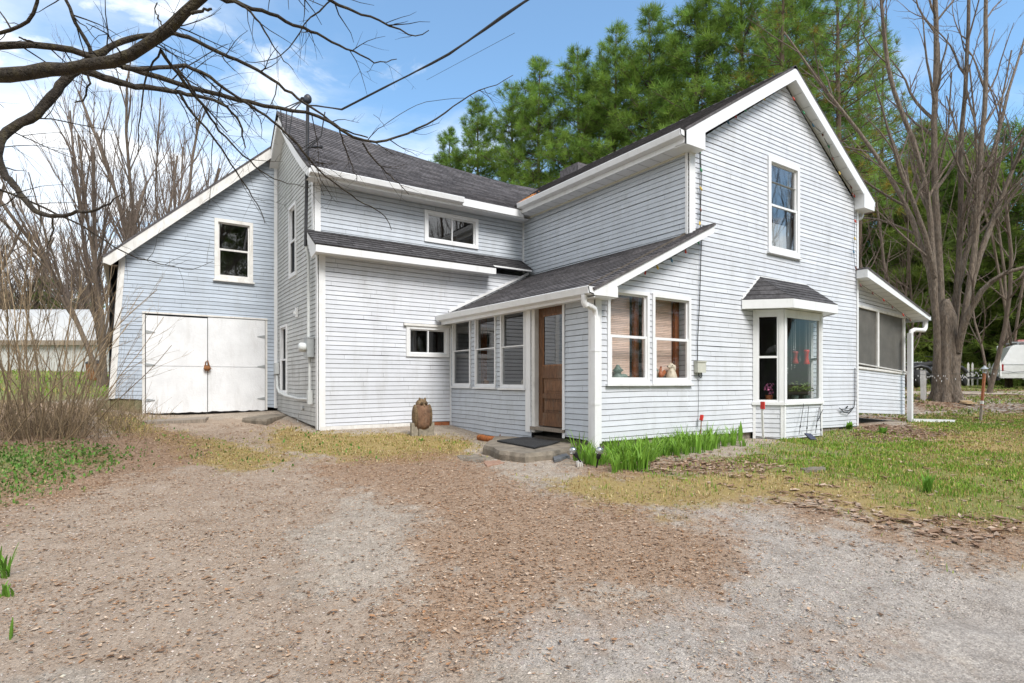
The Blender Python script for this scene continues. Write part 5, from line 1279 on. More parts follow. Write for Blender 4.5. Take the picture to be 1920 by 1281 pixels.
LIMBS = [  # points of the limb, near depth, far depth, radius at both ends (m)
 ([(-560, 230), (-260, 160), (0, 138), (60, 137), (110, 135), (150, 128), (200, 118), (240, 108), (275, 88), (305, 65), (330, 42), (360, 15), (390, -15), (450, -90), (520, -180)], 5.3, 5.0, .082, .036, 0),
 ([(-560, 180), (-240, 110), (0, 86), (40, 84), (87, 85), (134, 92), (168, 104), (195, 114), (225, 123), (262, 133), (302, 144), (336, 159), (369, 169), (403, 175), (453, 189), (500, 200), (570, 209), (604, 218), (640, 243), (664, 261), (690, 269), (715, 268), (741, 258), (774, 248), (825, 221), (868, 185), (897, 168), (935, 160), (962, 141)], 5.4, 8.2, .050, .004, 1),
 ([(150, 130), (168, 137), (195, 144), (221, 154), (248, 163), (285, 166), (319, 168), (352, 176), (386, 183), (403, 188), (430, 203), (446, 221), (456, 248), (460, 278)], 5.3, 6.4, .038, .006, 1),
 ([(228, 365), (202, 384), (185, 394), (164, 397), (131, 399), (105, 407), (88, 406), (70, 399), (55, 386), (42, 369), (32, 350), (13, 335), (2, 319), (-4, 297), (-4, 272), (2, 255), (14, 245), (40, 232), (67, 215), (87, 195), (104, 171), (128, 144), (151, 124), (174, 109), (208, 87), (235, 75), (268, 68), (302, 64), (329, 63), (356, 67), (376, 81), (403, 96), (436, 109), (470, 124), (497, 139), (523, 158), (550, 178), (577, 195), (604, 217), (640, 240), (665, 253), (690, 258)], 5.0, 7.4, [.004, .014, .022, .028, .034, .046, .050, .046, .034, .026, .022, .019, .016, .012, .008], 1, 1),
 ([(97, 407), (99, 420), (96, 450), (84, 470)], 5.2, 5.3, .010, .003, 2),
 ([(228, 126), (255, 133), (285, 127), (319, 124), (352, 122), (372, 129), (396, 148), (423, 168), (453, 186), (480, 206), (520, 230), (547, 258), (570, 288), (594, 316), (617, 334), (645, 356), (678, 379), (711, 395), (725, 407), (734, 431)], 5.5, 7.6, .022, .005, 1),
 ([(302, 92), (288, 117), (275, 134), (270, 158), (265, 185), (262, 215), (260, 242), (258, 289)], 5.2, 5.4, .010, .004, 2),
 ([(302, 95), (322, 124), (339, 148), (359, 174), (376, 195), (392, 215), (406, 242), (430, 265), (453, 285), (476, 312), (503, 332), (537, 342), (580, 352)], 5.2, 6.5, .016, .003, 1),
 ([(330, 124), (356, 158), (372, 188), (393, 208), (413, 235), (426, 248)], 5.5, 5.9, .012, .006, 2),
 ([(334, 170), (352, 201), (376, 228), (399, 255), (419, 285), (436, 312), (456, 342), (476, 372), (490, 396), (497, 419)], 5.7, 6.6, .013, .004, 1),
 ([(390, -15), (416, 0), (453, 8), (487, 17), (523, 34), (564, 52), (597, 64), (621, 77), (657, 92), (684, 107), (704, 118), (724, 117), (744, 111)], 5.0, 6.0, .022, .004, 1),
 ([(436, 2), (470, 20), (490, 44), (503, 70), (520, 97), (527, 111), (550, 131)], 5.1, 5.4, .012, .003, 2),
 ([(470, -110), (540, -40), (620, 0), (640, 10), (667, 25), (704, 34), (734, 49), (771, 69), (784, 70), (804, 57)], 5.0, 5.7, .020, .004, 2),
 ([(640, -14), (617, 3), (591, 27), (567, 50), (554, 77), (523, 114), (460, 116)], 5.3, 5.3, .008, .003, 2),
 ([(90, -60), (67, 0), (64, 27), (54, 49), (27, 57), (-20, 66), (-90, 90)], 5.1, 5.3, .012, .020, 2),
 ([(110, -60), (124, 0), (134, 23), (144, 50), (164, 74), (171, 101)], 5.2, 5.4, .010, .019, 2),
 ([(680, 268), (692, 290), (711, 311), (725, 323), (739, 335), (753, 349), (767, 365)], 7.0, 7.4, .012, .004, 2),
 ([(636, 240), (640, 262), (650, 285), (660, 309), (664, 325), (669, 339)], 6.6, 6.9, .010, .004, 2),
 ([(-60, 330), (40, 372), (100, 396), (160, 425), (213, 462), (240, 482), (268, 489), (295, 490), (322, 502), (362, 510), (399, 490)], 5.4, 6.4, .013, .002, 2),
 ([(295, 5), (290, 18), (302, 45), (306, 58)], 5.1, 5.1, .005, .007, 2), ([(165, 140), (166, 170), (160, 190), (140, 192)], 5.3, 5.3, .010, .006, 2),
 ([(36, 70), (55, 78), (68, 84)], 5.3, 5.3, .008, .010, 3), ([(360, 25), (382, 20), (397, 17)], 5.0, 5.0, .016, .010, 3),
 ([(690, 262), (706, 240), (727, 237), (700, 215)], 7.0, 7.1, .006, .002, 2), ([(870, 184), (790, 190), (720, 235)], 7.9, 7.2, .003, .004, 3)]
for pts, d0, d1, r0, r1, lv in LIMBS:
    lt = Tubes(); m = max(10, len(pts) * 2)
    P = [at(x, y, d0 + (d1 - d0) * i / (len(pts) - 1)) for i, (x, y) in enumerate(pts)]
    Q = resample([tuple(p) for p in P], m); Q[1:-1] += r.normal(0, .006, (m - 2, 3))
    rd = (np.linspace(r0, r1, m) if not isinstance(r0, list) else np.interp(np.linspace(0, 1, m), np.linspace(0, 1, len(r0)), r0)) * (1 + r.normal(0, .05, m)); lt.add(Q, rd, 10 if rd[0] > .02 or rd[-1] > .02 else 8)
    o = lt.build('limb', MS['bark_near'], near_tree, tvar=.05); o.matrix_parent_inverse = Matrix.Translation(-near_tree.location)
    oo = dict(no, thick=9); dummy = Tubes(); kids(dummy, tw, Q, np.minimum(rd, .014), max(lv, 1), r, oo, .12 if d0 < 100 else .5)
o = tw.build('twigs', MS['bark_near'], near_tree, tvar=.1); o.matrix_parent_inverse = Matrix.Translation(-near_tree.location)
# ------------------------------------------------------------------ things around the house
def ray(px, py): return at(px, py, 1) - Vector((0, 0, CAM_H))
def onX(px, py, X): q = ray(px, py); d = X / q.x; return at(px, py, d)
def onY(px, py, Y): q = ray(px, py); d = Y / q.y; return at(px, py, d)
def onZ(px, py, z): d = (CAM_H - z) * F_PX / (py - HOR); return at(px, py, d)
def single(mb, name, m, label, cat, group=None): return tag(mb.build(name, m), label, cat, group)
def slab(name, pts, z1, m, label, cat, z0=None, group=None, seed=0, taper=.03):
    r = random.Random(seed); mb = MB(); P = [Vector((p[0], p[1], 0)) for p in pts]; c = sum(P, Vector()) / len(P); R_ = []
    for i in range(len(P)):
        for k in range(5):
            q = P[i].lerp(P[(i + 1) % len(P)], k / 5); R_.append(q + (q - c).normalized() * r.uniform(-.018, .018))
    n = len(R_); zb_ = z0 if z0 is not None else min(gzs(q.x, q.y) for q in R_) - .05
    top = [(q.x, q.y, z1 + r.uniform(-.006, .006)) for q in R_]
    mid = [(q.x + (q - c).x * taper, q.y + (q - c).y * taper, z1 - (z1 - zb_) * .25) for q in R_]
    bot = [(q.x + (q - c).x * taper, q.y + (q - c).y * taper, zb_) for q in R_]
    mb.faces(top + mid + bot + [(c.x, c.y, z1 + .006)], [(i, (i + 1) % n, 3 * n) for i in range(n)] + [(n + i, n + (i + 1) % n, (i + 1) % n, i) for i in range(n)] + [(2 * n + i, 2 * n + (i + 1) % n, n + (i + 1) % n, n + i) for i in range(n)])
    return single(mb, name, m, label, cat, group)
zs = .41
slab('concrete_step', [onZ(x, y, zs) for x, y in ((910, 834), (938, 845), (985, 851), (1035, 846), (1072, 838), (1080, 832))] + [(5.62, 7.0), (5.64, 7.9), (5.3, 8.35)], zs, MS['concrete'], 'worn concrete step slab in front of the wooden porch door', 'step', seed=2)
mb = MB(); M_ = [onZ(x, y, zs) for x, y in ((932, 829), (982, 822), (1051, 831), (1002, 843))]; n = 8
g = [[M_[0].lerp(M_[1], i / n).lerp(M_[3].lerp(M_[2], i / n), j / n) + Vector((0, 0, .016 + .012 * math.sin(i * 1.1) * math.sin(j * .9) + .012)) for i in range(n + 1)] for j in range(n + 1)]
for j in range(n):
    for i in range(n):
        mb.poly([g[j][i], g[j][i + 1], g[j + 1][i + 1], g[j + 1][i]])
e_ = [g[0][i] for i in range(n)] + [g[i][n] for i in range(n)] + [g[n][n - i] for i in range(n)] + [g[n - i][0] for i in range(n)]
for a, b in zip(e_, e_[1:] + e_[:1]): mb.poly([a, b, b - Vector((0, 0, .02)), a - Vector((0, 0, .02))])
single(mb, 'door_mat', MS['rubber'], 'black rubber mat lying on the concrete step', 'door mat')
mb = MB(); a, b = gp(897, 826), gp(942, 832); a.z += .055; b.z += .055; L_ = [a.lerp(b, i / 6) + Vector((0, 0, .008 * math.sin(i * 2))) for i in range(7)]
mb.tube(L_, [.05, .058, .055, .06, .052, .055, .045], 9); mb.tube([L_[5], L_[5] + Vector((.03, -.02, .10))], [.018, .008], 5)
single(mb, 'log', mat('log_bark', (.30, .10, .03), .9, .4, 20, .5, 40), 'short orange brown log lying at the foot of the porch wall', 'log')
slab('slate', [gp(1036, 860), gp(1040, 869), gp(1066, 862), gp(1060, 855)], gzs(*gp(1050, 862)[:2]) + .045, mat('slate', (.11, .115, .125), .6, .2, 10, .2, 40), 'dark slate lying beside the solar lights at the porch corner', 'stone', seed=3)
slab('paving_stone', [gp(856, 856), gp(862, 864), gp(900, 869), (gp(925, 862)), gp(900, 854)], gzs(*gp(895, 860)[:2]) + .008, MS['concrete'], 'flat grey paving stone sunk in the ground in front of the step', 'stone', seed=4)
slab('brick', [gp(908, 869), gp(914, 876), gp(944, 870), gp(936, 864)], gzs(*gp(925, 870)[:2]) + .012, mat('brick_red', (.30, .18, .125), .9, .2, 20, .3, 60), 'loose red brick in the dirt in front of the step', 'brick', seed=5)
slab('stepping_stone', [gp(1503, 882), gp(1510, 887), gp(1548, 886), gp(1544, 880)], gzs(*gp(1525, 884)[:2]) + .03, MS['concrete'], 'single grey stepping stone in the lawn in front of the bay window', 'stone', seed=6)
slab('white_stone', [gp(1079, 873), gp(1083, 878), gp(1094, 877), gp(1089, 870)], gzs(*gp(1086, 874)[:2]) + .045, mat('white_rock', (.5, .47, .43), .8, .1, 20, .3, 40), 'small white stone at the foot of the leaning globe light', 'stone', seed=7)
slab('plank', [gp(262, 788), gp(275, 797), gp(385, 794), gp(392, 784)], gzs(*gp(330, 790)[:2]) + .04, MS['wood_grey'], 'weathered plank lying below the left barn door', 'plank', seed=8, taper=.005)
slab('concrete_slab', [gp(455, 792), gp(500, 798), gp(540, 780), gp(520, 768)], gzs(*gp(505, 783)[:2]) + .03, MS['concrete'], 'broken concrete slab sloping beside the right barn door', 'slab', seed=9)
p = gp(1810, 757)
t = thing('lumber', p, 'two fresh pale boards stacked by the big maple trunk', 'boards', static=True)
for k in range(2):
    mb = MB(); c = p + Vector((0, 0, .03 + .05 * k)); dv = Vector((CC, -SS, 0)) * .22 + Vector((SS, CC, 0)) * (.55 - .2 * k); mb.bar(c - dv, c + dv, .28, .045); mb.build('board', MS['wood_fresh'], t)

# statue
p = gp(791, 817); p.y = min(p.y, 10.35); p.z = gzs(p.x, p.y)
t = thing('garden_statue', p, 'weathered brown stone owl statue with folded wings standing by the wing wall', 'statue')
mb = MB(); o = p + Vector((0, 0, .14))
mb.lathe([(.02, -.02), (.13, -.02), (.15, .05), (.165, .16), (.17, .26), (.155, .34), (.125, .41), (.09, .46), (.055, .495), (.01, .505)], o, 18, sy=.85)
body = mb.build('body', mat('statue_stone', (.16, .09, .055), .9, .4, 12, .5, 50, extra=dirt(.5, (.33, .24, .17), 5)), t)
mb = MB(); mb.ball(o + Vector((0, .01, .44)), (.115, .10, .10), 14); mb.ball(o + Vector((-.055, -.02, .53)), (.022, .02, .035), 8); mb.ball(o + Vector((.055, -.02, .53)), (.022, .02, .035), 8)
for s in (-1, 1): mb.ball(o + Vector((s * .145, -.01, .22)), (.045, .11, .22), 12, .9); mb.ball(o + Vector((s * .045, -.10, .455)), (.03, .018, .03), 8, .45)
mb.tube([o + Vector((0, -.10, .43)), o + Vector((0, -.13, .40))], [.018, .004], 6, 1.6)
mb.build('head', mat('statue_crust', (.15, .10, .055), .95, .5, 25, .6, 60, extra=dirt(.6, (.34, .26, .17), 8)), t)
mb = MB()
for s in (-1, 1): mb.bar(p + Vector((s * .125, -.02, -.03)), p + Vector((s * .13, -.02, .24)), .07, .2)
mb.bar(p + Vector((-.10, 0, .05)), p + Vector((.10, 0, .05)), .2, .16); mb.build('base', mat('statue_base', (.26, .23, .18), .9, .3, 12, .4, 50), t)

# solar globe lights
for i, (gx, gy, bx, by, lb) in enumerate(((1074, 845, 1094, 874, 'clear globe solar light leaning left on a black stake by the downspout'), (1124, 845, 1118, 880, 'clear globe solar light standing upright in the lilies'))):
    b_ = gp(bx, by); d = SS * b_.x + CC * b_.y; tp = at(gx, gy, d - .02)
    t = thing('solar_light', b_, lb, 'garden light', 'globe solar lights at the porch corner')
    mb = MB(); dr = (b_ - tp).normalized(); mb.tube([tp + dr * .04, tp + dr * .10, tp + dr * .101, b_ - dr * -.05], [.030, .024, .011, .011], 8); mb.build('stake', MS['black'], t)
    mb = MB(); mb.ball(tp, .047, 14); mb.build('globe', MS['globe'], t)
    mb = MB(); mb.ball(tp + dr * .01, .022, 8, (1.4, 1.4, 1.4)); mb.build('lamp', MS['grey_metal'], t)

# lily clumps
def lily(seed):
    r = random.Random(seed); mb = MB()
    for k in range(r.randint(26, 36)):
        a = r.uniform(0, 6.28); L_ = r.uniform(.22, .42); w = r.uniform(.007, .013); b_ = Vector((math.cos(a) * .16 * r.random(), math.sin(a) * .12 * r.random(), -.02)); pr = None; lean = r.uniform(.1, 1.0); c = r.uniform(.65, 1.3); q = b_.copy(); n = 5; side = Vector((-math.sin(a), math.cos(a), 0))
        for i in range(n + 1):
            s_ = i / n; ww = w * (1 - s_ ** 2.2) + .001; cur = (q - side * ww, q + side * ww)
            if pr: mb.poly([pr[0], pr[1], cur[1], cur[0]], (c * (1 + .25 * s_), c * (1 + .12 * s_), c))
            pr = cur; th = lean * (s_ * 1.7) ** 1.6 + .06; q = q + Vector((math.cos(a) * math.sin(th), math.sin(a) * math.sin(th), math.cos(th))) * L_ / n
    return mb.build('lily_clump', MS['leaf'])
LG = 'clumps of bright green lily leaves in the bed under the front windows'
lv = [lily(i) for i in range(5)]; r = random.Random(3); k = 0
for row, (y0, y1, x0, x1, n) in enumerate(((886, 882, 1150, 1215, 4), (872, 866, 1092, 1225, 9), (862, 856, 1085, 1290, 13), (852, 846, 1140, 1335, 14), (843, 838, 1190, 1400, 13), (834, 830, 1235, 1390, 9))):
    for i in range(n):
        f = (i + r.uniform(.1, .9)) / n; p = gp(x0 + (x1 - x0) * f, y0 + (y1 - y0) * f + r.uniform(-3, 3))
        if p.y > 6.12 and p.x > 5.6: p.y = 6.12 - r.uniform(0, .2); p.z = gzs(p.x, p.y)
        o = lv[k] if k < 5 else lv[k % 5].copy()
        if k >= 5: C.objects.link(o)
        s = r.uniform(.5, 1.1); o.location = (p.x, p.y, p.z); o.rotation_euler = (0, 0, r.uniform(0, 6.28)); o.scale = (s, s, s * r.uniform(.75, 1.05))
        tag(o, 'clump of bright green lily leaves in the bed under the front windows', 'lily', LG); k += 1
def broadleaf(name, px, py, n, L_, w, seed, label, cat='plant', up=.5, yy=None):
    r = random.Random(seed); mb = MB(); p = gp(px, py)
    if yy: p.y = min(p.y, yy); p.z = gzs(p.x, p.y)
    for k in range(n):
        a = r.uniform(0, 6.28); ll = L_ * r.uniform(.6, 1.1); q = p + Vector((r.uniform(-.03, .03), r.uniform(-.03, .03), -.01)); side = Vector((-math.sin(a), math.cos(a), 0)); pr = None; c = r.uniform(.7, 1.2); lean = r.uniform(.1, .7) * (1 - up) * 2
        for i in range(6):
            s_ = i / 5; ww = w * math.sin(math.pi * min(1, .12 + s_ * .88)) + .002; cur = (q - side * ww, q + side * ww)
            if pr: mb.poly([pr[0], pr[1], cur[1], cur[0]], c)
            pr = cur; th = lean * (.4 + s_ * 1.3); q = q + Vector((math.cos(a) * math.sin(th), math.sin(a) * math.sin(th), math.cos(th))) * ll / 5
    return single(mb, name, MS['leaf'], label, cat)
broadleaf('dock_plant', 1341, 822, 5, .36, .03, 1, 'single upright dock plant against the wall between porch windows and bay', up=.9, yy=6.15)
broadleaf('dock_plant', 1452, 824, 6, .30, .035, 2, 'dock plant with broad leaves in front of the bay window post', up=.7)
broadleaf('dock_plant', 1592, 806, 14, .22, .05, 3, 'low leafy green plant by the stone corner between bay and screened porch', up=.3)
broadleaf('dock_plant', 1655, 815, 18, .20, .045, 4, 'spreading green weed in the debris before the screened porch', up=.2)
broadleaf('dock_plant', 1740, 925, 16, .22, .014, 5, 'larger clump of broad grass in the right lawn', up=.6)
broadleaf('sprout', 8, 1085, 14, .24, .006, 6, 'tall bright yellow green sprout at the left edge of the drive', up=.35)
broadleaf('sprout', 14, 1120, 10, .13, .006, 7, 'small green sprout at the left edge, below the tall one', up=.5)
broadleaf('sprout', 32, 1195, 3, .10, .004, 8, 'single thin grass sprout nearest to the viewer on the left', up=.7)
broadleaf('dock_plant', 928 - 138, 828, 8, .10, .012, 9, 'tiny pale green tuft growing in front of the statue', up=.4)

# stakes in the bed
b_ = onY(1431, 816, 5.76); tp = onY(1429, 766, b_.y)
t = thing('marker_stake', b_, 'white wooden stake with a red reflector leaning at the bay window', 'stake'); mb = MB(); mb.bar(b_ - Vector((0, 0, .05)), tp, .035, .02); mb.build('post', MS['white_old'], t)
mb = MB(); mb.bar(tp - Vector((0, .01, .01)), tp + Vector((0, -.01, .12)), .07, .03); mb.build('reflector', MS['red'], t)
b_ = onY(1313, 824, 6.15); tp = onY(1315, 786, b_.y)
t = thing('marker_stake', b_, 'thin dark stake with a red clip standing against the front wall', 'stake'); mb = MB(); mb.tube([b_ - Vector((0, 0, .05)), tp], .009, 6); mb.build('post', MS['rust'], t)
mb = MB(); mb.bar(tp - Vector((.01, 0, .02)), tp + Vector((.02, 0, .07)), .05, .03); mb.build('clip', MS['red'], t)
t = thing('light_stakes', gp(1520, 822), 'black wire light stakes leaning on the bay window sill', 'garden lights')
for x0, y0, x1, y1 in ((1507, 757, 1498, 815), (1516, 762, 1512, 817), (1536, 763, 1529, 812), (1537, 765, 1540, 820), (1543, 768, 1533, 790)):
    a, b = onY(x0, y0, 5.80), onY(x1, y1, 5.72); mb = MB(); mb.tube([a, b], .0055, 5); c = a.lerp(b, .7); mb.tube([c, c + (b - a).normalized() * .05], .012, 6); mb.build('stake', MS['black'], t)
c = onY(1520, 819, 5.62); mb = MB(); mb.faces([c + Vector(v) for v in ((-.11, -.06, -.03), (.11, -.06, -.05), (.12, .06, .05), (-.10, .06, .07), (-.11, -.05, -.05), (.11, -.05, -.07), (.12, .07, .03), (-.10, .07, .05))], [(0, 1, 2, 3), (4, 7, 6, 5), (0, 4, 5, 1), (1, 5, 6, 2), (2, 6, 7, 3), (3, 7, 4, 0)])
single(mb, 'solar_spotlight', mat('solar_cell', (.05, .05, .08), .25, .2, 30), 'small tilted solar panel on the ground under the bay window', 'garden light')

# utility box with its cable, loose cables
TFy = TF(YF)
t = thing('utility_box', onY(1308, 702, YF - .05), 'beige utility box with a black cable on the front wall right of the paired windows', 'utility box')
mb = MB(); mb.box(TFy, 7.95, 8.17, 1.515, 1.70, .012, .09); mb.box(TFy, 7.94, 8.18, 1.69, 1.715, .012, .10, .9); mb.build('box', MS['beige'], t)
mb = MB(); q = [onY(x, y, YF - .035) for x, y in ((1313, 278), (1315, 330), (1313, 420), (1315, 450), (1312, 560), (1308, 640), (1308, 680))]; mb.tube(q, .008, 6)
mb.tube([TFy(8.02, 1.52, .05), TFy(8.03, 1.45, .05), TFy(8.08, 1.43, .05), TFy(8.11, 1.46, .05), TFy(8.10, 1.52, .05)], .008, 6); mb.tube([TFy(8.05, 1.44, .02), TFy(8.06, 1.0, .02), TFy(8.04, .6, .02)], .003, 4)
mb.build('cable', MS['wire'], t)
mb = MB(); mb.tube([onY(x, y, YF - .04) for x, y in ((1603, 690), (1603, 750), (1601, 764), (1590, 770), (1577, 768))], .010, 6); mb.tube([onY(x, y, YF - .05) for x, y in ((1601, 764), (1592, 775), (1582, 773), (1574, 765))], .009, 6); mb.tube([onY(x, y, YF - .04) for x, y in ((1587, 765), (1589, 762))], .016, 6)
single(mb, 'loose_cable', MS['wire'], 'loose black cables curling from the right corner of the front wall', 'cable')

# electric service
t = thing('electric_meter', Vector((2.85, 11.2, .5)), 'electric meter with grey conduit and tall dark service mast on the wing end wall', 'electric meter')
TX = TS(XW); mb = MB(); mb.box(TX, 11.06, 11.34, 1.83, 2.20, .015, .14); mb.box(TX, 11.05, 11.35, 2.19, 2.215, .015, .15); mb.build('box', MS['grey_metal'], t)
mb = MB(); mb.lathe([(.085, 0), (.09, -.04), (.088, -.09), (.07, -.12), (.01, -.125)], (XW - .14, 11.2, 2.02), 16, axis='x'); mb.build('meter', MS['pvc'], t)
mb = MB(); mb.tube([(XW - .08, 11.2, 2.2), (XW - .08, 11.2, 3.75), (XW - .14, 11.18, 4.0)], .03, 10); mb.tube([(XW - .06, 11.2, 1.83), (XW - .06, 11.2, 1.15)], .027, 10); mb.box(TX, 11.15, 11.26, .93, 1.2, .015, .10)
mb.tube([(XW - .06, 11.26, 1.02)] + [tuple(onX(x, y, XW - .06)) for x, y in ((560, 748), (535, 742), (524, 736), (520, 726), (519, 705))], .03, 10); c = onX(518, 692, XW - .06); mb.box(TX, c.y - .1, c.y + .1, c.z - .12, c.z + .14, .02, .10); mb.build('conduit', MS['pvc'], t)
mt = onX(577, 188, XW - .16)
mb = MB(); mb.tube([(XW - .14, 11.18, 3.95), (XW - .16, mt.y, mt.z - .1)], .032, 10); mb.build('mast', MS['dark_metal'], t)
mb = MB(); mb.ball(mt + Vector((0, 0, .02)), (.075, .075, .09), 12); mb.tube([mt, mt + Vector((-.12, -.08, -.06))], [.06, .05], 8)
for k in range(3):
    a = .6 * k; mb.tube([mt + Vector((-.1, -.08, -.06)), mt + Vector((-.30 - .1 * k, -.1, -.35)), mt + Vector((-.35 - .06 * k, -.1, -.75)), mt + Vector((-.12, -.08, -.95 - .08 * k)), mt + Vector((.16, -.3, -.75)), mt + Vector((.22, -.35, -.3))], .011, 6)
mb.tube([mt + Vector((-.02, -.03, -.9)), mt + Vector((.20, -.25, -.92))], [.02, .025], 6); mb.build('weatherhead', MS['dark_metal'], t)
mb = MB(); c = onX(568, 768, XW - .03); mb.bar(c, c + Vector((0, .10, .06)), .03, .05); mb.tube([c, c + Vector((-.02, .06, -.05)), onX(560, 775, XW - .05), onX(558, 790, XW - .05), onX(562, 797, XW - .05)], .006, 5)
single(mb, 'outdoor_tap', MS['pvc'], 'small tap with a thin dark hose low on the wing end wall', 'tap')
mb = MB(); c = onX(556, 585, XW - .03); mb.box(TX, c.y - .05, c.y + .05, c.z - .11, c.z + .09, .012, .05); mb.box(TX, c.y - .02, c.y + .03, c.z - .05, c.z + .02, .05, .09); single(mb, 'wall_bracket', MS['white'], 'small white bracket high on the wing end wall', 'bracket')
mb = MB(); S_ = [mt + Vector((-.02, -.05, -.12)), mt + Vector((.10, -.2, -.16))] + [at(x, y, d) for x, y, d in ((640, 205, 9.9), (720, 164, 9.0), (767, 141, 8.5), (808, 119, 8.0), (841, 101, 7.5), (875, 79, 7.0), (908, 55, 6.5), (942, 30, 6.0), (989, 0, 5.5), (1080, -60, 4.8))] + [Vector((5.5, -3, 5.3)), Vector((8, -16, 8))]
mb.tube(S_, .013, 6); mb.tube([p + Vector((.012, 0, .012 * math.sin(i * 2))) for i, p in enumerate(S_)], .010, 6)
single(mb, 'service_cable', MS['wire'], 'thick black service cable running from the mast up over the drive', 'cable')
mb = MB(); mb.tube([at(640 + (805 - 640) * i / 4 + 160, 150 - 88 * i / 4, 30 - 2 * i) for i in range(5)], .008, 4); single(mb, 'thin_wire', MS['wire'], 'faint thin wire high in the blue sky right of the thick cable', 'cable')
b_ = Vector((8, -16, gzs(8, -16))); mb = MB(); mb.tube([b_ - Vector((0, 0, .5)), b_ + Vector((0, 0, 9))], [.17, .11], 10); single(mb, 'utility_pole', MS['wood_grey'], 'wooden utility pole across the street, out of frame, holding the service cable', 'pole')

# strings of coloured bulbs
BC = {'r': (.45, .05, .03), 'g': (.03, .22, .09), 'b': (.03, .12, .20), 'y': (.55, .38, .06), 'd': (.12, .04, .03)}
BM = {k: mat('bulb_' + k, c, .25, .1, spec=.6) for k, c in BC.items()}
def lights(pts, bulbs, label, name='string_lights', droop=.035):
    t = thing(name, pts[0], label, 'string lights', 'strings of coloured bulbs on the house'); mb = MB(); mb.tube(pts, .005, 5); mb.build('wire', MS['wire'], t)
    for p, c in bulbs:
        p = Vector(p); m_ = MB(); a = Vector((RNG.uniform(-.5, .5), -.4, -1)).normalized(); m_.tube([p, p + a * .03, p + a * .032, p + a * .06, p + a * .085], [.012, .013, .018, .017, .004], 7); m_.build('bulb', BM[c], t)
def pathlights(px, Y, cols, label, n=None):
    P = [onY(x, y, Y) for x, y in px]
    if n:
        s = [P[0].lerp(P[-1], (i + .5) / n) for i in range(n)]; bl = [(p, cols[i % len(cols)]) for i, p in enumerate(s)]
    else: bl = [(p, cols[i % len(cols)]) for i, p in enumerate(P)]
    lights(P, bl, label)
pathlights([(1363, 226), (1378, 215), (1396, 203), (1412, 192), (1431, 182), (1448, 170), (1463, 156)], 6.17, 'brgdybr', 'coloured bulb string along the left rake of the main gable')
pathlights([(1471, 152), (1486, 182), (1505, 208), (1523, 232), (1541, 250), (1552, 272), (1560, 295), (1573, 322), (1594, 348), (1598, 362)], 6.16, 'drgbdgdyd', 'coloured bulb string under the right rake of the main gable')
pathlights([(1176, 517), (1210, 508), (1231, 497), (1258, 484), (1285, 468), (1307, 450)], 6.12, 'grybrg', 'coloured bulb string under the sloping eave over the paired windows')
pathlights([(1311, 280), (1313, 315), (1312, 350), (1313, 390), (1312, 416)], 6.20, 'ggydy', 'bulb string hanging down the left corner of the main gable')
pathlights([(1601, 365), (1602, 412), (1602, 445), (1600, 470), (1603, 500)], 6.21, 'rrybd', 'bulb string hanging down the right corner of the main gable')
pathlights([(1612, 532), (1635, 547), (1655, 560), (1672, 573), (1692, 588), (1706, 598)], 6.14, 'ddrdrd', 'dark bulb string under the eave of the screened porch')
pathlights([(996, 690), (995, 720), (996, 748), (995, 775)], 6.25 + 1.7, 'byg', 'short string with a blue and a yellow bulb beside the porch door')

# ---- figurines and hangings behind the glass
def fig_dog(p, s, f, label, m, dark):
    t = thing('dog_figurine', p, label, 'figurine', 'ceramic dogs in the porch window'); mb = MB(); p = Vector(p)
    mb.lathe([(.05, 0), (.085, .01), (.09, .06), (.07, .13), (.05, .17), (.045, .20)], p, 12, sx=s * 1.1, sy=s)
    mb.ball(p + Vector((f * .05, 0, .03)), (.08 * s, .06 * s, .035), 9); mb.ball(p + Vector((-f * .01, 0, .235)), (.058 * s, .05 * s, .052), 12); mb.ball(p + Vector((-f * .065, 0, .222)), (.036, .028, .026), 9)
    mb.tube([p + Vector((-f * .05, -.03, .02)), p + Vector((-f * .05, -.035, .15))], [.022, .02], 7); mb.tube([p + Vector((f * .09, .01, .02)), p + Vector((f * .13, .02, .05))], [.015, .008], 6); mb.build('body', m, t)
    mb = MB(); mb.ball(p + Vector((f * .025, -.045, .205)), (.028, .016, .055), 9); mb.ball(p + Vector((f * .025, .045, .205)), (.028, .016, .055), 9); mb.build('ear', m, t)
    mb = MB(); mb.ball(p + Vector((-f * .10, 0, .23)), .012, 7); mb.ball(p + Vector((-f * .035, -.045, .245)), .008, 6); mb.build('nose', MS['black'], t)
zs_ = 1.386
fig_dog((7.56, 6.39, zs_), 1.0, 1, 'cream spaniel figurine facing left in the right hand porch window', MS['ceramic'], 0)
fig_dog((7.02, 6.38, zs_ + .02), .85, -1, 'white spotted dog figurine half hidden by the frame of the porch window', mat('white_ceramic', (.72, .70, .66), .35, .1, 20), 1)
p = Vector((7.30, 6.40, zs_)); mb = MB(); mb.lathe([(.03, 0), (.035, .01), (.012, .03), (.05, .06), (.055, .09), (.03, .13), (.02, .16), (.025, .185), (.005, .2)], p, 10); mb.bar(p + Vector((-.03, 0, .175)), p + Vector((-.06, 0, .17)), .012, .012); mb.bar(p + Vector((0, 0, .19)), p + Vector((.01, 0, .23)), .035, .01)
mb.bar(p + Vector((.04, 0, .09)), p + Vector((.11, 0, .15)), .03, .05); single(mb, 'rooster_figurine', MS['terracotta'], 'red rooster figurine between the two ceramic dogs', 'figurine')
p = Vector((7.17, 6.41, zs_)); t = thing('lantern_figurine', p, 'small dark lantern left of the red rooster in the window', 'lantern'); mb = MB(); mb.lathe([(.07, .15), (.05, .18), (.015, .22), (.012, .25)], p, 8); mb.lathe([(.06, 0), (.06, .02)], p, 8)
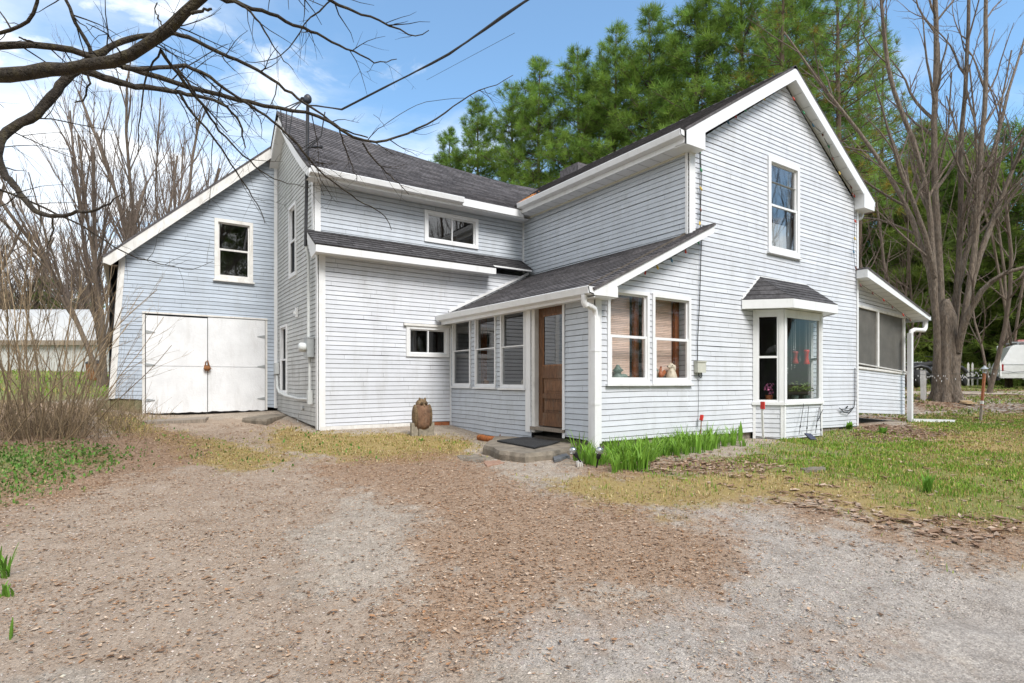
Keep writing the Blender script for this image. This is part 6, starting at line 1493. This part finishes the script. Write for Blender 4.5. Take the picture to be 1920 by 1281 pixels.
for k in range(4): a = k * 1.57 + .78; mb.tube([p + Vector((math.cos(a) * .05, math.sin(a) * .05, .02)), p + Vector((math.cos(a) * .05, math.sin(a) * .05, .15))], .006, 5)
mb.build('frame', MS['greenish'], t)
p = Vector((6.32, 6.40, zs_)); mb = MB(); mb.lathe([(.10, 0), (.11, .03), (.06, .08), (.05, .12), (.09, .15), (.04, .2), (.02, .24)], p, 9); mb.ball(p + Vector((.12, 0, .05)), (.10, .05, .05), 8); single(mb, 'figurine', MS['greenish'], 'grey green figurine dim behind the left porch window', 'figurine')
p = Vector((5.93, 10.08, 1.30)); mb = MB(); mb.box(T0, p.x - .07, p.x + .07, p.y - .10, p.y + .10, 1.302, 1.46); mb.box(T0, p.x - .08, p.x + .08, p.y - .11, p.y + .11, 1.46, 1.475); single(mb, 'white_box', MS['white'], 'small white box inside the porch window nearest the wing', 'box')
p = Vector((5.85, 9.15, 1.302)); mb = MB(); mb.lathe([(.11, 0), (.10, .02), (.05, .14), (.03, .2), (.015, .23), (.032, .26), (.03, .29), (.005, .32)], p, 12)
for s in (-1, 1): mb.faces([p + Vector(v) for v in ((.02, s * .02, .2), (.03, s * .12, .29), (.03, s * .13, .18), (.02, s * .04, .10), (.035, s * .02, .2), (.045, s * .12, .29), (.045, s * .13, .18), (.035, s * .04, .10))], [(0, 1, 2, 3), (4, 7, 6, 5), (0, 4, 5, 1), (1, 5, 6, 2), (2, 6, 7, 3), (3, 7, 4, 0)])
single(mb, 'angel_figurine', mat('glassy', (.5, .54, .52), .15, .1), 'pale glass angel figurine in the middle porch side window', 'figurine')
p = Vector((5.85, 9.55, 1.302)); mb = MB(); mb.ball(p + Vector((0, 0, .045)), (.05, .07, .045), 9); mb.ball(p + Vector((0, .06, .09)), .028, 8); mb.tube([p + Vector((0, .08, .09)), p + Vector((0, .11, .085))], [.012, .004], 5); single(mb, 'bird_figurine', mat('tan_ceramic', (.45, .22, .08), .4), 'small orange tan bird figurine left of the glass angel', 'figurine')
p = Vector((5.85, 8.25, 1.302)); mb = MB(); mb.ball(p + Vector((0, 0, .05)), (.05, .11, .05), 10); mb.tube([p + Vector((0, -.06, .07)), p + Vector((0, -.09, .13)), p + Vector((0, -.06, .16))], [.022, .016, .014], 7); mb.ball(p + Vector((0, -.06, .165)), .026, 8); mb.tube([p + Vector((0, -.08, .165)), p + Vector((0, -.11, .16))], [.012, .005], 5); single(mb, 'duck_figurine', MS['ceramic'], 'cream duck figurine in the porch side window next to the door', 'figurine')
# hangings in the bay window
for i, (x, y0, y1, c, lb) in enumerate(((1514, 656, 683, 1.0, 'bright red hummingbird feeder hanging in the bay window'), (1493, 659, 682, .55, 'darker red glass feeder hanging left of the bright one'))):
    a, b = onY(x, y0, 5.98), onY(x, y1, 5.98); L_ = a.z - b.z; t = thing('bird_feeder', b, lb, 'bird feeder', 'red feeders hung in the bay window'); mb = MB(); q = Vector((a.x, 6.0, b.z))
    mb.lathe([(.055, 0), (.06, .02), (.05, .05), (.035, L_ * .45), (.042, L_ * .75), (.055, L_ * .85), (.05, L_), (.01, L_)], q, 12, c); mb.build('feeder', MS['red'], t); mb = MB(); mb.tube([q + Vector((0, 0, L_)), Vector((q.x, 6.0, 2.64))], .003, 4); mb.build('cord', MS['white'], t)
r = random.Random(9); t = thing('crystal_mobile', Vector((10.3, 6.05, 2.0)), 'crystal drops and chimes hanging on threads in the bay window', 'mobile')
for k in range(16):
    x = r.uniform(9.95, 11.2); y = 5.98 + r.uniform(.03, .2); z = r.uniform(1.5, 2.3); mb = MB(); mb.tube([(x, y, 2.65), (x, y, z)], .0015, 3)
    for j in range(3): mb.ball((x, y, z - .04 * j), r.uniform(.007, .014), 6)
    mb.build('drop', MS['white'], t)
p = Vector((9.98, 6.12, .98)); t = thing('potted_flower', p, 'pink flowers in a pot low behind the left pane of the bay window', 'flower pot'); mb = MB(); mb.lathe([(.05, 0), (.07, .12), (.075, .13)], p, 10); mb.build('pot', MS['terracotta'], t); mb = MB()
for k in range(26): mb.ball(p + Vector((r.gauss(0, .07), r.gauss(0, .04), .25 + r.gauss(0, .06))), .022, 6, r.uniform(.7, 1.3))
mb.build('blossoms', mat('pink_petal', (.35, .10, .20), .7, .3, 40), t)
for i, (x, lb) in enumerate(((10.75, 'low grey green houseplant in the middle of the bay window'), (11.15, 'bushier green houseplant at the right side of the bay window'))):
    p = Vector((x, 6.05, .98)); t = thing('houseplant', p, lb, 'plant'); mb = MB(); mb.lathe([(.05, 0), (.065, .1), (.07, .11)], p, 10); mb.build('pot', MS['greenish'], t); mb = MB()
    for k in range(40):
        c = p + Vector((r.gauss(0, .08), r.gauss(0, .04), .2 + abs(r.gauss(0, .08)))); d = Vector((r.gauss(0, 1), r.gauss(0, 1), r.gauss(0, 1))).normalized() * .04; e = d.orthogonal().normalized() * .015; mb.poly([c - d, c + e, c + d, c - e])
    mb.build('leaves', MS['needle_dark'], t)
# ------------------------------------------------------------------ right yard
p = gp(1732, 752); mb = MB(); tp = at(1731, 696, SS * p.x + CC * p.y); mb.bar(p - Vector((0, 0, .3)), tp, .14, .14, up=(0, 1, 0)); mb.bar(tp, tp + Vector((0, 0, .02)), .15, .15, up=(0, 1, 0)); single(mb, 'white_post', MS['white_old'], 'weathered white square post left of the big maple trunk', 'post')
p = gp(1837, 790); d = SS * p.x + CC * p.y; t = thing('lantern_stake', p, 'leaning rust and grey painted stake topped by a small lantern', 'garden lantern')
a, b = p - Vector((0, 0, .2)), at(1846, 700, d); m_ = a.lerp(b, .42)
mb = MB(); mb.bar(a, m_, .09, .05, up=(0, 1, 0)); mb.build('lower_post', MS['wood_grey'], t); mb = MB(); mb.bar(m_, b, .09, .05, up=(0, 1, 0)); mb.build('upper_post', MS['wood_red'], t); mb = MB(); mb.bar(a.lerp(b, .44), a.lerp(b, .50), .095, .056, up=(0, 1, 0)); mb.build('reflector', MS['white_old'], t)
mb = MB(); mb.lathe([(.02, -.02), (.05, 0), (.05, .01), (.035, .02)], b, 8); mb.lathe([(.10, .12), (.07, .15), (.02, .20), (.02, .22)], b, 10)
for k in range(6): a_ = k * 1.047; mb.tube([b + Vector((math.cos(a_) * .04, math.sin(a_) * .04, .01)), b + Vector((math.cos(a_) * .065, math.sin(a_) * .065, .12))], .006, 4)
mb.build('lantern', MS['grey_metal'], t); mb = MB(); mb.lathe([(.035, .015), (.055, .115)], b, 8); mb.build('lamp_glass', MS['globe'], t)
# white bulbs strung round the trunk
c = at(1774, 752, MD); t = thing('string_lights', c + Vector((0, 0, .6)), 'white icicle lights strung from the porch round the maple trunk to the right', 'string lights')
path = [at(1712, 702, 18.2), at(1735, 703, 18.6)] + [Vector((c.x + math.cos(a) * .58, c.y + math.sin(a) * .58, c.z + .95)) for a in np.linspace(3.5, 6.0, 7)] + [at(1808, 701, 19.0), at(1845, 690, 17.0), at(1900, 698, 17), at(2000, 690, 17)]
mb = MB(); mb.tube(path, .006, 4); mb.build('wire', MS['wire'], t); s = 0
mbulb = MB(); r = random.Random(12)
for a, b in zip(path[:-1], path[1:]):
    n = max(1, int((b - a).length / .14))
    for k in range(n):
        q = a.lerp(b, k / n) - Vector((0, 0, r.uniform(.02, .22))); mbulb.tube([q, q - Vector((r.uniform(-.02, .02), 0, .05))], [.012, .006], 5)
mbulb.build('bulbs', MS['white'], t)['kind'] = 'stuff'
# van
def frame_at(p, fwd, sc=1.0):
    f = Vector(fwd).normalized(); s = Vector((-f.y, f.x, 0)); return lambda x, y, z: p + (f * x + s * y + Vector((0, 0, z))) * sc
vp = gp(1873, 729); vd = SS * vp.x + CC * vp.y
vr = ray(1900, 700); vr.z = 0; vr.normalize()
K = frame_at(vp, (vr.y * .985 + vr.x * .17, -vr.x * .985 + vr.y * .17, 0), 1.13)
t = thing('van', vp, 'white van parked at the right edge with its rear door swung open', 'van')
mb = MB(); prof = [(0, .48), (0, .98), (.10, 1.2), (.42, 1.88), (.55, 1.97), (3.5, 1.99), (3.7, 1.93), (4.35, 1.28), (5.05, 1.10), (5.2, .95), (5.22, .48)]; n = len(prof)
def inset(z): return .0 if z < 1.2 else (z - 1.2) * .12
vs = [K(x, inset(z), z) for x, z in prof] + [K(x, 1.9 - inset(z), z) for x, z in prof]
mb.faces(vs, [(k, (k + 1) % n, n + (k + 1) % n, n + k) for k in range(n)] + [tuple(range(n))[::-1], tuple(range(n, 2 * n))]); mb.build('body', MS['van'], t)
for x in (1.45, 4.35):
    for y in (-.02, 1.74):
        mb = MB(); mb.lathe([(.20, 0), (.37, .0), (.39, .03), (.39, .17), (.37, .2), (.2, .2)], K(x, y, .35), 22, axis='y'); wh = mb.build('wheel', MS['rubber'], t); mb = MB(); mb.lathe([(.2, .0), (.19, .03), (.05, .04)], K(x, y - .005, .35), 14, axis='y'); mb.build('rim', MS['grey_metal'], wh)
mb = MB(); mb.faces([K(x, y, z) for y in (-.012, .005) for x, z in ((.02, .80), (.16, .80), (.16, 1.12), (.06, 1.12))], [(0, 1, 2, 3), (4, 7, 6, 5), (0, 4, 5, 1), (1, 5, 6, 2), (2, 6, 7, 3), (3, 7, 4, 0)]); mb.build('tail_light', MS['tail'], t)
mb = MB(); mb.faces([K(x, y, z) for x in (-.12, .05) for y in (0, 1.9) for z in (.38, .56)], [(0, 1, 3, 2), (4, 6, 7, 5), (0, 4, 5, 1), (2, 3, 7, 6), (0, 2, 6, 4), (1, 5, 7, 3)]); mb.build('bumper', MS['black'], t)
mb = MB(); o_ = .0
dp = [(-.02, .55), (-.03, 1.0), (-.12, 1.25), (-.42, 1.9)]
mb.faces([K(-.04 - (x + .42) * -.25 - dx - .0, -.05 - w_, z) for dx, w_ in ((0, 0), (.07, .02)) for x, z in dp] + [K(-.02 - (x + .42) * -.25 - dx - .10, -.75 - w_, z) for dx, w_ in ((0, 0), (.06, .02)) for x, z in dp], [(0, 1, 9, 8), (1, 2, 10, 9), (2, 3, 11, 10), (4, 12, 13, 5), (5, 13, 14, 6), (6, 14, 15, 7), (0, 4, 5, 1), (1, 5, 6, 2), (2, 6, 7, 3), (8, 9, 13, 12), (9, 10, 14, 13), (10, 11, 15, 14), (3, 7, 15, 11), (0, 8, 12, 4)])
mb.build('rear_door', MS['van'], t)
mb = MB(); mb.faces([K(x, y, z) for y in (.012, -.003) for x, z in ((3.3, 1.25), (4.2, 1.25), (3.75, 1.8), (3.3, 1.82))], [(0, 1, 2, 3), (4, 7, 6, 5)]); mb.poly([K(4.33, .15, 1.32), K(4.33, 1.75, 1.32), K(3.74, 1.7, 1.9), K(3.74, .2, 1.9)]); mb.build('window', MS['black'], t)
mb = MB()
for k in range(5): mb.tube([K(1.0 + .12 * k, -.006, 1.25 + .03 * k), K(1.06 + .12 * k, -.01, 1.52), K(1.14 + .12 * k, -.006, 1.40)], .013, 4)
mb.build('lettering', MS['black'], t)
mb = MB(); mb.bar(K(0, -.008, 1.10), K(5.1, -.008, 1.05), .012, .02); mb.bar(K(0, -.008, .72), K(5.1, -.008, .72), .012, .02); mb.build('side_moulding', MS['grey_metal'], t)
mb = MB()
for x in (.7, 1.8, 2.9): mb.bar(K(x, .2, 2.06), K(x, 1.7, 2.06), .05, .05); mb.bar(K(x, .3, 1.97), K(x, .3, 2.06), .05, .05); mb.bar(K(x, 1.6, 1.97), K(x, 1.6, 2.06), .05, .05)
mb.bar(K(.5, .35, 2.10), K(3.2, .35, 2.10), .05, .05); mb.bar(K(.5, 1.55, 2.10), K(3.2, 1.55, 2.10), .05, .05); mb.build('roof_rack', MS['grey_metal'], t)
mb = MB(); mb.faces([K(x, y, z) for x in (.75, 3.0) for y in (.6, 1.3) for z in (2.09, 2.22)], [(0, 1, 3, 2), (4, 6, 7, 5), (0, 4, 5, 1), (2, 3, 7, 6), (0, 2, 6, 4), (1, 5, 7, 3)]); single(mb, 'roof_load', mat('pinkish_board', (.5, .22, .2), .6), 'flat pinkish red bundle carried on the van roof rack', 'bundle')
# atv on its trailer
ap = gp(1742, 727); KA = frame_at(ap, (CC, -SS, 0), 1.4)
t = thing('quad_bike', ap, 'black quad bike standing left of and behind the maple trunk', 'quad bike')
for x in (-.62, .62):
    for y in (-.50, .30):
        mb = MB(); mb.lathe([(.16, 0), (.40, .0), (.46, .05), (.46, .25), (.40, .30), (.16, .30)], KA(x, y, .33), 18, axis='y'); wh = mb.build('wheel', MS['rubber'], t); mb = MB(); mb.lathe([(.2, .0), (.17, .05), (.04, .06)], KA(x, y - .004, .33), 10, axis='y'); mb.build('rim', MS['grey_metal'], wh)
mb = MB(); mb.tube([KA(-.75, 0, .55), KA(-.3, 0, .5), KA(.3, 0, .5), KA(.85, 0, .6)], [.2, .24, .24, .15], 10)
for s in (-1, 1):
    for x in (-.62, .62): mb.tube([KA(x - .42, s * .4, .55), KA(x - .25, s * .4, .72), KA(x, s * .4, .78), KA(x + .25, s * .4, .72), KA(x + .42, s * .4, .55)], .10, 8)
mb.build('body', MS['black'], t); mb = MB(); mb.tube([KA(-.7, 0, .80), KA(-.2, 0, .82), KA(.1, 0, .88)], [.14, .16, .12], 10); mb.build('seat', MS['rubber'], t)
mb = MB(); mb.tube([KA(.30, 0, .8), KA(.22, 0, 1.12)], .03, 6); mb.tube([KA(.12, -.38, 1.15), KA(.22, 0, 1.12), KA(.12, .38, 1.15)], .02, 6); mb.build('handlebar', MS['dark_metal'], t)
mb = MB()
for x0, x1, z in ((.40, .95, .92), (-1.0, -.45, .92)):
    for y in (-.3, -.1, .1, .3): mb.bar(KA(x0, y, z), KA(x1, y, z), .02, .02)
    for x in (x0, x1): mb.bar(KA(x, -.32, z), KA(x, .32, z), .02, .02)
mb.build('rack', MS['grey_metal'], t)
tp_ = gp(1812, 724); KT = frame_at(tp_, (CC * .98 + SS * .15, -SS * .98 + CC * .15, 0)); t = thing('trailer', tp_, 'low dark flat trailer with a tongue reaching toward the open van', 'trailer')
mb = MB(); mb.faces([KT(x, y, z) for x in (-1.2, .7) for y in (-.1, 1.3) for z in (.42, .52)], [(0, 1, 3, 2), (4, 6, 7, 5), (0, 4, 5, 1), (2, 3, 7, 6), (0, 2, 6, 4), (1, 5, 7, 3)])
for y in (-.1, 1.3): mb.bar(KT(-1.2, y, .78), KT(.7, y, .78), .04, .04); [mb.bar(KT(x, y, .5), KT(x, y, .78), .04, .04) for x in (-1.2, -.25, .7)]
mb.build('bed', MS['black'], t); mb = MB(); mb.bar(KT(.7, .6, .46), KT(1.75, .6, .46), .08, .08); mb.bar(KT(1.4, .6, .46), KT(1.4, .6, .05), .05, .05); mb.build('tongue', MS['grey_metal'], t)
for y in (-.25, 1.35): mb = MB(); mb.lathe([(.1, 0), (.26, 0), (.28, .03), (.28, .13), (.26, .15), (.1, .15)], KT(-.3, y, .28), 16, axis='y'); mb.build('wheel', MS['rubber'], t)
# picket fence
fp = [at(x, 700, 33.5) for x in (1700, 1875)]; t = thing('picket_fence', fp[0], 'white picket fence half hidden under the evergreens behind the quad bike', 'fence')
n = 22; dv = (fp[1] - fp[0]).normalized(); dv.z = 0; r = random.Random(2)
for k in range(n):
    if k not in (2, 3, 4, 6, 14, 15, 19): continue
    q = fp[0].lerp(fp[1], (k + .5) / n); q.z = gzs(q.x, q.y); h = 1.35 + r.uniform(-.05, .05); mb = MB(); w_ = dv * .06; y_ = Vector((dv.y, -dv.x, 0)) * .012
    pf = [q - w_, q + w_, q + w_ + Vector((0, 0, h - .12)), q + Vector((0, 0, h)), q - w_ + Vector((0, 0, h - .12))]; mb.faces([p_ + y_ for p_ in pf] + [p_ - y_ for p_ in pf], [(0, 1, 2, 3, 4), (9, 8, 7, 6, 5)] + [(i, i + 5, (i + 1) % 5 + 5, (i + 1) % 5) for i in range(5)]); mb.build('picket', MS['white_old'], t)
for h in (.4, 1.0): a, b = fp[0].copy(), fp[1].copy(); a.z = gzs(a.x, a.y) + h; b.z = gzs(b.x, b.y) + h; mb = MB(); mb.bar(a + Vector((0, .05, 0)), b + Vector((0, .05, 0)), .04, .09); mb.build('rail', MS['bark'], t)
# gravel lane by the van
ln = [gp(x, 738) for x in np.linspace(1690, 2050, 14)]; mb = MB(); lf = Vector((SS, CC, 0))
for a, b in zip(ln[:-1], ln[1:]):
    P = [a - lf * .9, b - lf * .9, b + lf * .9, a + lf * .9]; mb.poly([(p_.x, p_.y, gzs(p_.x, p_.y) + .03) for p_ in P])
o = mb.build('lane', mat('lane_gravel', (.34, .28, .22), .95, .2, 4, .3, 40)); o['kind'] = 'structure'
# ------------------------------------------------------------------ white shed far left
a0, a1 = at(-120, 697, 33), at(204, 697, 33); zg = gzs(a1.x, a1.y) - .2; dv = (a1 - a0); dv.z = 0; W_ = dv.length; dv.normalize(); dp = Vector((-dv.y, dv.x, 0))
if dp.dot(Vector((SS, CC, 0))) < 0: dp = -dp
KS = lambda x, y, z: a0 + dv * x + dp * y + Vector((0, 0, z - a0.z))
t = thing('white_shed', a0 + dv * W_ / 2, 'long white shed with a pale low roof beyond the bare shrubs', 'shed'); ze = CAM_H + (HOR - 640) * 33 / F_PX; zr_ = CAM_H + (HOR - 582) * 37.5 / F_PX
mb = MB(); P = [KS(0, 0, zg - .5), KS(W_, 0, zg - .5), KS(W_, 9, zg - .5), KS(0, 9, zg - .5), KS(0, 0, ze), KS(W_, 0, ze), KS(W_, 9, ze), KS(0, 9, ze), KS(0, 4.5, zr_ - .1), KS(W_, 4.5, zr_ - .1)]
mb.faces(P, [(0, 1, 5, 4), (1, 2, 6, 9, 5), (2, 3, 7, 6), (3, 0, 4, 8, 7)])
for k in range(int(W_ / .3)): mb.bar(KS(.3 * k, -.01, zg), KS(.3 * k, -.01, ze), .03, .02, up=(0, 1, 0))
mb.build('wall', MS['barnmetal'], t); mb = MB()
for k in range(9):
    y0, y1 = k * 1.05 - .2, k * 1.05 + .85
    zz = lambda y: ze + .02 + (zr_ - ze) * (1 - ((y - 4.5) / 4.7) ** 2) if abs(y - 4.5) < 4.8 else ze
    mb.poly([KS(-.3, y0, zz(y0)), KS(W_ + .3, y0, zz(y0)), KS(W_ + .3, y1, zz(y1)), KS(-.3, y1, zz(y1))]); mb.poly([KS(W_ + .28, y0, zz(y0)), KS(W_ + .28, y1, zz(y1)), KS(W_ + .28, y1, zz(y1) - .25), KS(W_ + .28, y0, zz(y0) - .25)])
mb.build('roof', MS['barnmetal'], t); mb = MB(); mb.bar(KS(-.3, -.22, ze - .10), KS(W_ + .3, -.22, ze - .10), .06, .28); mb.build('eave_board', MS['wood_grey'], t)
p = gp(178, 714); t = thing('rubbish_bin', p, 'dark brown bin on the grass beyond the barn corner', 'bin'); mb = MB(); mb.lathe([(.28, -.05), (.30, .1), (.34, .75), (.30, .78)], p, 12); mb.build('body', MS['rust'], t); mb = MB(); mb.lathe([(.36, .75), (.36, .80), (.2, .9), (.02, .92)], p, 12); mb.build('lid', MS['dark_metal'], t)

# wet leaves caught in the roof valley
r = random.Random(31); mb = MB()
for k in range(420):
    y = 10.78 + abs(r.gauss(0, .22)); x = 7.50 + (y - 10.72) * 1.15 + r.gauss(.05, .10); z = max(main_roof_z(x), EZ + (y - EY) * .74 - .03) + .03
    a = Vector((r.gauss(0, 1), r.gauss(0, 1), r.gauss(.2, .5))).normalized() * r.uniform(.02, .045); e = a.orthogonal().normalized() * .016; c = Vector((x, y, z)); mb.poly([c - a, c + e, c + a, c - e], tuple(r.uniform(.7, 1.3) * v for v in (.50, .22, .07)))
o = mb.build('roof_leaves', MS['dead']); tag(o, 'orange brown leaves caught in the valley between the two roofs', 'leaves', kind='stuff')
# ------------------------------------------------------------------ light, sky, camera
SUN = Vector((.0, -.80, .95)).normalized()
sd = bpy.data.lights.new('sun', 'SUN'); sd.energy = 3.0; sd.angle = rad(24); sd.color = (1, .965, .91)
so = bpy.data.objects.new('sun', sd); C.objects.link(so); so.rotation_euler = SUN.to_track_quat('Z', 'Y').to_euler(); so.location = (0, -10, 30)
w = bpy.data.worlds.new('World'); bpy.context.scene.world = w; w.use_nodes = True
N = w.node_tree.nodes; L = w.node_tree.links; N.clear()
out = N.new('ShaderNodeOutputWorld'); bg = N.new('ShaderNodeBackground'); L.new(bg.outputs[0], out.inputs[0]); bg.inputs[1].default_value = .12
sky = N.new('ShaderNodeTexSky'); sky.sky_type = 'NISHITA'; sky.sun_disc = False
sky.sun_elevation = math.asin(SUN.z); sky.sun_rotation = math.atan2(SUN.x, SUN.y); sky.air_density = 1.0; sky.dust_density = .4; sky.ozone_density = 2.5
tc = N.new('ShaderNodeTexCoord'); sp = N.new('ShaderNodeSeparateXYZ'); L.new(tc.outputs['Generated'], sp.inputs[0])
def mth(op, a, b=None):
    n = N.new('ShaderNodeMath'); n.operation = op
    for i, v in enumerate((a, b)):
        if v is None: continue
        if isinstance(v, (int, float)): n.inputs[i].default_value = v
        else: L.new(v, n.inputs[i])
    return n.outputs[0]
zc = mth('ADD', mth('MAXIMUM', sp.outputs[2], 0.0), .18)
cx = mth('DIVIDE', sp.outputs[0], zc); cy = mth('DIVIDE', sp.outputs[1], zc)
cb = N.new('ShaderNodeCombineXYZ'); L.new(cx, cb.inputs[0]); L.new(cy, cb.inputs[1])
def cloud(scale, seed, lo, hi, sx=1.0):
    mp = N.new('ShaderNodeMapping'); mp.inputs['Location'].default_value = seed; mp.inputs['Scale'].default_value = (sx, 1, 1); L.new(cb.outputs[0], mp.inputs[0])
    n = N.new('ShaderNodeTexNoise'); n.inputs['Scale'].default_value = scale; n.inputs['Detail'].default_value = 7; n.inputs['Roughness'].default_value = .58; n.inputs['Distortion'].default_value = .35
    L.new(mp.outputs[0], n.inputs['Vector'])
    # cloudier toward the west (left) and the horizon
    bias = mth('MULTIPLY', mth('SUBTRACT', mth('MULTIPLY', sp.outputs[0], -1.0), -.30), .34)
    hz = mth('MULTIPLY', mth('SUBTRACT', .62, sp.outputs[2]), .30)
    south = mth('MULTIPLY', mth('MAXIMUM', mth('MULTIPLY', sp.outputs[1], -1.0), 0.0), .30)
    f = mth('ADD', n.outputs['Fac'], mth('ADD', mth('ADD', bias, hz), south))
    r = N.new('ShaderNodeMapRange'); r.interpolation_type = 'SMOOTHSTEP'; r.inputs[1].default_value = lo; r.inputs[2].default_value = hi
    L.new(f, r.inputs[0]); return r.outputs[0]
k1 = cloud(1.5, (3.1, 7.7, 0), .46, .86, .8); k2 = cloud(4.5, (1.3, 2.2, 0), .575, .82)
kk = mth('ADD', mth('MULTIPLY', mth('MAXIMUM', mth('MULTIPLY', k1, .8), k2), .93), .07)
mx = N.new('ShaderNodeMix'); mx.data_type = 'RGBA'; L.new(kk, mx.inputs[0]); mx.inputs[7].default_value = (7.6, 7.8, 8.0, 1)
tn = N.new('ShaderNodeMix'); tn.data_type = 'RGBA'; tn.blend_type = 'MULTIPLY'; tn.inputs[0].default_value = 1; tn.inputs[7].default_value = (1.0, 1.42, 1.5, 1)
L.new(sky.outputs[0], tn.inputs[6]); L.new(tn.outputs[2], mx.inputs[6]); L.new(mx.outputs[2], bg.inputs[0])
sc_ = bpy.context.scene
cd = bpy.data.cameras.new('camera'); co = bpy.data.objects.new('camera', cd); C.objects.link(co); sc_.camera = co
co.location = (0, 0, CAM_H); co.rotation_euler = (rad(90), 0, -TH)
cd.sensor_width = 36; cd.lens = F_PX / 1920 * 36; cd.shift_y = (HOR - 640.5) / 1920; cd.clip_end = 1000; cd.clip_start = .05
vs_ = sc_.view_settings; vs_.view_transform = 'Standard'; vs_.look = 'None'; vs_.exposure = .55; vs_.gamma = 1
try: sc_.cycles.transparent_max_bounces = 24; sc_.cycles.max_bounces = 8
except Exception: pass
